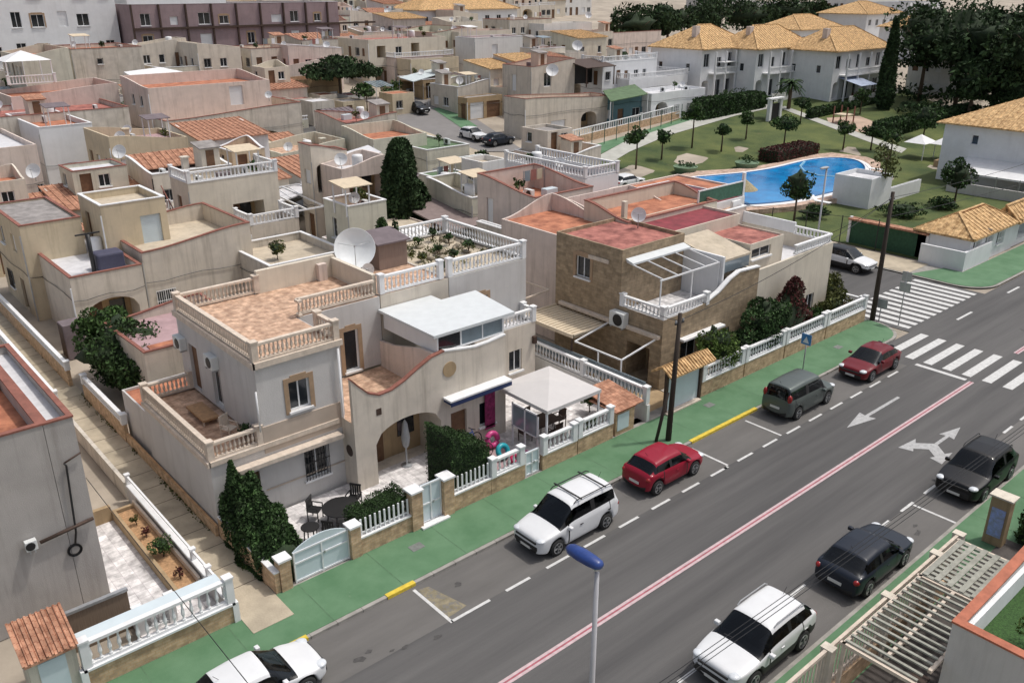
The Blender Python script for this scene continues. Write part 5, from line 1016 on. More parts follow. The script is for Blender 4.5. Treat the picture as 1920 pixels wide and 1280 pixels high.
hs('pinkish low house in front of the dark pines',[(1150,62,5,1240,1080,'pink','pink' if 0 else 'terra'),(1090,62,6,1150,1010,'beige','terra')])
hs('beige house with red door panel in the upper right centre',[(1010,92,6.2,1060,975,'creamy','red'),(1060,100,5.6,1100,1010,'dirty','white')])
hs('grey blue wide house at the very top centre',[(955,38,6.4,1035,905,'dirty','terra'),(1020,45,6.,1110,985,'white','beige')])
used_=set()
for lb,x0,y0,x1,y1,z,h_ in CL:
    if lb in used_: continue
    used_.add(lb); clutter(lb,x0,y0,x1,y1,z,random.Random(h_))
CL=[]
def slabpx(name,label,cat,P,h,m,th=.1,posts=None,ribs=0,hs_=None):
    hs_=hs_ or [h]*len(P); V=[(*WG(u,v,k),) for (u,v),k in zip(P,hs_)]; V=[(x,y,G(x,y)+k) for (x,y),k in zip(V,hs_)]; T=thing(name,label,cat,(V[0][0],V[0][1],G(*V[0][:2])))
    q=MB(); q.face(V); B=[(a,b,c-th) for a,b,c in V]; q.face(B[::-1]); n=len(V)
    for k in range(n): q.face([B[k],B[(k+1)%n],V[(k+1)%n],V[k]])
    q.build('roof',m,T)
    if ribs:
        q=MB()
        for k in range(ribs+1): t=k/ribs; a=Vector(V[0]).lerp(Vector(V[1]),t); b=Vector(V[3]).lerp(Vector(V[2]),t); q.beam(a+Vector((0,0,.03)),b+Vector((0,0,.03)),.07,.07)
        q.build('ribs',posts or M_frame,T)
    for x,y,z in V: MB().box(x-.04,y-.04,G(x,y),x+.04,y+.04,z-th-.002).build('post',posts or M_frame,T)
    return T
slabpx('awning_canopy','long cream awning over the shaded yard below the white balustraded terrace','canopy',[(415,345),(522,322),(516,312),(408,334)],3.3,M_white)
slabpx('awning_canopy','pale striped canopy over the yard left of the pale yellow house','canopy',[(527,378),(612,345),(585,333),(505,362)],2.9,MF['white'],ribs=5)
slabpx('awning_canopy','black shade cloth stretched in the yard left of the pale yellow house','canopy',[(552,400),(612,372),(600,360),(540,385)],2.6,M_black)
slabpx('awning_canopy','grey green shelter roof beside the distant street','canopy',[(803,160),(850,140),(892,146),(860,168)],2.8,mat('grey_green_sheet',(.20,.20,.14),.8,.2,2.))
slabpx('awning_canopy','pale blue white sheet roof left of the grey green shelter','canopy',[(748,145),(815,128),(838,134),(775,153)],2.9,mat('pale_blue_sheet',(.50,.56,.57),.6,.1,2.))
slabpx('awning_canopy','white terrace canopy at the upper left on a grey roof','canopy',[(232,135),(272,158),(345,135),(300,126)],5.6,M_white)
slabpx('awning_canopy','white flat canopy on the party wall terrace in the centre','canopy',[(1030,445),(1068,452),(1112,425),(1075,420)],4.4,M_white)
slabpx('awning_canopy','slate lean-to roof above the white cluttered houses by the lawn','canopy',[(1145,190),(1215,176),(1190,158),(1130,170)],4.2,MF['greenf'])
slabpx('awning_canopy','brown slatted shade beside the tower house with arched opening','canopy',[(655,345),(715,325),(700,312),(640,330)],4.6,mat('ochre_cloth',(.45,.24,.08),.9,.15,2.))
slabpx('awning_canopy','white flat roof sheet by the arched tower house','canopy',[(612,322),(715,285),(690,272),(600,300)],5.6,MF['white'])
# far mauve terrace block and grey block
T,b=hs('long mauve apartment terrace along the top left of the view',[(243,9,10.5,700,225,'purple','grey',dict(dxy=(35,12),L=[],nc=1,F=[(1.2+k*4.1+(k%3)*.35,z,(1.9,1.5,1.2)[(k+int(z))%3],(1.7,1.2)[k%2],'Wwsw'[(k*3+int(z))%4]) for k in range(8) for z in (1.2,4.4,7.5) if (k*7+int(z))%5]))],cat='apartment block',name='apartment_block'); x0,y0,x1,y1,z=b[0]
q=MB()
for k in range(9): q.box(x0+k*4.1-.12,y0-.3,z-10.5,x0+k*4.1+.12,y0-.002,z)
q.box(x0,y0-.35,z-3.6,x1,y0-.003,z-3.3); q.build('pilaster',M_dark,T)
T,b=hs('pale grey apartment block with dark windows in the top left corner',[(228,-62,15,236,-80,'snow','grey',dict(dxy=(16,14),F=[],L=[])) ,(-70,-60,15,228,-120,'snow','grey',dict(dxy=(19.2,12),L=[],F=[(1+k*3.1+(k%2)*.5,z,(1.7,1.3)[k%2],(1.7,2.1)[k%2],'wWsw'[(k+int(z))%4]) for k in range(6) for z in (3.0,7.2,11.) if (k+int(z))%6]))],cat='apartment block',name='apartment_block')
# yellow-roofed row houses beyond the lawn
for lb,(u,v,h,uR,uL),dp,seed in (('white two-storey house with ochre hipped roof, first of the row beside the lawn',(1317,93,7.6,1412,1232),10,1),('white house with ochre roof and green balcony wall, middle of the row beside the lawn',(1420,93,7.6,1518,1405),8,2),('white house with orange ochre hipped roof and blue awning, nearest the cypress',(1567,97,7.6,1668,1512),9,3)):
    x0,y0,x1,y1,z=box3(u,v,h,uR,uL); y1=max(y1,y0+dp); g=G(x0,y0); T=thing('row_house',lb,'house',(x0,y0,g),'ochre roofed row houses'); OCC.append((x0,y0,x1,y1)); n=int((x1-x0)/3.1)
    F=[(.6+k*3.1,4.8,1.4,1.5 if k%2 else 2.1,'w' if k%3 else 'g') for k in range(n)]+[(.5+k*3.1,.3,1.7,2.6,('a','w','g')[k%3]) for k in range(n)]
    vol(T,x0,y0,x1,y1,g-1,z,'snow','grey',fl=z-.1,t=.1,F=F,Lh=[(1.5,4.2,.8,1.2,'w'),(y1-y0-3,4.2,.8,1.2,'w')],hb=g); hip(T,x0,y0,x1,y1,z+.03,z+3.3,.6)
    q=MB(); q.box(x0+2,y0-1.3,g+3.8,x1-.5,y0-.003,g+3.98); q.build('balcony_slab',M_white,T); bal(T,[(x0+2.1,y0-1.2),(x1-.6,y0-1.2)],g+3.98,.85,M_white,.3,far=True)
    for xx_ in [x0+2.1+i*(x1-x0-2.8)/4 for i in range(5)]: MB().box(xx_-.12,y0-1.28,g,xx_+.12,y0-1.04,g+7.2).build('pillar',M_white,T)
    MB().box(x0+.5,y0-3.2,g-.5,x1,y0-3.0,g+1.1).build('front_wall',MW['white'],T); fp_=[(x0+.8+random.random()*(x1-x0-1),y0-2.9-random.random()*.5,g+1.0+random.random()*.7) for _ in range(260)]; leaves(fp_,.16,seed,ML['mid' if seed<3 else 'red'],'flowering_plants',T)
    if seed==2: MB().box(x1-5,y0-1.36,g+4.0,x1-1.5,y0-1.31,g+7.0).build('green_panel',mat('green_panel',(.03,.17,.07),.7,.1,3.),T)
    if seed==3: pitched(T,x0+2,y0-4,x0+7,y0-.01,g+2.6,g+3.6,mat('blue_awning',(.36,.42,.55),.8,.1,3.),.05,'awning')
    if seed==1: MB().box(x0+4,y0-1.4,g+5.5,x0+8,y0-.01,g+5.6).build('awning',M_white,T)
    MB().box(x0+2,y0+3,z+1,x0+3,y0+3.8,z+3.2).build('chimney',MW['pink'],T)
for k,(lb,x,y,dx,dy) in enumerate((('white house with ochre hipped roof, further back right of the cypress',183,84,14,10),('ochre roofed house at the far end behind the pines',196,104,16,12),('ochre roofed house directly behind the orange hipped roof',158,97,16,10),('long ochre roof at the very top centre',108,152,26,11))):
    T=thing('row_house',lb,'house',(x,y,G(x,y)),'ochre roofed row houses'); g=G(x,y); OCC.append((x,y,x+dx,y+dy)); vol(T,x,y,x+dx,y+dy,g-1,g+6.4,'snow','grey',fl=g+6.3,t=.1,F=[(1+q_*3.2,3.9,1.2,1.3,'w') for q_ in range(int(dx/3.2))],Lh=[],hb=g); hip(T,x,y,x+dx,y+dy,g+6.45,g+9,.5)
# white house right with ochre roof
T=thing('row_house','white house with big ochre hipped roof at the right edge of the lawn','house',(98,27,0)); x0,y0=98.5,24.0; g=G(x0,y0)
vol(T,x0,y0,113,41.5,-1,6.2,'snow','grey',fl=6.1,t=.1,F=[],Lh=[(3.0,4.2,.7,1.0,'w'),(9,1.2,1.0,1.2,'w')],hb=0); hip(T,x0,y0,113,41.5,6.23,9.6,.7)
pitched(T,x0-.01,24,x0-2.2,38.5,0,0,M_white) if 0 else None
q=MB(); q.face([(x0-.005,24,2.9),(x0-.005,38.5,2.9),(x0-4.0,38.5,1.9),(x0-4.0,24,1.9)]); q.face([(x0-4.0,24,1.75),(x0-4.0,38.5,1.75),(x0-4.0,38.5,1.9),(x0-4.0,24,1.9)]); q.build('awning',M_white,T); OCC.append((95,22,114,42))
T=thing('boundary_wall','pale grey wall with thin fence posts below the white house at the right','wall',(94,30,0)); MB().box(93.2,24,0,93.4,38,1.1).build('wall',MW['grey'],T); q=MB(); [q.box(93.25,24.5+k*2.2,1.1,93.3,24.56+k*2.2,2.2) for k in range(7)]; q.box(93.25,24.3,2.1,93.3,38,2.15); q.build('railing',M_steel,T)
# ---- unmeasured infill of the old town: low houses on free plots
rnd=random.Random(12); WC=['beige','dirty','cream','pink','creamy','white','green','yellow']; FC=['terra','orange','beige','grey','red','mauve','white','orange']
adj=['narrow','plain','squat','wide','weathered','tidy','small','stained']; cw=dict(beige='beige',dirty='grimy beige',cream='cream',pink='pinkish',creamy='pale cream',white='off-white',green='greenish cream',yellow='yellowish'); cf=dict(terra='terracotta tiled',orange='orange painted',beige='sand coloured',grey='grey felted',red='dull red',mauve='mauve tiled',white='whitewashed')
NM={}
yy=62.0
while yy<222:
    xx=11.0 if yy<118 else 30.0
    while xx<(165 if yy>120 else 118):
        dx,dy=rnd.uniform(4.6,7.6),rnd.uniform(5.5,7.2)
        u,v=proj(xx+dx/2,yy+dy/2,G(xx,yy)+3)
        free=all(xx+dx<a-.3 or xx>c+.3 or yy+dy<b-.3 or yy>d+.3 for a,b,c,d in OCC)
        instreet=(756<u<1010 and 170<v<300) or (560<u<770 and 118<v<262) ; lawnz=(xx>62 and yy<78) or (u>1045 and v>178) or (xx>92 and yy<90) or (xx>112 and yy<170)
        if free and not instreet and not lawnz and -250<u<1960 and v>-90:
            w1,f1=rnd.choice(WC),rnd.choice(FC); two=rnd.random()<.5; h=rnd.uniform(5.6,6.9) if two else rnd.uniform(3.3,4.2)
            if 560<u<980 and v>230: h=min(h,3.6)
            g=G(xx,yy); rk=('nearest','near','middle','upper','far','farthest')[min(5,int((yy-60)/27))]; cl_=('far left','left','left centre','centre','right centre','right')[max(0,min(5,int((u+60)/330)))]
            key=(w1,f1,rk,cl_); k_=NM.get(key,0); NM[key]=k_+1
            ft=('two storey' if two else 'single storey'); wv=rnd.choice([(0,0,0,0),(0,.7,.7,0),(.7,0,0,.7),(0,0,.7,.7)]); z=g+h; rt_=rnd.choice(('parapet','parapet','tiles','tiles','half'))
            lb='%s %s house, %s roof, %s row, %s'%(ft,cw[w1],cf[f1] if rt_!='tiles' else 'sloping tiled',rk,cl_)
            T=thing('house',lb,'house',(xx,yy,g),'houses of the old town')
            cp_=rnd.choice([M_red,None,None,M_white])
            if rt_=='tiles':
                vol(T,xx,yy,xx+dx,yy+dy,g-1.2,(z,z,z+.9,z+.9),w1,f1,fl=z-.4,t=.12,F=autoh(dx,h,rnd,0),Lh=autoh(dy,h,rnd,0),hb=g); pitched(T,xx-.2,yy-.25,xx+dx+.2,yy+dy-.2,z+.08,z+.95,M_otile if rnd.random()<.75 else M_rtile,.1,ribs=.5)
            else:
                vol(T,xx,yy,xx+dx,yy+dy,g-1.2,tuple(z+q_ for q_ in wv),w1,f1,fl=z-.5,t=.16,F=autoh(dx,h,rnd,0),Lh=autoh(dy,h,rnd,0) if rnd.random()<.7 else [],cop=cp_,hb=g)
                if rt_=='half': pitched(T,xx+.2,yy+dy*.55,xx+dx-.2,yy+dy-.2,z-.1,z+.8,M_otile,.1,ribs=.5)
                q=MB(); cx0,cy0=xx+rnd.uniform(1,dx-1.2),yy+rnd.uniform(1,dy*.5); q.box(cx0,cy0,z-.5,cx0+.5,cy0+.5,z+.7); q.box(cx0-.08,cy0-.08,z+.702,cx0+.58,cy0+.58,z+.8); q.build('chimney',MW[w1],T)
                clutter(lb,xx,yy,xx+dx,yy+dy*(.5 if rt_=='half' else 1),z-.5,rnd)
            if not two and rnd.random()<.7:
                w3=rnd.choice(WC); a_=rnd.uniform(.0,.4)*dx; vol(T,xx+a_+.05,yy+dy*.42,xx+min(dx-.05,a_+dx*.62),yy+dy-.05,g,(g+6.2,g+6.2,g+6.2+rnd.choice((0,.7)),g+6.2),w3,rnd.choice(FC),fl=g+5.9,t=.14,F=[(.5,h+.1,.9,2.0,'d'),(1.9,h+.9,.9,1.0,'w')],Lh=[(.8,h+.9,.8,1.0,'w')],hb=g+.01,cop=rnd.choice([None,M_red,M_white]))
            if two:
                vol(T,xx+.05,yy-2.6,xx+dx-.05,yy-.01,g-1.2,(g+3.3,g+3.3+rnd.choice((0,.6)),g+3.4,g+3.3),w1,f1,fl=g+2.8,t=.14,F=[(.8,.1,min(3.2,dx-1.6),2.5,'a')] if rnd.random()<.6 else autoh(dx,3.3,rnd,0),hb=g)
                if rnd.random()<.45: bal(T,[(xx+.1,yy-2.5),(xx+dx-.1,yy-2.5)],g+3.34,.6,M_white,.35,far=True)
            if rnd.random()<.5: MB().box(xx+.8,yy-.85,g+2.5,xx+dx-.8,yy-.01,g+2.62).build('awning',(M_white,M_slat,MF['greenf'],M_navy,M_cream)[rnd.randrange(5)],T)
            MB().tube([(xx-.06,yy-.06,g),(xx-.06,yy-.06,g+h-.3)],.05,5).build('downpipe',M_frame if rnd.random()<.6 else M_iron,T)
        xx+=dx+rnd.choice([.04,.04,1.2])
    yy+=rnd.uniform(8.8,9.8)

# second pass: outbuildings, lean-tos, shrubs and shades squeezed into the leftover plots
rnd=random.Random(77); cnt=0
yy=46.0
while yy<200 and cnt<230:
    xx=11.0
    while xx<(150 if yy>120 else 118):
        dx,dy=rnd.uniform(2.4,4.2),rnd.uniform(2.4,3.8); x_=xx+rnd.random()*.6; y_=yy+rnd.random()*.5; u,v=proj(x_+dx/2,y_+dy/2,G(x_,y_)+1.5)
        free=all(x_+dx<a-.1 or x_>c+.1 or y_+dy<b-.1 or y_>d+2.7*(d-b<9 and b>61)+.1 for a,b,c,d in OCC)
        bad=(745<u<1010 and 165<v<300) or (xx>60 and yy<80) or (u>1045 and v>178) or (xx>92 and yy<90) or (xx>112 and yy<170) or (560<u<770 and 118<v<262 and rnd.random()<.6) or (yy<62 and (xx<24 or xx>47 or (xx>36 and yy<52)))
        if free and not bad and -120<u<1700 and v>-60:
            cnt+=1; g=G(x_,y_); rk=('nearest','near','middle','upper','far','farthest')[min(5,max(0,int((yy-46)/30)))]; cl_=('far left','left','left centre','centre','right centre','right')[max(0,min(5,int((u+60)/330)))]
            k=rnd.random(); w1=rnd.choice(WC)
            if k<.5:
                f1=rnd.choice(('otile','orange','beige','grey','red','white')); nm_=dict(otile='tiled',orange='orange',beige='sandy',grey='grey',red='red',white='white')[f1]; h=rnd.uniform(2.3,3.2)
                T=thing('outbuilding','small %s outbuilding, %s roof, %s row, %s'%(cw[w1],nm_,rk,cl_),'outbuilding',(x_,y_,g),'outbuildings between the old town houses')
                vol(T,x_,y_,x_+dx,y_+dy,g-1,g+h,w1,'beige' if f1=='otile' else f1,fl=g+h-.12,t=.1,F=[(.5,.1,.9,2.0,'d')] if rnd.random()<.5 else [(.6,.9,1.0,1.0,'b')],Lh=[],hb=g)
                if f1=='otile': pitched(T,x_-.15,y_-.2,x_+dx+.15,y_+dy+.1,g+h+.08,g+h+.7,M_otile,.08,ribs=.5)
            elif k<.72:
                mm,nm_=rnd.choice(((M_white,'white'),(M_slat,'cream'),(MF['greenf'],'green'),(M_gblue,'pale blue'),(MF['greydk'],'slate grey'),(M_otile,'terracotta')))
                T=thing('lean_to','open %s lean-to shade, %s row, %s'%(nm_,rk,cl_),'shade',(x_,y_,g),'open shades between the houses'); pitched(T,x_,y_,x_+dx,y_+dy,g+2.2,g+2.7,mm,.07,ribs=.6)
                for a in (.05,dx-.13):
                    for b in (.05,dy-.13): MB().box(x_+a,y_+b,g-.5,x_+a+.08,y_+b+.08,g+2.1).build('post',M_frame,T)
                MB().box(x_+dx-.12,y_+.15,g-.5,x_+dx,y_+dy-.15,g+1.9).build('side_wall',MW[w1],T)
            elif k<.86:
                kd=rnd.choice(('mid','dark','olive','light')); tree('town_shrub','%s leafy shrub, %s row, %s'%(dict(mid='green',dark='dark',olive='olive',light='bright')[kd],rk,cl_),x_+dx/2,y_+dy/2,rnd.uniform(1.8,3.6),rnd.uniform(.9,1.5),rnd.uniform(.8,1.3),kd,420,.18,rnd.randrange(9999),'shrub','shrubs among the old town houses',core=.4)
            else:
                T=thing('yard_wall','%s yard wall with balusters, %s row, %s'%(cw[w1],rk,cl_),'garden wall',(x_,y_,g),'yard walls of the old town'); MB().box(x_,y_,g-.8,x_+dx,y_+.15,g+1.1).box(x_,y_+.152,g-.8,x_+.15,y_+dy,g+1.1).build('wall',MW[w1],T); bal(T,[(x_+.05,y_+.08),(x_+dx-.05,y_+.08)],g+1.11,.5,M_white,.3,far=True,posts=False)
        xx+=rnd.uniform(3.4,4.6)
    yy+=rnd.uniform(3.6,4.4)
print('OUT',cnt)
# ================================================================ VEHICLES
wht=paint('paint_white',(.68,.69,.70)); red=paint('paint_red',(.27,.010,.028)); gry=paint('paint_grey',(.115,.135,.128),.5); mar=paint('paint_maroon',(.14,.006,.012)); nav=paint('paint_blue_black',(.012,.017,.028)); blk=paint('paint_black',(.005,.005,.006)); slv=paint('paint_silver',(.50,.51,.53),.2)
car('white hatchback half cut off at the lower left, beside the pavement',7.4,20.25,0,wht,L=4.2,Wd=1.75,H=1.46,wb=2.55,fo=.82,hood=.92,cowl=1.05,rs=1.85,re=3.2,rt=3.95,zr=1.0,tail=.92,belt=.9)
car('white family van with black roof bars parked facing the camera by the pavement',20.6,20.35,PI,wht,L=4.35,Wd=1.8,H=1.82,wb=2.65,fo=.86,hood=1.08,cowl=.98,rs=1.72,re=4.0,rt=4.26,zr=1.12,tail=1.0,belt=1.06,noseh=.80,rails=1,bars=True)
car('bright red hatchback parked between the white van and the yellow kerb',26.7,20.55,0,red,L=3.85,Wd=1.7,H=1.5,wb=2.46,fo=.78,hood=.95,cowl=.98,rs=1.65,re=3.2,rt=3.66,zr=1.08,tail=.98,belt=.95)
car('dark grey boxy passenger van seen from behind near the tiled gate canopy',37.3,20.5,0,gry,L=4.35,Wd=1.76,H=1.84,wb=2.7,fo=.82,hood=1.02,cowl=1.0,rs=1.6,re=4.15,rt=4.3,zr=1.18,tail=1.05,belt=1.06,noseh=.78,vanrear=True,cat='van',name='parked_van')
car('dark red hatchback nearest the crossing, facing the camera',44.1,20.3,PI,mar,L=4.15,Wd=1.76,H=1.43,wb=2.56,fo=.85,hood=.92,cowl=1.15,rs=2.0,re=3.3,rt=3.95,zr=1.0,tail=.95,belt=.9)
car('white sport utility car parked at the bottom right of the road',20.4,11.55,PI,wht,L=4.5,Wd=1.9,H=1.68,wb=2.69,fo=.9,hood=1.06,cowl=1.15,rs=1.95,re=3.75,rt=4.3,zr=1.18,tail=1.08,belt=1.06,noseh=.82,wr=.37,rails=2,clad=True)
car('blue black hatchback seen from behind, next to the pergola',27.2,11.45,0,nav,L=4.3,Wd=1.84,H=1.48,wb=2.63,fo=.86,hood=.96,cowl=1.1,rs=1.9,re=3.45,rt=4.05,zr=1.04,tail=.98,belt=.93)
car('black sport utility car facing the camera at the right edge of the road',36.5,11.35,PI,blk,L=4.45,Wd=1.9,H=1.66,wb=2.65,fo=.88,hood=1.04,cowl=1.1,rs=1.88,re=3.7,rt=4.2,zr=1.15,tail=1.05,belt=1.03,noseh=.8,wr=.36,rails=1)
car('two-tone white and black sport utility car parked in the side street',60.9,31.2,-PI/2,wht,L=4.4,Wd=1.85,H=1.6,wb=2.6,fo=.85,hood=1.02,cowl=1.15,rs=1.9,re=3.6,rt=4.1,zr=1.12,tail=1.02,belt=1.0,wr=.36,roofm=blk,clad=True)
x,y=WG(783,212); car('black car parked in the distant street beyond the green roofs',x,y,-PI/2,blk,z=G(x,y)+.05)
x,y=WG(888,262); car('small white car at the near end of the distant street',x,y,-PI/2,wht,z=G(x,y)+.05,L=3.8,hood=.95)
x,y=WG(935,272); car('dark blue car partly hidden beside the small white car',x,y,0,nav,z=G(x,y)+.05)
x,y=WG(1175,352); car('white car parked behind the balustraded white house by the lawn',x,y,0,wht,z=G(x,y)+.03)
x,y=WG(802,183); car('light grey van behind the black car in the distant street',x,y+6,-PI/2,slv,z=G(x,y)+.05,H=1.85,hood=1.05,cowl=1.0,rs=1.6,re=4.0,rt=4.15,zr=1.15,tail=1.05,belt=1.05,noseh=.8,cat='van',name='parked_van')
car('black car just entering the picture at the right edge beyond the crossing',75.5,20.2,PI,blk)
# ================================================================ POLES, LAMPS, SIGNS, CABLES
T=thing('street_lamp','street lamp with flat dark blue head at the bottom centre of the view','street lamp',(11.15,9.75,0)); 
MB().tube([(11.15,9.75,0),(11.15,9.75,4.5),(11.15,9.75,8.75)],[.085,.07,.05],12).build('pole',mat('pale_pole_paint',(.42,.42,.44),.5,.08,2.,stain=.2),T,True)
ex,ey=10.95,10.15; dv=Vector(W(1066,1022,8.9)).xyz if 0 else Vector((*W(1064,1024,8.95),8.95)); d2=Vector((*W(1128,1062,8.95),8.95)); ax=(dv-d2); q=MB(); n=14
ct=(dv+d2)/2; q.lathe((0,0,0),[(.001,-.5),(.08,-.49),(.13,-.42),(.16,-.2),(.17,.1),(.14,.38),(.08,.48),(.001,.5)],16)
R=ax.normalized().to_track_quat('Z','Y').to_matrix(); L_=ax.length*1.0; vv=[]
for a,b,c in q.v: p=R@Vector((a*1.05,b*1.05,c*L_)); p.z*=1.; vv.append((ct.x+p.x,ct.y+p.y,ct.z+(p.z)*.75))
q.v=vv; hd=q.build('lamp_head',M_blue,T,True); MB().lathe((d2.x+ax.x*.15,d2.y+ax.y*.15,8.80),[(.06,0),(.06,.12)],10).build('collar',M_steel,T)
bx,by=d2.x+ax.x*.12,d2.y+ax.y*.12
for o in T.children:
    if o.name.startswith('pole'):
        for v in o.data.vertices: v.co.x+=bx-11.15; v.co.y+=by-9.75
def wpole(lb,x,y,h,lean,r=.14,box=False):
    T=thing('utility_pole',lb,'utility pole',(x,y,0),'wooden utility poles'); MB().tube([(x,y,0),(x+lean[0]*.5,y+lean[1]*.5,h*.5),(x+lean[0],y+lean[1],h)],[r,r*.85,r*.65],10).build('pole',M_wood,T,True)
    q=MB(); q.box(x+lean[0]-.3,y+lean[1]-.04,h-.5,x+lean[0]+.3,y+lean[1]+.04,h-.42); q.build('bracket',M_iron,T); 
    for s in (-.25,0,.25): MB().lathe((x+lean[0]+s,y+lean[1],h-.42),[(.04,0),(.05,.08),(.02,.14)],8).build('insulator',M_grey,T,True)
    return (x+lean[0],y+lean[1],h-.35)
pa=wpole('leaning dark wooden pole on the pavement behind the red hatchback',29.3,22.4,6.4,(.3,.1)); MB
T=thing('pole_stay','short timber brace post at the foot of the leaning pole','post',(28.9,22.6,0)); MB().tube([(28.75,22.7,0),(29.15,22.5,2.6)],.08,8).build('post',M_wood,T,True)
pb=wpole('tall dark wooden pole at the crossing corner',51.6,24.05,8.3,(.35,.2),.17)
def cable(lb,p,q_,sag,n=1,dx=.14,r=.016):
    T=thing('power_cable',lb,'cable',tuple((Vector(p)+Vector(q_))/2),'overhead cables'); q=MB()
    for k in range(n):
        q.tube([(p[0]+(q_[0]-p[0])*t/16,p[1]+(q_[1]-p[1])*t/16+k*dx,p[2]+(q_[2]-p[2])*t/16-sag*4*(t/16)*(1-t/16)) for t in range(17)],r,5)
    q.build('wire',M_black,T)
cable('thin dark cable between the leaning pole and the crossing corner pole',pa,pb,.5); cable('cable from the crossing pole across the side street to the right',pb,(95,24.3,8.0),.6); cable('second cable over the side street corner',(pb[0],pb[1],pb[2]-1.2),(95,23,6.8),.6)
cable('cable from the crossing pole to the cream corner house',pb,(49.4,27,5.4),.2); cable('cable from the leaning pole to the brown stone house',pa,(33.2,28,4.6),.2)
a_=Vector((*W(165,900,5.2),5.2)); b_=Vector((*W(480,1292,7.2),7.2)); cable('three thin cables crossing the left patio and the white hatchback',a_,a_+(b_-a_)*1.8,.12,3,.11,.010)
a_=Vector((*W(1385,1188,7.0),7.0)); b_=Vector((*W(1920,800,7.4),7.4)); cable('three dark cables running above the right parking lane',a_-(b_-a_)*.45,a_+(b_-a_)*2.2,.25,3,.11,.009)
def post(x,y,h,T,r=.035,m=None): MB().tube([(x,y,0),(x,y,h)],r,8).build('pole',m or M_steel,T,True)
T=thing('traffic_sign','blue square crossing sign on a thin post by the dark grey van','traffic sign',(40.6,22.3,0)); post(40.6,22.3,2.5,T); MB().box(40.55,22.02,1.95,40.58,22.6,2.55).build('sign_plate',mat('sign_blue',(.05,.22,.50),.4,.05,3.),T); q=MB(); q.face([(40.545,22.12,2.05),(40.545,22.5,2.05),(40.545,22.31,2.42)]); q.build('sign_symbol',M_frame,T)
T=thing('traffic_sign','grey backed pair of signs on a post at the crossing','traffic sign',(52.2,22.6,0)); post(52.2,22.6,3.6,T); MB().box(52.17,22.3,2.95,52.2,22.9,3.55).box(52.17,22.25,2.25,52.2,22.95,2.85).build('sign_plate',M_steel,T)
T=thing('notice_board','small grey notice plate standing by the crossing corner','sign',(52.0,23.9,0)); post(52.0,23.8,1.3,T); MB().box(51.95,23.4,.9,51.98,24.2,1.5).build('sign_plate',M_grey,T)
for k,(x,y,h,lb) in enumerate(((52.3,29.0,9.0,'slim pale lamp post in front of the side street car'),)):
    T=thing('street_lamp',lb,'street lamp',(x,y,0)); post(x,y,h,T,.06,mat('pale_pole_paint',(.4,.4,.4))); q=MB(); blob(q,(x-.3,y,h+.05),.5,.16,.09,2,12,0); q.build('lamp_head',M_grey,T,True)
for k,(x,y,lb) in enumerate(((68.4,25.3,'first slim sign post in front of the white corner wall'),(70.6,25.0,'second slim sign post in front of the white corner wall'))): T=thing('traffic_sign',lb,'traffic sign',(x,y,0)); post(x,y,2.6,T); MB().box(x-.03,y-.25,2.1,x,y+.25,2.6).build('sign_plate',M_steel,T)
# corner enclosure across the side street
T=thing('tiled_fence','green mesh fence with orange tiled top along the side street','fence',(68.5,31,0)); MB().box(67.6,28.3,0,67.75,34.6,1.9).build('mesh',mat('green_mesh',(.03,.085,.045),.9,.25,6.),T); q=MB(); q.box(67.3,28.1,1.95,68.1,34.8,2.1); q.build('tiled_top',M_otile,T); [MB().box(67.5,y,0,67.8,y+.2,2.2).build('post',M_white,T) for y in (28.1,34.6)]
T=thing('boundary_wall','white rendered wall at the far corner of the side street','wall',(66.5,26,0)); MB().box(66.3,24.7,0,66.5,28.1,1.55).box(66.51,24.7,0,71,24.9,1.55).build('wall',MW['snow'],T)
T=thing('tiled_shelter','small white house with buff tiled roof and arched windows on the far corner','house',(70,26,0)); vol(T,67.6,25.0,76,29.0,0,2.3,'snow','grey',fl=2.2,t=.1,F=[(.6,.9,1.2,1,'bw'),(2.8,.9,1.2,1,'bw'),(5,.9,1.2,1,'bw')],Lh=[]); hip(T,67.6,25.0,76,29.0,2.33,3.6,.35)
T=thing('tiled_canopy','long buff tiled canopy along the pavement at the right edge','canopy',(84,26.5,0)); vol(T,76.2,25.1,112,26.6,0,2.2,'snow','grey',fl=2.1,t=.1,F=[(1+k*3.5,.5,2.6,1.4,'p') for k in range(10)],Lh=[]); hip(T,76.2,25.1,112,26.6,2.23,3.4,.5,gable=True)
# pool side things
def lt(lb,u,v,h,rx,rz,kd,n,lf,s,**k): x,y=WG(u,v); return tree('lawn_tree',lb,x,y,h,rx,rz,kd,n,lf,s,'tree','young trees on the pool lawn',**k)
lt('dark round young tree on the lawn in front of the white house at the right',1788,386,4.6,1.75,1.7,'dark',1500,.17,1,th=2.8)
lt('round young tree standing in front of the pool',1487,424,5.6,1.5,1.7,'dark',1300,.16,2,th=3.6)
lt('thin young tree left of the lawn beside the pale path',1297,278,6.0,1.6,1.4,'mid',900,.2,3,th=4.5)
lt('small tree beside the lower end of the pale path',1192,318,5.0,1.4,1.2,'mid',900,.18,4,th=3.6)
lt('spreading small tree behind the reddish hedge',1468,285,4.6,1.9,1.1,'mid',900,.2,5,th=3.4)
lt('flat topped small tree beside the playground path',1632,282,3.2,1.7,.8,'dark',700,.2,6,th=2.3)
lt('open branched tree between the pool hut and the lawn',1650,385,7.0,1.6,2.4,'olive',500,.18,7,th=5,core=0)
lt('small tree at the top of the lawn next to the gate',1437,222,3.4,1.2,.9,'mid',500,.22,8,th=2.3)
lt('young tree in front of the orange roofed row house',1612,215,4.2,1.4,1.4,'dark',500,.25,9,th=2.6)
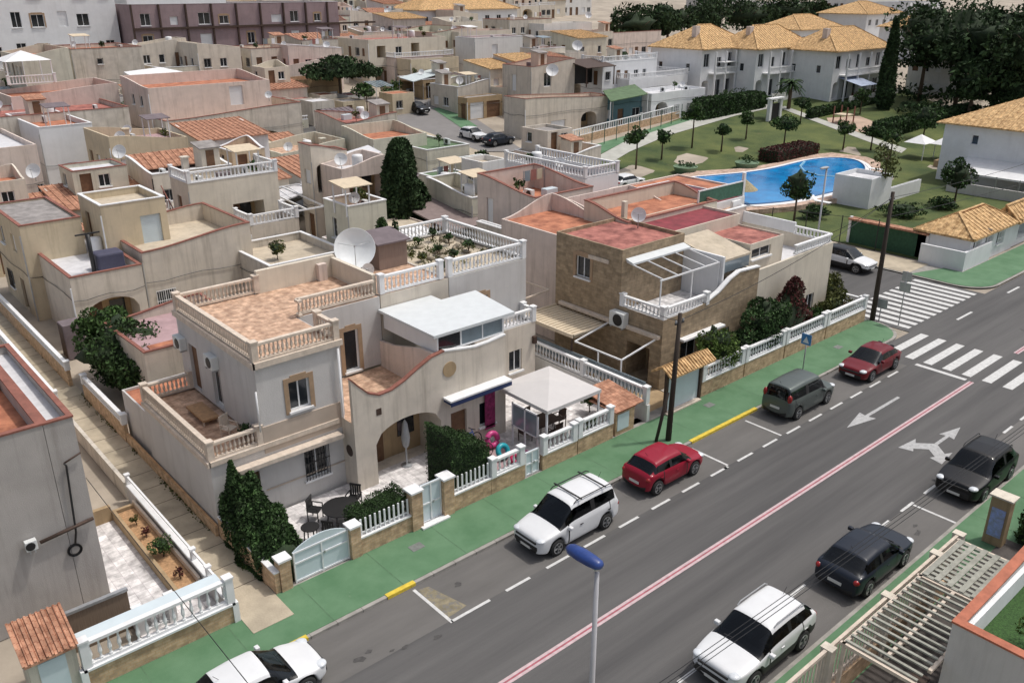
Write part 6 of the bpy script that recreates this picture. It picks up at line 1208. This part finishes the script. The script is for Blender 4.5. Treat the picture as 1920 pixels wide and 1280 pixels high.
lt('tree in the shade at the right end of the lawn',1730,262,5.0,2.0,1.9,'dark',700,.25,10,th=2.6)
x,y=WG(1472,298); box_hedge('hedge','reddish brown clipped hedge above the pool',x-3.5,y-1.2,x+5.5,y+1.5,G(x,y),G(x,y)+1.5,60,.13,'red',5)
for k,(u,v,lb) in enumerate(((1285,320,'low green planter with shrubs at the left end of the pool'),(1400,312,'round green planter on the pool edge'))):
    x,y=WG(u,v,.3); T=thing('planter',lb,'planter',(x,y,0)); MB().lathe((x,y,.3),[(1.1,0),(1.4,.7),(1.25,.7),(1.2,.6),(.001,.6)],16).build('tub',mat('green_tub',(.14,.22,.13),.7,.1,3.),T); leaves(crown_pts((x,y,1.3),1.1,1.1,.5,260,k,8),.12,k,ML['dark'],'plants',T)
x,y=W(1392,384,.4); T=thing('thatched_parasol','straw parasol on the near pool edge','parasol',(x,y,.4)); MB().tube([(x,y,.4),(x,y,2.8)],.05,8).build('pole',M_dark,T,True); MB().lathe((x,y,1.9),[(1.3,0),(.7,.5),(.05,1.0)],16).build('canopy',mat('straw',(.33,.28,.17),.95,.3,8.),T)
x,y=W(1605,382); T=thing('pool_hut','white shower block beside the pool','hut',(x,y,0)); vol(T,x-1.5,y-2.,x+2.6,y+1.8,0,2.9,'snow','white',fl=2.5,t=.12,F=[],Lh=[]); vol(T,x+2.8,y-1.8,x+9.5,y-1.5,0,1.4,'snow','white',fl=1.2,t=.05,F=[],Lh=[])
x,y=W(1720,300); T=thing('garden_tent','white peaked canopy over the pool terrace','tent',(x,y,0)); 
for k in range(3):
    q=MB(); cx_,cy_=x+k*1.2,y-k*2.6-.0; q.face([(cx_-1.6,cy_-1.3,2.2),(cx_+1.6,cy_-1.3,2.2),(cx_,cy_,3.1)]); q.face([(cx_+1.6,cy_-1.3,2.2),(cx_+1.6,cy_+1.3,2.2),(cx_,cy_,3.1)]); q.face([(cx_+1.6,cy_+1.3,2.2),(cx_-1.6,cy_+1.3,2.2),(cx_,cy_,3.1)]); q.face([(cx_-1.6,cy_+1.3,2.2),(cx_-1.6,cy_-1.3,2.2),(cx_,cy_,3.1)]); q.build('canopy',M_white,T)
    for a in (-1.5,1.5): MB().box(cx_+a-.04,cy_-1.24,0,cx_+a+.04,cy_-1.16,2.2).build('post',M_white,T)
vol(thing('terrace_wall','low tan terrace wall by the pool canopy','wall',(x,y,0)),x-3.5,y-9,x+3,y-3.5,0,.9,'tan','terra',fl=.6,t=.15,F=[],Lh=[])
# green pole fence beside the path
T=thing('pole_fence','row of slim green fence posts with mesh along the green path','fence',(100,70,0)); P0,P1=Vector(WG(1060,292)),Vector(WG(1330,212)); q=MB()
for k in range(14): p=P0.lerp(P1,k/13); g=G(p.x,p.y); MB().tube([(p.x,p.y,g),(p.x,p.y,g+2.4)],.05,6).build('post',mat('green_post',(.03,.10,.07),.6,.1,3.),T)
T=thing('garden_wall','tan wall with white rails in front of the teal and white lawn houses','garden wall',(95,78,0)); P0,P1=Vector(WG(1060,275)),Vector(WG(1320,208)); 
q=MB(); z0=G(*P0);z1=G(*P1); q.beam((P0.x,P0.y,z0+.4),(P1.x,P1.y,z1+.4),.25,1.0); q.build('base',M_brick,T); bal(T,[tuple(P0),tuple(P0.lerp(P1,.5)),tuple(P1)],[z0+.9,G(*P0.lerp(P1,.5))+.9,z1+.9],.9,M_white,.5,far=True,w_=.12)
T=thing('pole_fence','tall dark fence posts along the pool side of the lawn','fence',(70,45,0)); P0,P1=Vector((57,52)),Vector((67.5,35)); P0=Vector(W(1210,415)); P1=Vector(W(1640,470))
for k in range(8): p=P0.lerp(P1,k/7); MB().tube([(p.x,p.y,0),(p.x,p.y,2.6)],.045,6).build('post',M_iron,T)
q=MB(); q.beam((P0.x,P0.y,2.5),(P1.x,P1.y,2.5),.03,.03); q.build('rail',M_iron,T)
# ================================================================ TREES AND SHRUBS
def hedgefn(x0,x1,y0,y1,z0,h0,h1):
    def fn(r):
        u,v=r.random(),r.random(); hh=h0+(h1-h0)*u; t=r.random(); j=r.gauss(0,.03)
        if t<.45: return (x0+(x1-x0)*u,y0+j,z0+hh*v**.9)
        if t<.75: return (x0+(x1-x0)*u,y0+(y1-y0)*v,z0+hh+j+.06*math.sin(u*14))
        if t<.87: return (x0+j,y0+(y1-y0)*u,z0+h0*v)
        return (x1+j,y0+(y1-y0)*u,z0+h1*v)
    return fn
c=MB(); c.wallpoly((13.85,25.5),(15.85,25.5),[(0,.2),(2,.2),(2,1.55),(0,1.35)],-.85) ; T=hedge('hedge','low clipped hedge above the white railings beside the arched gate',hedgefn(13.75,16.0,24.55,25.6,.2,1.25,1.5),9500,.042,'dark',2,(14.8,25,.2),core=c)
c=MB(); c.wallpoly((18.3,26.4),(20.2,26.4),[(0,.2),(1.9,.2),(1.9,1.9),(0,3.2)],-1.8); T=hedge('hedge','dark clipped hedge sloping down beside the big porch arch',hedgefn(18.2,20.2,24.6,26.4,.1,3.2,2.1),14000,.045,'dark',3,(19.2,25.5,.1),core=c)
def leanfn(r):
    u=r.random(); a=r.uniform(-.25,PI+.25); e=(max(0,1-(2*u-1)**6))**.5; rag=1+.10*math.sin(u*17)+.08*math.sin(a*7+u*9); R_=(.95-.1*u)*e*rag*r.uniform(.88,1.06); h=(1.45+1.35*u**1.1)*(e**.5)*rag
    return (10.95+R_*math.cos(a),24.95+u*4.0,.12+h*max(0,math.sin(a))**.55*r.uniform(.9,1.03))
c=MB()
for k in range(8): u=(k+.5)/8; c.lathe((10.95,24.95+u*4.0,.1),[(.62,0),(.66,(1.25+1.2*u)*.5),(.45,(1.25+1.2*u)*.85),(.001,(1.25+1.2*u)*.95)],8)
hedge('conifer_hedge','big dark leaning conifer hedge rising along the alley wall beside the arched gate',leanfn,15000,.085,'dark',3,(10.95,27,.1),core=c)
cone_bush('conifer_shrub','upright spiky dark conifer next to the lower terrace corner',10.75,28.5,.1,.5,.45,3.3,2000,.085,'dark',8,.6,wob=.2)
tree('dark_shrub','large dark bush overhanging the alley wall in the left centre',12.4,45.2,3.9,2.3,1.9,'dark',7500,.13,12,th=1.4,cl=26,core=.75); tree('dark_shrub','lighter green bush on top left of the big alley bush',12.2,47.4,4.2,1.7,1.4,'mid',3000,.13,13,th=2.6)
tree('dark_shrub','dense dark lower bush leaning to the orange roofed store',12.4,42.6,3.3,1.6,1.4,'dark',3000,.13,14,th=1.4)
T=thing('garden_cabinet','tall dark garden cupboard beyond the big alley bush','cupboard',(11.6,52,0)); MB().box(10.9,51.2,0,12.0,52.3,2.1).build('case',M_grey if 0 else MF['greydk'],T,bevel=.03); MB().box(10.89,51.3,.1,10.9,52.2,2.0).build('door',M_dark,T)
x,y=44.6,55.0
cone_bush('conifer_tree','tall dark columnar conifer in the centre of the view',*W(757,458),-.1,1.75,1.75,topfit(*W(757,458),0,258),11000,.2,'pine',7,.30,'tree',wob=.14); cone_bush('conifer_tree','shorter dark conifer shoulder right of the tall columnar conifer',*W(782,450),-.1,1.5,1.3,topfit(*W(788,452),0,335),3800,.2,'pine',9,.34,'tree',wob=.2)
x,y=WG(640,205); tree('umbrella_tree','umbrella shaped dark tree in the upper left centre',x,y,7.0,5.4,1.6,'pine',3600,.3,15,th=4.5,tr=.2,cl=18)
x,y=WG(655,215); tree('palm_like_tree','small leaning tree with drooping leaves under the umbrella tree',x+1,y-3,4.6,1.8,1.0,'mid',500,.3,16,th=3.4)
tree('garden_tree','bright yellow green tree over the wall right of the tiled gate canopy',36.4,25.2,3.6,1.45,1.3,'light',3000,.10,17,th=1.8)
tree('garden_tree','large dark green bush in front of the brown stone house',41.3,25.2,4.0,2.5,1.6,'dark',5200,.11,18,ry=1.0,th=1.6); tree('garden_tree','dark bushy shrub between the yellow green tree and the big dark bush',38.9,25.2,2.6,1.2,1.1,'dark',1800,.1,28,ry=.7,th=1.)
cone_bush('red_shrub','tall dark red leaved shrub against the cream corner house',43.9,25.4,.1,2.1,.8,4.2,4200,.11,'red',19,.55,'shrub',wob=.25)
tree('garden_shrub','olive green shrub row near the crossing corner',48.6,25.2,2.4,2.0,1.0,'olive',2600,.1,20,ry=.7,th=.9); tree('garden_shrub','yellowish green shrub by the corner balustrade',51.9-1.2,26.8,2.8,1.1,1.2,'olive',1800,.1,21,th=1.); tree('garden_shrub','low green shrub left of the olive shrub row',46.3,25.1,1.9,1.1,.8,'mid',1300,.1,22,ry=.6,th=.7)
for k,(x,y,h,kd,lb) in enumerate(((26.4,24.95,.75,'mid','green pot plants along the gazebo balustrade'),(27.1,25.3,.9,'dark','dark pot plant at the right corner post of the gazebo'),(28.6,26.9,1.1,'mid','leafy plant behind the orange tiled slab'))): tree('potted_plant',lb,x,y,h,.45,.35,kd,350,.07,50+k,'plant',z=.1,th=.3,tr=.03)
x,y=WG(1655,205); cone_bush('cypress','tall pointed cypress right of the ochre roofs',x,y,G(x,y),1.45,1.45,13.0,5200,.3,'pine',23,.5,'tree',wob=.05)
x,y=WG(1478,205); T=thing('palm_tree','palm tree in front of the ochre roofed row','tree',(x,y,G(x,y))); g=G(x,y); MB().tube([(x,y,g),(x+.1,y,g+3.6)],[.3,.24],10).build('trunk',M_bark,T,True); P=[]; rr=random.Random(5); q=MB()
for k in range(34):
    a=k*2.4; e=rr.uniform(-.2,1.2); L_=2.3
    pr=None
    for s in range(7): t=s/6; r=L_*t*math.cos(e*(1-t*.3)); zz=g+3.7+L_*t*math.sin(e)-1.5*t*t; c=Vector((x+r*math.cos(a),y+r*math.sin(a),zz)); w_=.26*(1-t*.8); sd=Vector((-math.sin(a),math.cos(a),0))*w_; dn=Vector((0,0,-.12)); pr and (q.face([pr[0],c-sd+dn,c,pr[1]]),q.face([pr[1],c,c+sd+dn,pr[2]])); pr=(c-sd+dn,c,c+sd+dn)
q.build('fronds',ML['dark'],T)
x,y=WG(1375,212); box_hedge('hedge','long dark hedge in front of the first ochre roofed house',x-8,y-.8,x+7,y+1.6,G(x,y)-.2,G(x,y)+2.6,40,.2,'dark',6)
x,y=WG(1560,205); box_hedge('hedge','low dark hedge along the top edge of the lawn',x-9,y-2,x+12,y-1,G(x,y)-.4,G(x,y)+1.0,40,.2,'dark',7); x,y=WG(1730,235); box_hedge('hedge','dark hedge below the pines at the right',x-12,y-1,x+16,y+1.4,G(x,y)-.6,G(x,y)+1.6,30,.25,'dark',8)
x,y=WG(1450,226); T=thing('garden_gate','small white gate house at the top of the pool lawn','gate',(x,y,G(x,y))); g=G(x,y); [MB().box(x+a-.25,y-.25,g,x+a+.25,y+.25,g+3.0).build('post',M_white,T) for a in (-1.3,1.3)]; MB().box(x-1.05,y-.05,g+.1,x+1.05,y+.05,g+2.4).build('gate_leaf',M_iron,T); MB().box(x-1.7,y-.4,g+3.002,x+1.7,y+.4,g+3.2).build('lintel',M_white,T)
T=thing('playground_slide','small wooden play frame on the sand patch','play frame',(0,0,0)); x,y=WG(1580,232); g=G(x,y); MB().box(x-1,y-1,g+1.2,x+1,y+1,g+1.35).build('deck',M_slat,T); [MB().box(x+a-.07,y+b-.07,g,x+a+.07,y+b+.07,g+2.4).build('post',M_red,T) for a in (-1,1) for b in (-1,1)]
for k,(u,v,lb) in enumerate(((1398,262,'slender young tree on the upper lawn above the left planter'),(1352,285,'slender young tree on the lawn left of the reddish hedge'),(1580,282,'young tree on the lawn between pool and playground'),(1500,232,'young tree high on the lawn below the palm'),(1668,300,'small tree where the garden path meets the pool terrace'),(1240,300,'small tree near the left tip of the lawn'))): lt(lb,u,v,3.8,1.2,1.0,('mid','dark')[k%2],520,.2,120+k,th=2.4)
for k,(u,v,r,lb) in enumerate(((1690,405,2.4,'dark rounded shrub on the lawn behind the green mesh fence'),(1770,392,1.6,'dark low shrub at the foot of the lawn tree by the white house'),(1520,410,1.8,'dark shrub on the lawn left of the pool hut'),(1265,352,1.3,'dark green shrub at the near left pool corner'),(1740,212,2.2,'green shrub on the upper right of the lawn'))): x,y=WG(u,v); tree('lawn_shrub',lb,x,y,1.3,r,.65,'dark',900,.14,140+k,'shrub','shrubs on the pool lawn',th=.3)
def pine(lb,u,v,h,rx,rz,s,n=2600):
    x,y=WG(u,v); tree('pine_tree',lb,x,y,h,rx,rz,'pine',n,.42,s,'tree','dark pines',th=h-rz*1.5,tr=.3,cl=20)
for k,(u,v,h,rx,rz,lb) in enumerate(((1190,100,9,6,3.8,'leftmost dark pine behind the pinkish low house'),(1250,92,10,6.5,4.2,'second dark pine from the left behind the ochre roofs'),(1320,84,10,7,4.2,'dark pine right above the first ochre roof'),(1395,80,10,7,4.2,'dark pine between the first two ochre roofs'),(1470,76,10,6.5,4,'dark pine above the middle ochre roof'),(1530,62,8,5,3.2,'small dark pine at the right end of the back pine group'),
 (1722,190,15,7,5.5,'big dark pine right of the cypress'),(1790,200,16,8,6,'big dark pine with a bare trunk right of the first'),(1860,215,16,8,6,'big dark pine in the upper right'),(1930,235,17,8,6.5,'dark pine at the right edge behind the ochre hip roof'),(1740,110,11,8,5,'dark pine further back in the upper right corner'),(1840,120,12,9,5.5,'dark pine behind the big upper right pine'),(1920,130,12,9,5.5,'far dark pine at the top right edge'),(1815,222,9,4,3.5,'lower dark tree beneath the upper right pines'),(1895,230,8,4,3.2,'lower dark tree left of the ochre hip roof'))):
    pine(lb,u,v,h,rx,rz,60+k)
for k,(u,v,h,r,kd,lb) in enumerate(((235,245,3.4,1.9,'dark','dark bush in the lane left of the wide pinkish house'),(180,85,5,2.6,'dark','dark bushes in front of the grey apartment block'),(60,330,2.2,1.2,'mid','green bush at the left below the black doorway house'),(545,260,3.4,1.7,'olive','yellow green climber over the arched terrace in the centre left'),(905,335,3.4,.9,'dark','two dark pointed shrubs next to the central party-wall house'),(730,196,2.6,1.6,'mid','green shrubs at the head of the far street'),(1165,120,2.4,1.2,'dark','dark shrub on the white cluttered terrace'),(1290,140,3,1.4,'mid','green shrub left of the first row house'),(385,120,2.6,1.4,'dark','dark shrub among the houses below the mauve block'),(600,62,3.2,2,'dark','dark shrub in the far upper left centre'))):
    x,y=WG(u,v); tree('town_shrub',lb,x,y,h,r,h*.42,kd,700,.2,90+k,'shrub','shrubs among the old town houses',th=h*.3)
# ================================================================ ROOF EQUIPMENT
def onroof(u,v,h): x,y=WG(u,v,h); return x,y,G(x,y)+h
x,y=W(680,478,6.7); dish(*W(668,507,6.7),6.7,1.0,'largest round grey satellite dish in front of the brown roof hut',-2.1,.45,.4,mat('grey_dish',(.74,.77,.78),.5,.05,2.)); dish(*W(692,518,6.7),6.7,.3,'small pale dish at the foot of the largest satellite dish',-2.4,.3,.15)
dish(*W(1196,428,6.9),6.9,.42,'bright white round dish on the red painted roof','x' and -2.45,.3,.5)
for u,v,h,r,lb in ((990,383,5.4,.42,'pale dish on the beige party-wall house in the centre'),(1082,99,7.5,.75,'round white dish above the cluttered white terraces'),(1035,147,5.4,.85,'cream dish on the two-storey beige house on the lawn corner'),(68,340,4.4,.6,'cream dish over the grey tiled roof at the left edge'),(228,303,5.0,.6,'pale round dish left of the roof with white balusters'),(1103,38,7.0,.6,'white dish below the long ochre roof at the top'),(255,90,6.0,.4,'small dish near the greenish upper left house'),(505,190,6.,.4,'small dish on the wide pinkish house')): dish(*onroof(u,v,h),r,lb,-2.3,.45,.4)
T=thing('barbecue','dark outdoor stove pipe and covered barbecue on the white roof deck','barbecue',(14.6,55.6,3.8)); MB().tube([(14.0,54.6,3.85),(14.0,54.6,6.2)],.13,8).build('stove_pipe',M_iron,T,True); MB().box(13.3,54.55,6.2,14.7,54.65,6.28).build('pipe_cap',M_iron,T); MB().box(14.2,54.3,3.85,15.8,55.6,4.9).build('cover',mat('dark_blue_cover',(.06,.06,.10),.7,.1,3.),T,bevel=.12)
T=thing('rolled_parasol','dark red closed parasol standing on the party wall terrace','parasol',(20.6,50,4.8)); x,y=WG(562,486,3.2); 
MB().lathe((x,y,3.2),[(.3,0),(.66,.15),(.7,.9),(.62,1.3),(.36,1.75),(.001,1.85)],14).build('cover',mat('maroon_cloth',(.13,.035,.03),.9,.25,5.),T,True); T.location=(0,0,0)
x,y=WG(520,487,3.2); tree('flowering_shrub','pale flowering plant beside the dark red parasol',x,y,1.3,.7,.5,'olive',400,.1,77,'plant',z=3.2,th=.4,tr=.03)
T=thing('garden_pergola','white metal pergola frame over the yard left of the pale yellow house','pergola',(26,58,0)); q=MB(); x0,y0,x1,y1,_=box3(505,400,3.6,640,430)
for k in range(5): X_=x0+(x1-x0)*k/4; q.beam((X_,y0,3.4),(X_,y1,3.8),.09,.12)
for y_ in (y0,y1): q.beam((x0,y_,3.4 if y_==y0 else 3.8),(x1,y_,3.4 if y_==y0 else 3.8),.1,.12)
for X_ in (x0,x1): q.box(X_-.05,y0-.05,0,X_+.05,y0+.05,3.35)
q.build('frame',M_frame,T); OCC.append((x0,y0,x1,y1))
T=thing('stair_rails','pinkish outdoor stair with railings beside the yellow house','stairs',(20,58,0)); q=MB(); x0,y0,x1,y1,_=box3(375,430,1,400,340)
for k in range(14): q.box(21.6,61.9+k*.42,0,23.2,62.32+k*.42,.4+k*.33)
q.build('steps',MW['pink'],T); q=MB(); q.beam((21.6,61.9,1.3),(21.6,67.6,5.7),.06,.06).beam((23.2,61.9,1.3),(23.2,67.6,5.7),.06,.06)
for k in range(12): q.box(21.58,62.0+k*.48,.5+k*.37,21.62,62.04+k*.48,1.35+k*.37); q.box(23.18,62.0+k*.48,.5+k*.37,23.22,62.04+k*.48,1.35+k*.37)
q.build('railing',M_red,T)
x,y,z=onroof(50,150,6.0); T=thing('gazebo','white peaked gazebo on a roof terrace at the upper left','gazebo',(x,y,z)); q=MB(); a=2.4
for sx,sy,tx,ty in ((-1,-1,1,-1),(1,-1,1,1),(1,1,-1,1),(-1,1,-1,-1)): q.face([(x+sx*a,y+sy*a,z+2.2),(x+tx*a,y+ty*a,z+2.2),(x,y,z+3.2)])
q.build('canopy',M_white,T); [MB().box(x+sx*a*.95-.06,y+sy*a*.95-.06,z-.3,x+sx*a*.95+.06,y+sy*a*.95+.06,z+2.2).build('post',M_white,T) for sx in (-1,1) for sy in (-1,1)]
bal(T,[(x-a,y-a),(x+a,y-a)],z-.2,.9,M_white,.3,far=True)
x,y,z=onroof(1090,155,4.4); T=thing('gazebo','dark roofed gazebo on the terrace of the lawn corner house','gazebo',(x,y,z)); pitched(T,x-.5,y-1.5,x+5.5,y+3,z+2.1,z+2.9,M_dark,.1); [MB().box(x+a,y+b,z-.5,x+a+.12,y+b+.12,z+2.1).build('post',M_dark,T) for a in (-.4,5.2) for b in (-1.4,2.6)]; MB().box(x-.4,y+2.6,z-.5,x+5.4,y+2.7,z+2.4).build('screen',M_black,T)
# duplicate-label guard: make every remaining clash tell its place by what stands next to it

for k,(x,y,dx,dy,w1,f1,h,lb) in enumerate(((150,62,14,9,'white','orange',6.4,'white house with faded orange roof glimpsed under the pines'),(176,58,12,10,'snow','terra',6.2,'white rear house under the right hand pines'),(205,130,16,10,'white','grey',6.,'distant white house beyond the ochre roofs'),(232,112,18,12,'snow','grey',6.3,'far white flats in the gap left of the pines'),(215,160,20,10,'grey','grey',7,'distant grey block in the gap at the top'),(260,140,22,12,'white','terra',7,'farthest white houses at the top right gap'),(200,60,14,10,'creamy','orange',6,'cream house behind the right pines'),(140,185,18,10,'beige','terra',6.5,'far beige house row above the left end of the pines'),(165,175,16,10,'white','orange',6.5,'far white house at the top above the pines'))):
    g=G(x,y); T=thing('house',lb,'house',(x,y,g),'houses beyond the garden'); vol(T,x,y,x+dx,y+dy,g-1.2,g+h,w1,f1,fl=g+h-.4,t=.2,F=autoh(dx,h,random.Random(k),0),Lh=autoh(dy,h,random.Random(k+9),0),hb=g,cop=M_white)
P=[];rr=random.Random(44)  # scattered leaves added as dark shade over the bare ground below the pines
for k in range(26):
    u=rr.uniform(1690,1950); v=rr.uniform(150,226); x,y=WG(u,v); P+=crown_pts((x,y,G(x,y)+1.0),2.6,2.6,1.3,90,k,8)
g_=leaves(P,.42,3,ML['pine'],'shade_leaves',None); tag(g_,'dark leaves added as shade on the ground beneath the right hand pines','shade_leaves',kind='stuff')

bpy.context.view_layer.update(); seenl={}
for o in bpy.data.objects:
    if o.parent is None and 'label' in o: seenl.setdefault(o['label'],[]).append(o)
OR_='first second third fourth fifth sixth seventh eighth ninth tenth'.split(); NW='zero one two three four five six seven eight nine ten'.split()
for l,os_ in seenl.items():
    n=len(os_)
    if n<2: continue
    os_.sort(key=lambda o: proj(*(o.location if o.location.length>.1 else o.children[0].location))[0])
    for k,o in enumerate(os_):
        o['label']=' '.join(l.split()[:12]).rstrip(',')+(', leftmost of %s'%NW[min(n,10)] if k==0 else ', rightmost of %s'%NW[min(n,10)] if k==n-1 else ', %s from left'%OR_[min(k,9)])
rr=random.Random(8); P=[(24.9+rr.random()*4.0,33.6+rr.random()*5.2) for _ in range(34)]; Q=[]
for a,b in P: r_=rr.uniform(.12,.4); Q+=[(a+rr.gauss(0,r_*.6),b+rr.gauss(0,r_*.6),6.62+abs(rr.gauss(0,r_*.6))) for _ in range(60)]
T=thing('rockery','low dry rockery planting covering the planted roof terrace','planting',(27,36,6.6)); leaves(Q,.06,4,ML['olive'],'plants',T); q=MB()
for k in range(26): a,b=24.9+rr.random()*4,33.6+rr.random()*5.2; blob(q,(a,b,6.66),rr.uniform(.1,.3),rr.uniform(.1,.3),rr.uniform(.08,.2),k,7,.4)
q.build('stones',mat('rockery_stone',(.34,.29,.22),.95,.3,4.),T,True)
